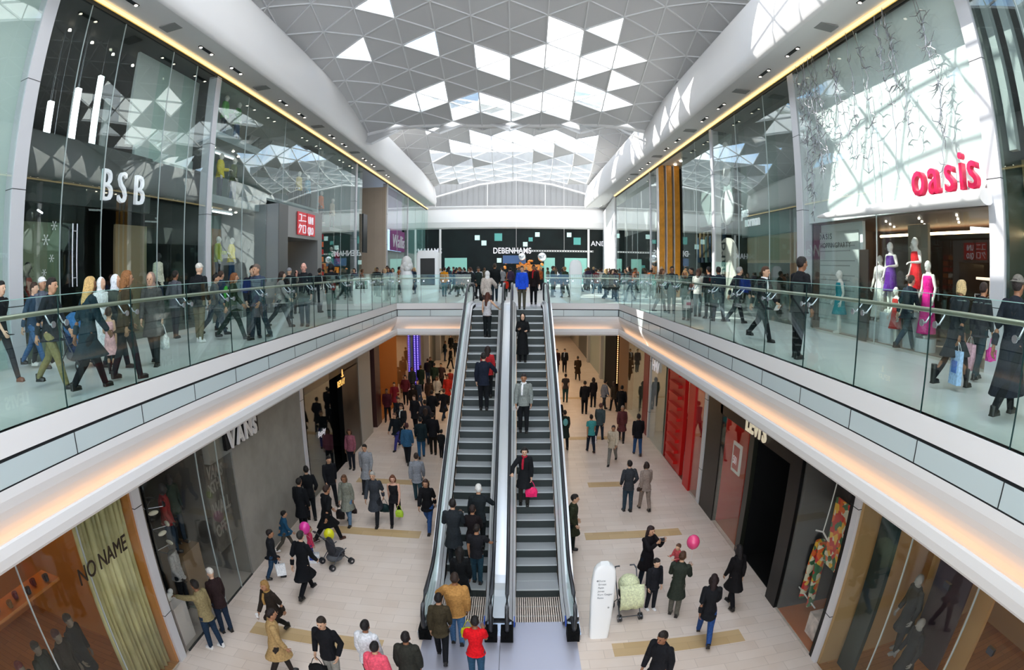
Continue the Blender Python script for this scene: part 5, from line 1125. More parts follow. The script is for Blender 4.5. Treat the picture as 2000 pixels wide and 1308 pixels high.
# ================================================================ people
PEOPLE = [
((-8.65, 5.96, 0.0),-80, 1.78, 'm','walk', ('tee','1C1C20'),('trousers','2A2C30'),('short','15100C'),'n','person in a black t-shirt walking at the left frame edge', {'shoe': '6A3A24'}),
((-9.2, 7.28, 0.0),-70, 1.72, 'm','walk2', ('jacket','34465A'),('trousers','3E6088'),('short','3A2618'),'m','person in blue jeans behind the black t-shirt walker', {}),
((-9.15, 7.51, 0.0),-80, 1.76, 'm','stroll', ('jacket','5E6470'),('trousers','23282C'),None, 'n','person in a grey jacket and white cap beside the first left column', {'hat': ('cap','E2E0DC'),'shoe': 'E4E2DC'}),
((-7.01, 5.94, 0.0),-75, 1.74, 'm','walk2', ('jacket','22262C'),('trousers','77704A'),('short','1C120C'),'n','young person with dark hair in a black jacket and khaki trousers', {}),
((-6.07, 5.97, 0.0),-15, 1.7, 'f','walk', ('coat','1F3038'),('trousers','16181C'),('verylong','C9A468'),'n','person with very long blonde hair in a dark coat and black boots', {}),
((-7.75, 8.03, 0.0),-100, 1.66, 'f','push', ('long','D8DAD8'),('trousers','2A4A52'),None, 'm','person in a white headscarf and pale coat pushing a buggy', {'hood': 'E8E8E6'}),
((-7.06, 7.74, 0.0),-80, 1.68, 'f','stroll', ('jacket','1C2024'),('trousers','1F2A30'),None, 'n','person with a white hood over a black jacket behind the striped child', {'hood': 'DCDEE2'}),
((-6.76, 7.23, 0.0),20, 1.1, 'f','wait', ('dress','D8A8A8'),('skirt','7A1E2E'),('short','3A2418'),'n','small child in a pink and white striped dress and dark red tights', {'head': 1.25, 'shoe': '1A1416'}),
((-6.05, 6.89, 0.0),-30, 1.72, 'f','stroll2', ('jacket','4A3C2C'),('trousers','1D262C'),('long','8A5A30'),'n','person with long auburn hair in a brown jacket and dark jeans', {}),
((-6.49, 8.24, 0.0),-160, 1.68, 'f','stroll', ('coat','4C4A48'),('trousers','2A2E30'),None, 'n','person in a patterned brown headscarf carrying a white bag', {'hood': '8A7468'}),
((-8.73, 12.13, 0.0),-10, 1.74, 'm','pocket', ('jacket','55565C'),('trousers','31363C'),('short','1E1812'),'m','person in a grey jacket in front of the BSB doorway', {}),
((-7.44, 11.38, 0.0),-5, 1.86, 'm','pocket', ('jacket','17191C'),('trousers','6A6450'),None, 'n','broad person in a black jacket and white cap seen from behind', {'hat': ('cap','DAD4C8'),'fat': 1.15, 'shoe': 'E0DEDA'}),
((-7.82, 12.71, 0.0),-60, 1.66, 'm','walk', ('jacket','5A5E60'),('trousers','2E3A44'),('short','15100C'),'m','person in a pale grey jacket walking right of the broad capped person', {}),
((-8.34, 13.93, 0.0),-20, 1.7, 'f','stroll', ('jacket','27364A'),('trousers','31404A'),('short','3A2618'),'m','person in a navy jacket left of the green backpack', {}),
((-6.79, 11.91, 0.0),-60, 1.66, 'f','walk2', ('jacket','26331F'),('trousers','2A3530'),('long','7A4A26'),'n','person with brown hair wearing a bright green backpack', {'pack': '3E9A3A'}),
((-6.44, 12.42, 0.0),-140, 1.78, 'm','stroll', ('jacket','171C26'),('trousers','1E2A30'),('short','15100C'),'n','person in a dark navy jacket beside the grey blue suit', {}),
((-6.05, 11.99, 0.0),160, 1.8, 'm','stroll2', ('jacket','3A4456'),('trousers','26303A'),('short','6A5A50'),'n','person in a grey blue suit near the grey portal', {}),
((-6.67, 14.58, 0.0),-60, 1.66, 'f','walk', ('jacket','8E8A86'),('trousers','2A3034'),('long','2A1A14'),'m','person with dark hair and a pale sleeve by the grey portal', {}),
((-7.67, 17.59, 0.0),0, 1.72, 'm','stand', ('jacket','1A1C22'),('trousers','2A3238'),None, 'm','person in a dark jacket and peaked cap in the portal doorway', {'hat': ('cap','8A8A8E')}),
((-6.05, 14.99, 0.0),-170, 1.82, 'm','phone', ('jacket','1D1F22'),('trousers','3E4A52'),('bald',''),'n','bald person in a black jacket holding a phone to the ear', {'fat': 1.15, 'skin': 'D8A08E'}),
((-6.07, 17.48, 0.0),10, 1.8, 'm','hold', ('jacket','15161A'),('trousers','1F4038'),('afro','0E0C0A'),'m','tall person with curly black hair in a black jacket', {}),
((-7.51, 20.23, 0.0),-20, 1.7, 'm','stand', ('jacket','24262C'),('trousers','2C3238'),('short','15100C'),'m','person in charcoal behind the bald phone caller', {}),
((-8.29, 19.82, 0.0),40, 1.62, 'f','wait', ('coat','2C2024'),('trousers','1C1C20'),('long','3A2018'),'m','person in a dark plum coat by the portal shelf', {}),
((5.25, 9.26, 0.0),-80, 1.9, 'm','stand', ('jacket','16171A'),('trousers','121316'),('short','181210'),'n','tall person in a black suit seen in profile by the oasis column', {}),
((5.69, 11.9, 0.0),-150, 1.8, 'm','walk2', ('jacket','191B1F'),('trousers','17191C'),('short','4A2E1C'),'n','striding person in a black suit and white shirt holding a paper', {'scarf': 'E8E8E8'}),
((6.76, 16.01, 0.0),-80, 1.82, 'm','walk', ('jacket','1C1F28'),('trousers','1E2226'),('short','9A9894'),'n','grey haired person in a dark suit striding past the white arch panel', {}),
((6.39, 16.65, 0.0),0, 1.76, 'm','stroll', ('jacket','1E2832'),('trousers','222A34'),('short','15100C'),'m','person in a dark suit seen from behind left of the grey haired person', {}),
((6.46, 17.75, 0.0),20, 1.74, 'm','stand', ('jacket','1D1E22'),('trousers','26302E'),('short','15100C'),'m','person in black with a printed shopping bag near the wood posts', {}),
((5.44, 17.1, 0.0),150, 1.66, 'f','lean', ('jacket','4E5A50'),('trousers','2E4A44'),('bob','B98A58'),'n','blonde person leaning forward over the right handrail', {}),
((5.7, 19.78, 0.0),170, 1.74, 'm','stand', ('jacket','26282C'),('trousers','2C3638'),('short','15100C'),'m','dark haired person in charcoal behind the leaning blonde person', {}),
((5.4, 20.29, 0.0),-120, 1.66, 'f','stroll', ('coat','6E5A46'),('trousers','2A2E30'),('long','5A3A22'),'m','person in a brown coat in front of the wood posts', {}),
((6.32, 18.54, 0.0),-30, 1.68, 'f','hold', ('sweater','D4CCC4'),('trousers','4E5E60'),('long','4A3022'),'m','person in a cream top with dark hair near the printed bag', {}),
((6.7, 20.43, 0.0),100, 1.72, 'm','wait', ('jacket','1A1A1E'),('trousers','2A2C30'),('short','15100C'),'m','person in black talking near the right tower glass', {}),
((8.86, 10.08, 0.0),-90, 1.78, 'm','walk', ('jacket','1B2230'),('trousers','2A3A44'),('short','3A2A20'),'n','person in a dark navy jacket striding past the red dress mannequin', {}),
((6.61, 6.19, 0.0),-85, 1.7, 'f','walk2', ('coat','23262A'),('skirt','8A8C84'),('bob','C2A878'),'n','person with a blonde bob in a black jacket and pale skirt', {}),
((5.94, 4.43, 0.0),-85, 1.8, 'm','walk', ('long','20222A'),('trousers','17181A'),('short','2A2220'),'n','person in a long dark coat and grey brimmed hat at the right frame edge', {'hat': ('brim','6E6A62')}),
((7.72, 6.58, 0.0),-80, 1.66, 'f','stroll', ('jacket','2A2A2E'),('trousers','22343A'),('short','2A1A14'),'m','person in dark clothes with a pink bag behind the hatted person', {}),
((0.77, 24.66, 0.0),180, 1.76, 'm','stand', ('jacket','1E1616'),('trousers','141418'),('short','140E0A'),'m','person in a black coat and red scarf at the head of the escalators', {'scarf': 'B81E28'}),
((-1.05, 27.05, 0.0),0, 1.84, 'm','stand', ('jacket','14181A'),('trousers','1F2C34'),('short','3A2A1E'),'m','broad person in a black jacket at the top of the up escalator', {'fat': 1.15}),
((-0.58, 31.15, 0.0),180, 1.05, 'm','stand', ('jacket','C8301E'),('trousers','1C2A28'),('short','2A1C14'),'m','child in a bright red jacket between the escalator heads', {'head': 1.2}),
((-4.15, 31.91, 0.0),-10, 1.7, 'm','stand', ('sweater','E0921A'),('trousers','2E6A74'),('short','3A1E14'),'m','person in an orange top right of the screen kiosk', {}),
((-3.69, 33.14, 0.0),-60, 1.66, 'm','walk', ('jacket','16201E'),('trousers','1A3A34'),('short','15100C'),'m','person in black beside the orange top', {}),
((-3.19, 31.83, 0.0),100, 1.72, 'm','stroll', ('jacket','1A1E26'),('trousers','1E3632'),('short','5A3A22'),'m','person in a dark jacket near the hanging pink bag', {}),
((-2.26, 27.99, 0.0),60, 1.74, 'm','walk2', ('jacket','1E2426'),('trousers','14181A'),('short','4A2A1E'),'m','person in a dark jacket left of the up escalator head', {}),
((-2.02, 29.49, 0.0),-170, 1.68, 'f','stroll', ('jacket','24302E'),('trousers','16181A'),('short','15100C'),'m','person in black waiting just left of the up escalator', {}),
((2.04, 31.3, 0.0),-90, 1.76, 'm','stand', ('jacket','2A3A40'),('trousers','2A4A48'),('short','3A2A20'),'m','person in a dark jacket over a pale blue shirt right of the escalators', {}),
((2.73, 30.79, 0.0),40, 1.74, 'm','stroll', ('jacket','2E3A28'),('trousers','2A4440'),('short','8A6A3E'),'m','fair haired person in a dark olive jacket right of the escalators', {}),
((3.02, 29.73, 0.0),-20, 1.7, 'm','walk', ('jacket','203028'),('trousers','1E4A40'),('short','15100C'),'f','person in dark green walking behind the slim white totem', {}),
((4.8, 28.0, 0.0),-130, 1.68, 'f','walk', ('jacket','4A3828'),('trousers','17181A'),('long','3A2416'),'m','person with brown hair in a brown jacket beside the right corner', {}),
((-5.56, 28.28, 0.0),0, 1.78, 'm','stand', ('jacket','2E4A6A'),('trousers','24282C'),('short','15100C'),'m','person in a blue jacket beside the white sculpture', {}),
((-7.18, 31.87, 0.0),170, 1.7, 'f','hold', ('jacket','D0CCC8'),('trousers','2A5A60'),('long','2A1A14'),'m','person in a white jacket left of the white sculpture', {}),
((-1.1, 21.12, -0.22),0, 1.7, 'f','reach', ('puffer','B9AFA6'),('trousers','4A3A3A'),None, 'n','person in a pale hooded jacket with a black shoulder bag stepping off the up escalator', {'hood': 'D8D8D6'}),
((-1.05, 20.07, -0.92),-20, 1.64, 'f','reach', ('top','B8B6B8'),('trousers','141A1C'),('verylong','4A2418'),'n','person with long red brown hair holding the up escalator handrail', {}),
((-0.99, 16.61, -2.77),0, 1.8, 'm','reach', ('jacket','161C2A'),('trousers','101216'),('short','1A1210'),'n','person in a dark navy jacket leaning on the up escalator handrail', {}),
((-0.9, 17.34, -2.53),0, 1.66, 'f','stand', ('jacket','A8262A'),('trousers','16181C'),('long','241612'),'m','person in a red jacket hidden behind the navy jacket on the up escalator', {}),
((-0.9, 12.41, -5.31),0, 1.76, 'm','reach', ('jacket','1B2124'),('trousers','15181A'),('short','D8D6D0'),'n','white haired person in a dark coat on the up escalator', {}),
((-1.48, 11.9, -5.54),0, 1.8, 'm','hold', ('coat','23282C'),('trousers','1D2226'),('short','1A1412'),'n','person in a dark grey suit reading papers on the up escalator', {}),
((-1.03, 11.98, -5.54),-10, 1.62, 'f','hold', ('jacket','1A1416'),('trousers','1A2028'),('short','241612'),'n','person in a black jacket with a red stripe on the up escalator', {}),
((-0.9, 11.44, -5.77),-10, 1.6, 'm','reach', ('shirt','1C1C20'),('trousers','24404E'),('short','1C1410'),'n','person in a black top and teal jeans reaching for the up escalator handrail', {}),
((-1.2, 10.59, -6.0),0, 1.68, 'f','stand', ('coat','101214'),('trousers','16243A'),('long','120E0C'),'n','person in a long black coat and black hair low on the up escalator', {}),
((-1.18, 9.26, -6.0),0, 1.8, 'm','reachL', ('puffer','B5854A'),('trousers','4A7098'),('short','2E2018'),'n','person in a padded tan jacket at the foot of the up escalator', {'fat': 1.2}),
((-1.44, 8.72, -6.0),0, 1.66, 'f','stroll', ('jacket','3C3424'),('trousers','14161A'),('short','120C0A'),'n','person in an olive jacket stepping towards the up escalator', {}),
((-0.71, 8.04, -6.0),0, 1.62, 'f','hold', ('tee','D4141E'),('trousers','2F5068'),('short','100C0C'),'n','person in a bright red t-shirt at the bottom of the view', {}),
((0.22, 21.48, 0.0),180, 1.68, 'f','stand', ('puffer','1E4CC8'),('trousers','4E4A3E'),('short','2A1A14'),'n','person in a bright blue jacket stepping onto the down escalator', {}),
((0.22, 18.78, -1.61),180, 1.66, 'f','hold', ('long','101214'),('trousers','101114'),None, 'n','person in a long black hooded coat on the down escalator', {'hood': '0E0F12'}),
((0.22, 15.79, -3.23),180, 1.78, 'm','stand', ('sweater','7E8480'),('trousers','15171A'),('short','2A2220'),'n','person in a grey v-neck sweater on the down escalator', {'scarf': 'F0F0F0'}),
((0.22, 13.59, -4.61),180, 1.66, 'f','reach', ('coat','17191C'),('trousers','2A2824'),('bun','1A1412'),'n','person in a black coat and red scarf holding a pink bag on the down escalator', {'scarf': 'A81E34'}),
((-6.3, 12.67, -6.0),-60, 1.3, 'm','walk', ('jacket','1E4A66'),('trousers','4A463E'),('short','140E0C'),'n','child in a blue jacket walking by the grey concrete wall', {'head': 1.12, 'shoe': 'E2E0DC'}),
((-6.03, 11.16, -6.0),-70, 1.45, 'm','stroll', ('jacket','1C1E22'),('trousers','27405A'),('short','1C120E'),'n','youth in a black jacket and jeans carrying a small white bag', {'head': 1.08}),
((-4.96, 10.67, -6.0),-15, 1.8, 'm','walk', ('coat','101216'),('trousers','101115'),('short','2A2622'),'n','person in a black suit walking away beside the youth with the white bag', {}),
((-6.3, 14.83, -6.0),30, 1.8, 'm','pocket', ('jacket','121417'),('trousers','14181C'),('short','100C0A'),'n','person in a black jacket standing against the grey concrete wall', {}),
((-6.21, 13.91, -6.0),-10, 1.76, 'm','stand', ('coat','131518'),('trousers','121418'),('short','15100C'),'n','person in a black coat left of the pink balloon', {}),
((-5.28, 13.53, -6.0),-40, 1.82, 'm','walk2', ('coat','101113'),('trousers','131416'),('short','2E1C14'),'n','tall person in a black coat striding right of the pink balloon', {'shoe': '4A2A1E'}),
((-5.39, 12.31, -6.0),-60, 1.05, 'f','stand', ('jacket','C83A5E'),('trousers','2C3A6E'),('short','6A4A2A'),'n','small child in pink beside the buggy with the pink balloon', {'head': 1.22}),
((-4.96, 8.72, -6.0),160, 1.66, 'f','walk', ('jacket','2A221C'),('trousers','1A1A18'),('bob','9A7440'),'n','person in a dark jacket and tan fur collar holding a white cup', {'scarf': 'A8824A'}),
((-4.45, 7.57, -6.0),-60, 1.7, 'm','stroll', ('coat','A88A5C'),('trousers','2A2420'),('short','1A0E0A'),'n','person in a tan trench coat at the bottom left', {}),
((-3.33, 7.5, -6.0),175, 1.78, 'm','pocket', ('sweater','111216'),('trousers','8E8C84'),('short','2A2018'),'n','person in a black jumper and grey trousers holding a black bag', {}),
((-2.59, 7.59, -6.0),-10, 1.7, 'f','stand', ('puffer','D6D8DC'),('trousers','22242A'),('short','120C0C'),'n','person in a white padded jacket at the bottom of the view', {}),
((-2.31, 7.07, -6.0),-10, 1.64, 'f','stand', ('puffer','E0566A'),('trousers','24242A'),('short','141010'),'n','person in a coral pink hooded jacket at the bottom of the view', {}),
((-1.83, 7.38, -6.0),0, 1.68, 'f','stand', ('puffer','2C2C26'),('trousers','1A1C20'),('short','140C0C'),'n','person in a dark olive padded coat right of the coral jacket', {}),
((-6.25, 7.96, -6.0),80, 1.74, 'm','point', ('sweater','8A7C58'),('trousers','1C2E42'),('short','1A120E'),'n','person in a khaki jumper and jeans pointing at the shop window', {'shoe': 'E0DEDA'}),
((-6.25, 8.59, -6.0),60, 1.68, 'f','stand', ('jacket','2A1C1C'),('trousers','1E2C3E'),None, 'n','person in a dark jacket and white hat behind the pointing person', {'hat': ('cap','D8D0C4')}),
((-5.04, 14.77, -6.0),175, 1.68, 'f','stroll', ('coat','7A7C70'),('trousers','5A7690'),('long','5A3A24'),'n','person in a grey green cardigan and pale jeans carrying black bags', {}),
((-4.21, 15.01, -6.0),178, 1.8, 'm','walk', ('coat','34383E'),('trousers','1C1E22'),('short','A8A49C'),'n','grey haired person in a dark suit walking between two dressed down people', {}),
((-3.63, 15.1, -6.0),-175, 1.68, 'f','walk2', ('top','1C1C1E'),('trousers','141418'),('long','6A3E28'),'n','person in a black vest top carrying a lime green bag', {'skin': 'D0A088'}),
((-5.1, 17.4, -6.0),175, 1.8, 'm','stroll2', ('coat','8C8E92'),('trousers','26282C'),('short','100C0A'),'n','person in an open grey coat behind the grey haired suit', {}),
((-3.21, 16.74, -6.0),5, 1.74, 'm','stroll', ('jacket','85888E'),('trousers','2E4850'),('short','2E2018'),'n','person in a grey hooded top walking away near the escalator', {}),
((-2.56, 14.72, -6.0),175, 1.74, 'f','walk', ('jacket','131316'),('trousers','2E4E80'),('long','3E2820'),'n','person in a black jacket and blue jeans beside the up escalator', {}),
((-6.02, 16.11, -6.0),-140, 1.76, 'm','stroll', ('jacket','141519'),('trousers','14161A'),('short','15100C'),'m','person in black leaving the black shop', {}),
((-6.3, 19.51, -6.0),178, 1.66, 'f','stand', ('sweater','8E5460'),('trousers','20242C'),('long','3A2018'),'m','person in a dusty pink top in the black shop doorway', {}),
((-5.06, 22.19, -6.0),160, 1.7, 'm','walk', ('jacket','121A1E'),('trousers','3A3A7A'),('short','5A3A2E'),'m','person in a dark jacket and indigo jeans beyond the pilaster', {}),
((-4.24, 20.39, -6.0),-5, 1.7, 'f','stroll', ('puffer','2E5674'),('trousers','181A1E'),('short','3A1418'),'m','person in a blue padded jacket walking away in the crowd', {}),
((-3.82, 21.18, -6.0),10, 1.74, 'm','stroll2', ('jacket','17262A'),('trousers','2A5A80'),('short','1A1A1C'),'m','person in dark green and blue jeans right of the blue padded jacket', {}),
((-3.4, 21.66, -6.0),0, 1.8, 'm','stand', ('jacket','15161A'),('trousers','1C1812'),('short','14100E'),'m','person in a black jacket with a stripe across the shoulders', {}),
((-3.0, 21.24, -6.0),-20, 1.2, 'm','stand', ('jacket','1A1C1E'),('trousers','1A1C20'),('short','15100C'),'m','child in black beside the up escalator', {'head': 1.15}),
((-5.09, 23.6, -6.0),175, 1.72, 'm','walk2', ('jacket','1A1A1E'),('trousers','1E1E22'),('short','4A2E22'),'m','person with a white scarf hanging over a black jacket', {'scarf': 'D8D8D0'}),
((1.51, 13.44, -6.0),-100, 1.76, 'm','pocket', ('coat','2C301F'),('trousers','1C2420'),('short','1A120E'),'n','person in a dark olive coat beside the down escalator', {}),
((3.54, 16.0, -6.0),10, 1.74, 'm','pocket', ('jacket','34363A'),('trousers','2C3C48'),('short','1A1210'),'n','person in a grey hooded jacket walking arm in arm', {}),
((4.11, 16.05, -6.0),10, 1.66, 'f','stroll', ('jacket','8A7A70'),('trousers','84746A'),('bob','2A1A14'),'n','person in a beige jacket and beige trousers with a cross body bag', {}),
((3.14, 11.46, -6.0),-150, 1.72, 'f','photo', ('coat','141114'),('trousers','16202C'),('long','2A1614'),'n','person in a long black coat taking a photograph', {}),
((3.07, 10.4, -6.0),-160, 1.42, 'm','stand', ('jacket','1A1B20'),('trousers','1A1C22'),('short','1A1412'),'n','youth in black with white trainers beside the buggy', {'head': 1.1, 'shoe': 'E2E0DE'}),
((3.55, 10.08, -6.0),-30, 1.7, 'm','hold', ('coat','2A3028'),('trousers','5A5850'),('short','4A3020'),'n','person in a dark green coat carrying a small child', {}),
((3.96, 9.03, -6.0),-15, 1.72, 'f','walk', ('jacket','16171A'),('trousers','27477E'),('long','1E0E0E'),'n','person with long dark hair in a black leather jacket and blue jeans', {}),
((4.98, 10.17, -6.0),15, 1.68, 'f','stroll2', ('coat','100E10'),('trousers','101014'),('long','140E0E'),'n','person in a black coat by the black shop pier', {}),
((2.49, 7.3, -6.0),130, 1.78, 'm','stroll', ('jacket','17181C'),('trousers','24262A'),('short','1E1612'),'n','young person in a black jacket at the bottom right of the view', {}),
((5.02, 21.51, -6.0),0, 1.78, 'm','stroll', ('jacket','121316'),('trousers','27466E'),('short','140E0C'),'m','person in a black jacket and jeans beside the maroon pier', {}),
((3.8, 20.54, -6.0),160, 1.68, 'f','walk2', ('puffer','B8AA94'),('trousers','7A7870'),('short','3A3230'),'m','person in a cream padded jacket and grey trousers', {}),
((4.69, 23.39, -6.0),170, 1.7, 'f','stroll', ('coat','5A2E2E'),('trousers','1E1A1E'),('short','8A7A6A'),'m','person in a maroon coat behind the cream padded jacket', {}),
((3.13, 22.06, -6.0),10, 1.64, 'f','stroll', ('shirt','3E8E8C'),('trousers','1E2430'),('short','14100E'),'m','person in a turquoise top carrying a white bag with a red print', {}),
((3.72, 23.62, -6.0),-30, 1.74, 'm','stroll2', ('jacket','3E4A4C'),('trousers','22303E'),('short','5A3A30'),'m','person in a grey green jacket right of the turquoise top', {}),
((2.06, 22.53, -6.0),5, 1.72, 'f','stroll', ('coat','1F2A24'),('trousers','14161A'),('short','1E1612'),'m','person in a dark coat wearing a pale teal backpack', {'pack': '6EB0B0'}),
((3.61, 28.33, -6.0),0, 1.78, 'm','stand', ('jacket','141417'),('trousers','121216'),('short','15100C'),'m','person in black standing in front of the shiny floor joint', {}),
((4.27, 29.75, -6.0),10, 1.68, 'f','stand', ('jacket','161418'),('trousers','16161A'),('long','1A1010'),'m','person with long dark hair in a black jacket near the joint in the floor', {}),
((4.78, 29.15, -6.0),-60, 1.68, 'f','stroll', ('jacket','6A6E78'),('trousers','2E3236'),('short','15100C'),'m','person in a patterned grey jacket left of the umber panel', {}),
((5.26, 28.79, -6.0),20, 1.66, 'f','stroll', ('jacket','3A3024'),('trousers','1A1A1E'),('long','2A1A12'),'m','person in a brown jacket in front of the umber panel', {}),
((5.33, 27.0, -6.0),-20, 1.8, 'm','stand', ('coat','121214'),('trousers','121316'),('short','15100C'),'m','large person in a black coat in front of the umber panel', {'fat': 1.15}),
((2.83, 31.02, -6.0),0, 1.66, 'f','stand', ('shirt','3A3434'),('trousers','1E3A3A'),('short','15100C'),'m','person in a patterned top standing alone near the down escalator', {}),
((4.22, 37.27, -6.0),0, 1.76, 'm','walk', ('coat','3A2C1E'),('trousers','1E1E1E'),('short','15100C'),'f','person in a brown coat with a white bag under the bridge edge', {}),
((3.58, 40.36, -6.0),180, 1.78, 'm','stand', ('jacket','16181E'),('trousers','16161A'),('short','15100C'),'f','person in a dark suit and pale shirt under the bridge', {'scarf': 'A8B8D0'}),
((3.01, 40.37, -6.0),170, 1.76, 'm','stand', ('coat','2A1618'),('trousers','161416'),('short','15100C'),'f','person in a dark red coat beside the suited person under the bridge', {}),
((1.89, 24.49, -6.0),180, 1.76, 'm','stand', ('long','141416'),('trousers','121214'),('short','15100C'),'m','person in a long black coat half hidden by the down escalator', {}),
((-6.47, 26.61, -6.0),185, 1.72, 'm','stroll2', ('jacket','4A1A22'),('trousers','16161A'),('short','3A2418'),'f','person in dark wine red passing the amber lit shop', {}),
((-6.59, 28.92, -6.0),185, 1.62, 'm','walk', ('coat','7A1E2A'),('trousers','27364A'),('short','15100C'),'f','person in crimson passing the amber lit shop', {}),
((-4.8, 25.28, -6.0),160, 1.7, 'm','pocket', ('coat','1A1A1E'),('trousers','16161A'),('short','3A2418'),'f','person in black in the thick of the lower crowd', {}),
((-4.12, 24.16, -6.0),10, 1.73, 'm','pocket', ('coat','2A2A30'),('trousers','27364A'),('short','15100C'),'f','person in charcoal in the thick of the lower crowd', {}),
((-4.09, 26.06, -6.0),10, 1.76, 'm','pocket', ('jacket','16181C'),('trousers','16161A'),('short','15100C'),'f','person in blue black in the thick of the lower crowd', {}),
((-4.41, 30.26, -6.0),170, 1.73, 'f','walk', ('jacket','B8B4AA'),('trousers','16161A'),('long','3A2418'),'f','person in off white near the up escalator', {}),
((-4.7, 29.09, -6.0),10, 1.78, 'f','stand', ('jacket','3A2A20'),('trousers','1A1C22'),('long','15100C'),'f','person in dark brown in the thick of the lower crowd', {}),
((-5.27, 29.03, -6.0),160, 1.7, 'f','stroll2', ('coat','2E3A4A'),('trousers','27364A'),('long','3A2418'),'f','person in slate blue in the thick of the lower crowd', {}),
((-6.22, 30.13, -6.0),185, 1.73, 'f','pocket', ('jacket','5A1E28'),('trousers','16161A'),('bob','15100C'),'f','person in burgundy in the thick of the lower crowd', {}),
((-6.32, 32.76, -6.0),185, 1.74, 'f','stroll', ('jacket','2A3236'),('trousers','16161A'),('bob','3A2418'),'f','person in dark slate by the purple light column', {}),
((-3.84, 30.31, -6.0),160, 1.74, 'm','pocket', ('coat','B02A20'),('trousers','16161A'),('short','15100C'),'f','person in orange red near the up escalator', {}),
((-4.73, 34.4, -6.0),170, 1.77, 'm','walk', ('jacket','3A2A2A'),('trousers','16161A'),('short','15100C'),'f','person in dark mauve near the up escalator', {}),
((-3.99, 32.91, -6.0),10, 1.62, 'f','walk', ('coat','8E2A22'),('trousers','1A1C22'),('short','3A2418'),'f','person in brick red near the up escalator', {}),
((-5.78, 36.76, -6.0),170, 1.75, 'm','stroll2', ('jacket','14201A'),('trousers','16161A'),('short','3A2418'),'f','person in green black in the thick of the lower crowd', {}),
((-5.9, 36.2, -6.0),0, 1.68, 'm','stand', ('jacket','1A1C20'),('trousers','27364A'),('short','3A2418'),'f','person in soft black by the purple light column', {}),
((-5.12, 33.97, -6.0),10, 1.79, 'm','stroll2', ('jacket','1E3026'),('trousers','16161A'),('short','15100C'),'f','person in bottle green in the thick of the lower crowd', {}),
((-5.02, 41.74, -6.0),-60, 1.68, 'm','stroll2', ('jacket','121416'),('trousers','16161A'),('short','2A1A12'),'f','person in jet black walking under the bridge', {}),
((-5.9, 45.32, -6.0),-60, 1.71, 'f','pocket', ('jacket','24323A'),('trousers','27364A'),('short','3A2418'),'f','person in petrol blue walking under the bridge', {}),
((-5.9, 49.58, -6.0),170, 1.73, 'f','stroll', ('coat','1A1A1A'),('trousers','16161A'),('long','3A2418'),'f','person in plain black walking under the bridge', {}),
((-5.16, 46.69, -6.0),185, 1.68, 'f','walk', ('jacket','20242A'),('trousers','16161A'),('short','2A1A12'),'f','person in ink grey walking under the bridge', {}),
((-5.9, 33.37, -6.0),0, 1.73, 'm','stroll2', ('coat','1A2A22'),('trousers','16161A'),('short','3A2418'),'f','person in dark pine by the purple light column', {}),
((-5.49, 24.87, -6.0),185, 1.75, 'f','walk', ('jacket','17181C'),('trousers','27364A'),('short','3A2418'),'f','person in ebony passing the amber lit shop', {}),
((-3.65, 27.04, -6.0),-15, 1.67, 'm','walk', ('coat','1C1C20'),('trousers','27364A'),('short','3A2418'),'f','person in dull black near the up escalator', {}),
((-3.88, 22.8, -6.0),10, 1.69, 'f','stroll2', ('coat','101216'),('trousers','27364A'),('long','2A1A12'),'f','person in deep black in the thick of the lower crowd', {}),
((-5.28, 27.42, -6.0),0, 1.76, 'f','stand', ('jacket','20160F'),('trousers','27364A'),('bob','15100C'),'f','person in sepia brown in the thick of the lower crowd', {}),
((-8.31, 32.56, 0.0),170, 1.76, 'm','hold', ('jacket','1A1E24'),('trousers','1E2024'),('short','15100C'),'f','person in a black jacket with black hair before the beige stone wall', {}),
((-6.59, 32.97, 0.0),170, 1.64, 'f','hold', ('jacket','2A3A4A'),('trousers','2A3A50'),('long','15100C'),'f','person in a slate blue jacket with black hair before the beige stone wall', {}),
((-8.74, 37.88, 0.0),120, 1.63, 'm','pocket', ('jacket','6A2A2E'),('trousers','3E5A6A'),('short','15100C'),'f','person in a dark red jacket with black hair before the beige stone wall', {}),
((-6.96, 29.55, 0.0),170, 1.82, 'f','hold', ('coat','4A3A2E'),('trousers','16181C'),('bob','15100C'),'f','person in a brown coat with black hair before the beige stone wall', {}),
((-8.27, 35.34, 0.0),-60, 1.73, 'm','hold', ('coat','8A8A8C'),('trousers','1E2024'),('short','15100C'),'f','person in a grey coat with black hair before the beige stone wall', {}),
((-6.48, 37.96, 0.0),170, 1.71, 'f','stroll2', ('coat','26302E'),('trousers','2A3A50'),('long','5A3A20'),'f','person in a dark green coat with brown hair before the beige stone wall', {}),
((-6.41, 31.23, 0.0),170, 1.77, 'm','stand', ('sweater','B8B0A8'),('trousers','3E5A6A'),('short','5A3A20'),'f','person in a cream jumper with brown hair before the beige stone wall', {}),
((-8.22, 43.26, 0.0),170, 1.78, 'f','pocket', ('sweater','3A2E44'),('trousers','16181C'),('bob','5A3A20'),'f','person in a dull purple jumper with brown hair midway down the left walkway', {}),
((-8.61, 30.02, 0.0),-60, 1.69, 'm','stroll2', ('sweater','A85A2E'),('trousers','1E2024'),('short','5A3A20'),'f','person in a rust jumper with brown hair before the beige stone wall', {}),
((-7.73, 31.69, 0.0),-90, 1.69, 'f','stroll', ('puffer','35506E'),('trousers','2A3A50'),('long','5A3A20'),'f','person in a denim blue padded jacket with brown hair before the beige stone wall', {}),
((-6.58, 47.96, 0.0),0, 1.71, 'm','stroll2', ('puffer','C8C8CC'),('trousers','3E5A6A'),('short','C0A070'),'f','person in a white padded jacket with fair hair far down the left walkway', {}),
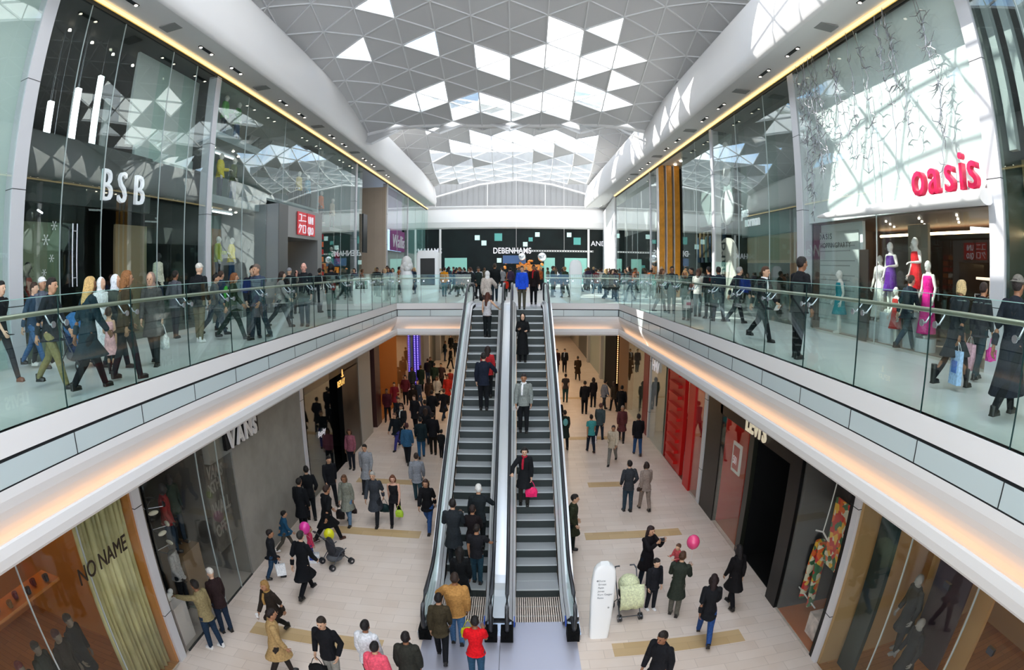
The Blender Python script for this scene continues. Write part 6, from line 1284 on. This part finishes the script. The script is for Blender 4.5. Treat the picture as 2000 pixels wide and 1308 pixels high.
((-8.76, 33.96, 0.0),20, 1.77, 'f','pocket', ('puffer','5A5240'),('trousers','16181C'),('bob','C0A070'),'f','person in a khaki padded jacket with fair hair before the beige stone wall', {}),
((-6.57, 43.05, 0.0),90, 1.81, 'm','walk', ('jacket','1A1E24'),('trousers','1E2024'),('short','C0A070'),'f','person in a black jacket with fair hair midway down the left walkway', {}),
((-6.58, 35.63, 0.0),120, 1.73, 'f','stand', ('jacket','2A3A4A'),('trousers','2A3A50'),('long','C0A070'),'f','person in a slate blue jacket with fair hair before the beige stone wall', {}),
((-7.93, 37.24, 0.0),90, 1.72, 'm','stand', ('jacket','6A2A2E'),('trousers','3E5A6A'),('short','C0A070'),'f','person in a dark red jacket with fair hair before the beige stone wall', {}),
((-9.38, 50.58, 0.0),170, 1.66, 'f','stand', ('coat','4A3A2E'),('trousers','16181C'),('bob','2A1A12'),'f','person in a brown coat with dark hair far down the left walkway', {}),
((-6.32, 51.67, 0.0),180, 1.74, 'm','hold', ('coat','8A8A8C'),('trousers','1E2024'),('short','2A1A12'),'f','person in a grey coat with dark hair far down the left walkway', {}),
((-7.88, 50.75, 0.0),180, 1.64, 'f','stroll', ('coat','26302E'),('trousers','2A3A50'),('long','2A1A12'),'f','person in a dark green coat with dark hair far down the left walkway', {}),
((-7.08, 39.98, 0.0),-60, 1.76, 'm','walk', ('sweater','B8B0A8'),('trousers','3E5A6A'),('short','2A1A12'),'f','person in a cream jumper with dark hair before the beige stone wall', {}),
((-8.6, 28.7, 0.0),170, 1.74, 'f','stroll', ('sweater','3A2E44'),('trousers','16181C'),('bob','2A1A12'),'f','person in a dull purple jumper with dark hair before the beige stone wall', {}),
((-7.34, 34.18, 0.0),-60, 1.79, 'm','pocket', ('sweater','A85A2E'),('trousers','1E2024'),('short','15100C'),'f','person in a rust jumper with black hair before the beige stone wall', {}),
((-6.56, 28.13, 0.0),170, 1.74, 'f','stroll', ('puffer','35506E'),('trousers','2A3A50'),('long','15100C'),'f','person in a denim blue padded jacket with black hair before the beige stone wall', {}),
((-6.24, 44.34, 0.0),-90, 1.69, 'm','stroll2', ('puffer','C8C8CC'),('trousers','3E5A6A'),('short','15100C'),'f','person in a white padded jacket with black hair far down the left walkway', {}),
((-6.17, 49.41, 0.0),0, 1.8, 'f','walk', ('puffer','5A5240'),('trousers','16181C'),('bob','15100C'),'f','person in a khaki padded jacket with black hair far down the left walkway', {}),
((-6.25, 41.42, 0.0),-60, 1.83, 'm','walk', ('jacket','1A1E24'),('trousers','1E2024'),('short','15100C'),'f','person in a black jacket with black hair midway down the left walkway', {}),
((-9.35, 45.63, 0.0),90, 1.73, 'f','pocket', ('jacket','2A3A4A'),('trousers','2A3A50'),('long','5A3A20'),'f','person in a slate blue jacket with brown hair far down the left walkway', {}),
((-8.52, 48.54, 0.0),-90, 1.75, 'm','pocket', ('jacket','6A2A2E'),('trousers','3E5A6A'),('short','5A3A20'),'f','person in a dark red jacket with brown hair far down the left walkway', {}),
((-7.73, 46.56, 0.0),-90, 1.81, 'f','hold', ('coat','4A3A2E'),('trousers','16181C'),('bob','5A3A20'),'f','person in a brown coat with brown hair far down the left walkway', {}),
((-7.53, 47.42, 0.0),120, 1.61, 'm','stroll', ('coat','8A8A8C'),('trousers','1E2024'),('short','5A3A20'),'f','person in a grey coat with brown hair far down the left walkway', {}),
((-8.8, 46.79, 0.0),0, 1.63, 'f','hold', ('coat','26302E'),('trousers','2A3A50'),('long','5A3A20'),'f','person in a dark green coat with brown hair far down the left walkway', {}),
((-6.17, 47.15, 0.0),20, 1.72, 'm','pocket', ('sweater','B8B0A8'),('trousers','3E5A6A'),('short','C0A070'),'f','person in a cream jumper with fair hair far down the left walkway', {}),
((-6.52, 27.19, 0.0),120, 1.65, 'f','pocket', ('sweater','3A2E44'),('trousers','16181C'),('bob','C0A070'),'f','person in a dull purple jumper with fair hair before the beige stone wall', {}),
((-7.2, 48.56, 0.0),20, 1.61, 'm','pocket', ('sweater','A85A2E'),('trousers','1E2024'),('short','C0A070'),'f','person in a rust jumper with fair hair far down the left walkway', {}),
((-8.46, 40.18, 0.0),120, 1.63, 'f','stroll2', ('puffer','35506E'),('trousers','2A3A50'),('long','C0A070'),'f','person in a denim blue padded jacket with fair hair before the beige stone wall', {}),
((-7.92, 38.82, 0.0),170, 1.63, 'm','stand', ('puffer','C8C8CC'),('trousers','3E5A6A'),('short','C0A070'),'f','person in a white padded jacket with fair hair before the beige stone wall', {}),
((-9.1, 39.55, 0.0),0, 1.61, 'f','pocket', ('puffer','5A5240'),('trousers','16181C'),('bob','2A1A12'),'f','person in a khaki padded jacket with dark hair before the beige stone wall', {}),
((-3.8, 41.3, 0.0),20, 1.72, 'm','walk', ('jacket','1A1E24'),('trousers','1E2024'),('short','2A1A12'),'f','person in a black jacket with dark hair on the far bridge floor', {}),
((-4.95, 40.56, 0.0),0, 1.82, 'f','stroll2', ('jacket','2A3A4A'),('trousers','2A3A50'),('long','2A1A12'),'f','person in a slate blue jacket with dark hair on the far bridge floor', {}),
((-5.14, 45.78, 0.0),90, 1.81, 'm','hold', ('jacket','6A2A2E'),('trousers','3E5A6A'),('short','2A1A12'),'f','person in a dark red jacket with dark hair near the far black facade', {}),
((-5.27, 37.11, 0.0),170, 1.62, 'f','pocket', ('coat','4A3A2E'),('trousers','16181C'),('bob','2A1A12'),'f','person in a brown coat with dark hair on the far bridge floor', {}),
((-4.42, 46.9, 0.0),0, 1.77, 'm','hold', ('coat','8A8A8C'),('trousers','1E2024'),('short','15100C'),'f','person in a grey coat with black hair near the far black facade', {}),
((-3.18, 47.33, 0.0),90, 1.84, 'f','stroll', ('coat','26302E'),('trousers','2A3A50'),('long','15100C'),'f','person in a dark green coat with black hair near the far black facade', {}),
((-4.06, 49.17, 0.0),180, 1.81, 'm','walk', ('sweater','B8B0A8'),('trousers','3E5A6A'),('short','15100C'),'f','person in a cream jumper with black hair near the far black facade', {}),
((-4.16, 38.64, 0.0),20, 1.72, 'f','stand', ('sweater','3A2E44'),('trousers','16181C'),('bob','15100C'),'f','person in a dull purple jumper with black hair on the far bridge floor', {}),
((-5.29, 42.77, 0.0),0, 1.7, 'm','stroll', ('sweater','A85A2E'),('trousers','1E2024'),('short','15100C'),'f','person in a rust jumper with black hair on the far bridge floor', {}),
((-4.27, 53.23, 0.0),170, 1.69, 'f','walk', ('puffer','35506E'),('trousers','2A3A50'),('long','5A3A20'),'f','person in a denim blue padded jacket with brown hair near the far black facade', {}),
((-2.78, 41.61, 0.0),180, 1.73, 'm','walk', ('puffer','C8C8CC'),('trousers','3E5A6A'),('short','5A3A20'),'f','person in a white padded jacket with brown hair on the far bridge floor', {}),
((-2.9, 51.19, 0.0),20, 1.76, 'f','stroll2', ('puffer','5A5240'),('trousers','16181C'),('bob','5A3A20'),'f','person in a khaki padded jacket with brown hair near the far black facade', {}),
((-4.74, 43.68, 0.0),0, 1.71, 'm','hold', ('jacket','1A1E24'),('trousers','1E2024'),('short','5A3A20'),'f','person in a black jacket with brown hair on the far bridge floor', {}),
((-5.14, 51.7, 0.0),-60, 1.71, 'f','walk', ('jacket','2A3A4A'),('trousers','2A3A50'),('long','5A3A20'),'f','person in a slate blue jacket with brown hair near the far black facade', {}),
((7.62, 45.02, 0.0),0, 1.77, 'm','stroll2', ('jacket','6A2A2E'),('trousers','3E5A6A'),('short','C0A070'),'f','person in a dark red jacket with fair hair far down the right walkway', {}),
((7.42, 42.22, 0.0),90, 1.71, 'f','stroll2', ('coat','4A3A2E'),('trousers','16181C'),('bob','C0A070'),'f','person in a brown coat with fair hair beyond the wood posts', {}),
((5.34, 42.87, 0.0),-60, 1.65, 'm','stand', ('coat','8A8A8C'),('trousers','1E2024'),('short','C0A070'),'f','person in a grey coat with fair hair beyond the wood posts', {}),
((5.02, 30.87, 0.0),20, 1.66, 'f','stroll2', ('coat','26302E'),('trousers','2A3A50'),('long','C0A070'),'f','person in a dark green coat with fair hair near the wood posts', {}),
((7.56, 28.2, 0.0),170, 1.81, 'm','pocket', ('sweater','B8B0A8'),('trousers','3E5A6A'),('short','C0A070'),'f','person in a cream jumper with fair hair near the wood posts', {}),
((5.3, 29.68, 0.0),20, 1.64, 'f','stand', ('sweater','3A2E44'),('trousers','16181C'),('bob','2A1A12'),'f','person in a dull purple jumper with dark hair near the wood posts', {}),
((7.91, 31.84, 0.0),170, 1.74, 'm','pocket', ('sweater','A85A2E'),('trousers','1E2024'),('short','2A1A12'),'f','person in a rust jumper with dark hair near the wood posts', {}),
((5.08, 49.72, 0.0),170, 1.75, 'f','stroll', ('puffer','35506E'),('trousers','2A3A50'),('long','2A1A12'),'f','person in a denim blue padded jacket with dark hair far down the right walkway', {}),
((7.22, 49.58, 0.0),180, 1.75, 'm','walk', ('puffer','C8C8CC'),('trousers','3E5A6A'),('short','2A1A12'),'f','person in a white padded jacket with dark hair far down the right walkway', {}),
((7.53, 40.81, 0.0),120, 1.64, 'f','stand', ('puffer','5A5240'),('trousers','16181C'),('bob','2A1A12'),'f','person in a khaki padded jacket with dark hair beyond the wood posts', {}),
((7.36, 29.88, 0.0),-60, 1.71, 'm','walk', ('jacket','1A1E24'),('trousers','1E2024'),('short','15100C'),'f','person in a black jacket with black hair near the wood posts', {}),
((7.47, 52.23, 0.0),0, 1.77, 'f','stand', ('jacket','2A3A4A'),('trousers','2A3A50'),('long','15100C'),'f','person in a slate blue jacket with black hair far down the right walkway', {}),
((5.2, 35.75, 0.0),20, 1.7, 'm','walk', ('jacket','6A2A2E'),('trousers','3E5A6A'),('short','15100C'),'f','person in a dark red jacket with black hair beyond the wood posts', {}),
((5.8, 31.85, 0.0),120, 1.61, 'f','stroll', ('coat','4A3A2E'),('trousers','16181C'),('bob','15100C'),'f','person in a brown coat with black hair near the wood posts', {}),
((5.82, 43.63, 0.0),20, 1.62, 'm','walk', ('coat','8A8A8C'),('trousers','1E2024'),('short','15100C'),'f','person in a grey coat with black hair beyond the wood posts', {}),
((7.49, 37.63, 0.0),20, 1.64, 'f','pocket', ('coat','26302E'),('trousers','2A3A50'),('long','5A3A20'),'f','person in a dark green coat with brown hair beyond the wood posts', {}),
((6.21, 37.71, 0.0),180, 1.68, 'm','stand', ('sweater','B8B0A8'),('trousers','3E5A6A'),('short','5A3A20'),'f','person in a cream jumper with brown hair beyond the wood posts', {}),
((5.27, 40.51, 0.0),0, 1.79, 'f','stroll2', ('sweater','3A2E44'),('trousers','16181C'),('bob','5A3A20'),'f','person in a dull purple jumper with brown hair beyond the wood posts', {}),
((8.21, 38.15, 0.0),-90, 1.84, 'm','walk', ('sweater','A85A2E'),('trousers','1E2024'),('short','5A3A20'),'f','person in a rust jumper with brown hair beyond the wood posts', {}),
((7.28, 47.42, 0.0),-90, 1.72, 'f','pocket', ('puffer','35506E'),('trousers','2A3A50'),('long','5A3A20'),'f','person in a denim blue padded jacket with brown hair far down the right walkway', {}),
((6.6, 44.36, 0.0),-90, 1.61, 'm','stroll2', ('puffer','C8C8CC'),('trousers','3E5A6A'),('short','C0A070'),'f','person in a white padded jacket with fair hair far down the right walkway', {}),
((5.32, 47.2, 0.0),90, 1.68, 'f','stand', ('puffer','5A5240'),('trousers','16181C'),('bob','C0A070'),'f','person in a khaki padded jacket with fair hair far down the right walkway', {}),
((6.46, 46.41, 0.0),-60, 1.83, 'm','pocket', ('jacket','1A1E24'),('trousers','1E2024'),('short','C0A070'),'f','person in a black jacket with fair hair far down the right walkway', {}),
((5.61, 34.22, 0.0),0, 1.63, 'f','hold', ('jacket','2A3A4A'),('trousers','2A3A50'),('long','C0A070'),'f','person in a slate blue jacket with fair hair beyond the wood posts', {}),
((6.04, 33.27, 0.0),180, 1.6, 'm','pocket', ('jacket','6A2A2E'),('trousers','3E5A6A'),('short','C0A070'),'f','person in a dark red jacket with fair hair near the wood posts', {}),
((6.36, 50.05, 0.0),0, 1.72, 'f','stroll', ('coat','4A3A2E'),('trousers','16181C'),('bob','2A1A12'),'f','person in a brown coat with dark hair far down the right walkway', {}),
((6.93, 34.21, 0.0),90, 1.65, 'm','walk', ('coat','8A8A8C'),('trousers','1E2024'),('short','2A1A12'),'f','person in a grey coat with dark hair beyond the wood posts', {}),
((5.72, 27.62, 0.0),90, 1.79, 'f','stroll2', ('coat','26302E'),('trousers','2A3A50'),('long','2A1A12'),'f','person in a dark green coat with dark hair near the wood posts', {}),
((5.57, 36.73, 0.0),0, 1.69, 'm','pocket', ('sweater','B8B0A8'),('trousers','3E5A6A'),('short','2A1A12'),'f','person in a cream jumper with dark hair beyond the wood posts', {}),
((6.06, 47.9, 0.0),-60, 1.62, 'f','stroll2', ('sweater','3A2E44'),('trousers','16181C'),('bob','2A1A12'),'f','person in a dull purple jumper with dark hair far down the right walkway', {}),
((5.47, 53.76, 0.0),170, 1.8, 'm','stand', ('sweater','A85A2E'),('trousers','1E2024'),('short','15100C'),'f','person in a rust jumper with black hair far down the right walkway', {}),
((6.58, 43.17, 0.0),-60, 1.73, 'f','pocket', ('puffer','35506E'),('trousers','2A3A50'),('long','15100C'),'f','person in a denim blue padded jacket with black hair beyond the wood posts', {}),
((3.95, 55.13, 0.0),-60, 1.64, 'm','hold', ('puffer','C8C8CC'),('trousers','3E5A6A'),('short','15100C'),'f','person in a white padded jacket with black hair near the far black facade', {}),
((2.7, 39.05, 0.0),-60, 1.8, 'f','pocket', ('puffer','5A5240'),('trousers','16181C'),('bob','15100C'),'f','person in a khaki padded jacket with black hair on the far bridge floor', {}),
((1.6, 49.79, 0.0),90, 1.82, 'm','stroll2', ('jacket','1A1E24'),('trousers','1E2024'),('short','15100C'),'f','person in a black jacket with black hair near the far black facade', {}),
((4.51, 39.33, 0.0),-60, 1.71, 'f','walk', ('jacket','2A3A4A'),('trousers','2A3A50'),('long','5A3A20'),'f','person in a slate blue jacket with brown hair on the far bridge floor', {}),
((1.39, 39.69, 0.0),120, 1.68, 'm','stroll', ('jacket','6A2A2E'),('trousers','3E5A6A'),('short','5A3A20'),'f','person in a dark red jacket with brown hair on the far bridge floor', {}),
((4.54, 53.79, 0.0),-60, 1.83, 'f','stand', ('coat','4A3A2E'),('trousers','16181C'),('bob','5A3A20'),'f','person in a brown coat with brown hair near the far black facade', {}),
((1.7, 53.03, 0.0),170, 1.64, 'm','stand', ('coat','8A8A8C'),('trousers','1E2024'),('short','5A3A20'),'f','person in a grey coat with brown hair near the far black facade', {}),
((1.97, 43.31, 0.0),120, 1.62, 'f','hold', ('coat','26302E'),('trousers','2A3A50'),('long','5A3A20'),'f','person in a dark green coat with brown hair on the far bridge floor', {}),
((3.93, 35.89, 0.0),180, 1.68, 'm','pocket', ('sweater','B8B0A8'),('trousers','3E5A6A'),('short','C0A070'),'f','person in a cream jumper with fair hair on the far bridge floor', {}),
((0.94, 52.35, 0.0),0, 1.81, 'f','stand', ('sweater','3A2E44'),('trousers','16181C'),('bob','C0A070'),'f','person in a dull purple jumper with fair hair near the far black facade', {}),
((1.87, 41.85, 0.0),120, 1.71, 'm','hold', ('sweater','A85A2E'),('trousers','1E2024'),('short','C0A070'),'f','person in a rust jumper with fair hair on the far bridge floor', {}),
((3.23, 48.86, 0.0),90, 1.84, 'f','stand', ('puffer','35506E'),('trousers','2A3A50'),('long','C0A070'),'f','person in a denim blue padded jacket with fair hair near the far black facade', {}),
((0.53, 41.37, 0.0),180, 1.65, 'm','stand', ('puffer','C8C8CC'),('trousers','3E5A6A'),('short','C0A070'),'f','person in a white padded jacket with fair hair on the far bridge floor', {}),
((2.55, 44.69, 0.0),90, 1.74, 'f','stand', ('puffer','5A5240'),('trousers','16181C'),('bob','2A1A12'),'f','person in a khaki padded jacket with dark hair near the far black facade', {}),
((1.49, 46.87, 0.0),120, 1.62, 'm','hold', ('jacket','1A1E24'),('trousers','1E2024'),('short','2A1A12'),'f','person in a black jacket with dark hair near the far black facade', {}),
((3.06, 36.62, 0.0),20, 1.66, 'f','stand', ('jacket','2A3A4A'),('trousers','2A3A50'),('long','2A1A12'),'f','another person in a slate blue jacket with dark hair on the far bridge floor', {}),
((1.79, 48.64, 0.0),170, 1.82, 'm','stroll', ('jacket','6A2A2E'),('trousers','3E5A6A'),('short','2A1A12'),'f','another person in a dark red jacket with dark hair near the far black facade', {}),
((0.43, 51.15, 0.0),0, 1.63, 'f','stroll2', ('coat','4A3A2E'),('trousers','16181C'),('bob','2A1A12'),'f','person in a brown coat with dark hair near the far black facade', {}),
((-1.2, 49.52, 0.0),20, 1.65, 'm','pocket', ('coat','8A8A8C'),('trousers','1E2024'),('short','15100C'),'f','another person in a grey coat with black hair near the far black facade', {}),
((0.02, 52.12, 0.0),-60, 1.72, 'f','pocket', ('coat','26302E'),('trousers','2A3A50'),('long','15100C'),'f','another person in a dark green coat with black hair near the far black facade', {}),
((-1.3, 51.08, 0.0),90, 1.79, 'm','pocket', ('sweater','B8B0A8'),('trousers','3E5A6A'),('short','15100C'),'f','another person in a cream jumper with black hair near the far black facade', {}),
((-0.38, 38.27, 0.0),20, 1.71, 'f','pocket', ('sweater','3A2E44'),('trousers','16181C'),('bob','15100C'),'f','another person in a dull purple jumper with black hair on the far bridge floor', {}),
((-0.52, 43.04, 0.0),180, 1.61, 'm','stand', ('sweater','A85A2E'),('trousers','1E2024'),('short','15100C'),'f','another person in a rust jumper with black hair on the far bridge floor', {}),
((0.24, 49.57, 0.0),0, 1.81, 'f','stand', ('puffer','35506E'),('trousers','2A3A50'),('long','5A3A20'),'f','another person in a denim blue padded jacket with brown hair near the far black facade', {}),
]
BYL = {}
for (loc, hd, h, sex, pose, top, bot, hair, lod, label, kw) in PEOPLE:
    t = figure(loc, R(hd), h, sex, pose, top, bot, hair, lod=lod, label=label, **{'skin': ['C49A7C', 'B98B6C', 'D0A88C', 'A87858', '8A5E42'][int(abs(loc[0]*7+loc[1]*3)) % 5], **kw})
    BYL[label] = HANDS[t.name]
def H(key, s):
    for k in BYL:
        if key in k: return BYL[k][s]
    raise KeyError(key)
# ---- things they carry
paper_bag(H('youth in a black jacket', 'R'), .26, .32, .1, 'EEF2F4', 'small white paper bag carried by the youth in jeans', .6)
hand_bag(H('patterned brown', 'L'), 'E2E0DC', 'white shoulder bag carried by the headscarfed walker', .28, .3)
paper_bag(H('printed shopping bag', 'R')+Vector((.1, -.1, 0)), .42, .42, .14, 'DDE8E8', 'large printed pale shopping bag near the wood posts', .3, accent='3A4A50')
paper_bag(H('leaning forward', 'L')+Vector((0, .1, -.1)), .3, .26, .1, 'C8C0BC', 'small pale bag with a crimson print beside the leaning blonde person', .3, accent='A81E48')
paper_bag(H('blonde bob', 'R'), .3, .5, .1, 'A8C4E8', 'pale blue and white plastic bag beside the pale skirt', 1.3, accent='4A78C8')
hand_bag(H('with a pink bag', 'R'), 'D83A9A', 'bright pink bag behind the blonde bob', .3, .26)
paper_bag(H('with a pink bag', 'L'), .36, .44, .12, 'D8A8B4', 'tall pale pink shopping bag by the right column', 1.2)
hand_bag(H('between two dressed', 'L'), '0E2A2A', 'dark green bag carried by the grey haired suit', .34, .3)
hand_bag(H('lime green', 'L'), 'A8C83A', 'lime green bag carried by the person in the vest top', .26, .26)
hand_bag(H('grey green cardigan', 'R'), '1A1616', 'larger black bag carried by the cardigan wearer', .3, .36)
hand_bag(H('grey green cardigan', 'L'), '241A18', 'smaller black bag carried by the cardigan wearer', .2, .2)
hand_bag(H('holding a pink bag', 'L')+Vector((0, -.02, .0)), 'F0286A', 'hot pink bag held on the down escalator', .34, .3)
hand_bag(H('holding a black bag', 'R'), '101214', 'black bag held by the person in the black jumper', .4, .34)
paper_bag(H('turquoise top', 'R'), .26, .34, .1, 'F0F0EE', 'white paper bag with a red print beside the turquoise top', .2, accent='D02A2A')
hand_bag(H('pale hooded jacket', 'L')+Vector((0, .1, .25)), '141414', 'black shoulder bag behind the pale hooded jacket', .3, .3)
hand_bag(H('bright red t-shirt', 'L')+Vector((-.05, 0, .2)), 'B8B81E', 'yellow green shoulder bag beside the red t-shirt', .3, .26)
balloon(H('small child in pink', 'R')+Vector((-.15, -.1, .62)), H('small child in pink', 'R'), 'E0359A', 'bright pink balloon held by the small child on the lower left', .15)
balloon(H('small child in pink', 'L')+Vector((.35, .45, .1)), H('small child in pink', 'L'), 'E2E01E', 'yellow balloon low beside the small child in pink', .15)
balloon(H('carrying a small child', 'R')+Vector((.05, .15, .5)), H('carrying a small child', 'R'), 'E0457A', 'rose pink balloon behind the dark green coat', .15)
paper_bag(H('small child in pink', 'L')+Vector((.05, -.2, -.05)), .36, .3, .14, 'E8ECF2', 'white and blue shopping bag at the small child in pink', .3, accent='2E4AA8')
hand_bag(H('cross body bag', 'L')+Vector((-.04, .0, .3)), '3A2A22', 'small dark cross body bag on the beige jacket', .2, .16)
figure(Vector(H('carrying a small child', 'L'))+Vector((-.08, -.10, -.32)), R(120), .92, 'm', 'hold', ('jacket', 'B04A4E'), ('trousers', '4A4A4E'), ('short', '5A3A26'), lod='m', label='small child in a dull red top carried on an arm', head=1.25)
for key, s_, lb in (('reading papers', 'R', 'white sheet of paper held by the suited person going up'), ('striding person', 'L', 'white paper held by the striding person in the black suit'), ('grey v-neck', 'R', 'white folded paper held by the grey sweater wearer'), ('blue jeans beside the up', 'L', 'small white packet held beside the up escalator')):
    o = MB().box(-.09, .09, -.004, .004, -.13, .02).build('paper_sheet', M_white, loc=H(key, s_), rz=.4); o.rotation_euler.x = .6; tag(o, lb, 'paper')
o = MB().tube([(0, 0, -.06), (0, 0, .05)], [.03, .038], 12).build('paper_cup', M_white, loc=Vector(H('white cup', 'R'))+Vector((0, -.03, .02))); tag(o, 'white paper cup held by the person with the tan collar', 'cup')
o = MB().box(-.055, .055, -.02, .02, -.035, .035).build('camera', M_steeld, loc=(Vector(H('taking a photograph', 'L'))+Vector(H('taking a photograph', 'R')))/2+Vector((0, -.02, .03))); tag(o, 'small dark camera held up by the person in the long black coat', 'camera')
# ---- pushchairs
def pushchair(loc, rz, fab, cover, label, hood=True):
    t = empty('pushchair', loc, rz, label, 'pushchair')
    for i, (x, y) in enumerate(((-.24, .32), (.24, .32), (-.26, -.30), (.26, -.30))):
        b = MB()
        for dx in (-.028, .028): b.tube([(x+dx-.012, y, .09), (x+dx+.012, y, .09)], .088, 16)
        wh = b.build('wheel', M_rubber, t); MB().tube([(x-.045, y, .09), (x+.045, y, .09)], .03, 8).build('hub', M_steel, wh)
    b = MB()
    for s in (-1, 1):
        b.tube([(s*.24, .32, .09), (s*.24, .05, .42), (s*.25, -.38, 1.0)], .014, 6); b.tube([(s*.26, -.30, .09), (s*.24, .02, .45), (s*.24, .22, .52)], .014, 6)
        b.tube([(s*.25, -.38, 1.0), (s*.22, -.46, 1.04), (s*.12, -.46, 1.04)], .02, 6)
    b.tube([(-.24, .05, .42), (.24, .05, .42)], .012, 6); b.tube([(-.24, .32, .12), (.24, .32, .12)], .012, 6)
    b.build('frame', M_steeld, t)
    b = MB(); b.ell((0, .04, .36), (.21, .24, .10)); b.ell((0, -.12, .58), (.21, .10, .28)); b.build('seat', cloth(fab), t)
    b = MB(); b.ell((0, -.04, .24), (.22, .24, .12)); b.build('basket', mat('basket_grey', '5A5C60', .7, bump=.6, nscale=40), t)
    if hood:
        b = MB(); b.ell((0, -.02, .80), (.25, .28, .24)); b.build('hood', cloth(cover), t)
        vs = []; b = MB()
        for k in range(9):
            for q, (z, yy) in enumerate(((.92, .22), (.7, .32), (.5, .36), (.34, .34))): vs.append(((k/8-.5)*.54, yy+.02*math.sin(k*2.1+q), z))
            for q, (z, yy) in enumerate(((.34, .34),)): pass
        b.add(vs, [(k*4+q, k*4+q+1, k*4+q+5, k*4+q+4) for k in range(8) for q in range(3)], 0, True)
        o = b.build('blanket', cloth(cover), t); m_ = o.modifiers.new('s', 'SOLIDIFY'); m_.thickness = .015
    return t
pushchair((2.5, 10.35, -6), R(185), '3A3C40', 'D3D8B0', 'pushchair with a pale green cover beside the white totem')
pushchair((-8.1, 7.6, 0), R(-95), '2A3A5A', '3A6A9A', 'dark pushchair behind the upper left balustrade', hood=True)
pushchair((-4.7, 12.3, -6), R(-40), '3A3A3E', 'B8C0D8', 'small pushchair beside the child in pink on the lower left', hood=False)
finish_figures()
# lettering becomes plain meshes
_f = [o for o in SC.objects if o.type == 'FONT']
_dg = bpy.context.evaluated_depsgraph_get(); _dg.update()
_me = [bpy.data.meshes.new_from_object(o.evaluated_get(_dg)) for o in _f]
for o, me in zip(_f, _me):
    nm = o.name.split('.')[0]; n = bpy.data.objects.new(nm, me); COL.objects.link(n)
    n.parent = o.parent; n.matrix_parent_inverse = o.matrix_parent_inverse.copy(); n.matrix_basis = o.matrix_basis.copy()
    if not me.materials: me.materials.append(o.data.materials[0])
    bpy.data.objects.remove(o)
bpy.context.view_layer.update()
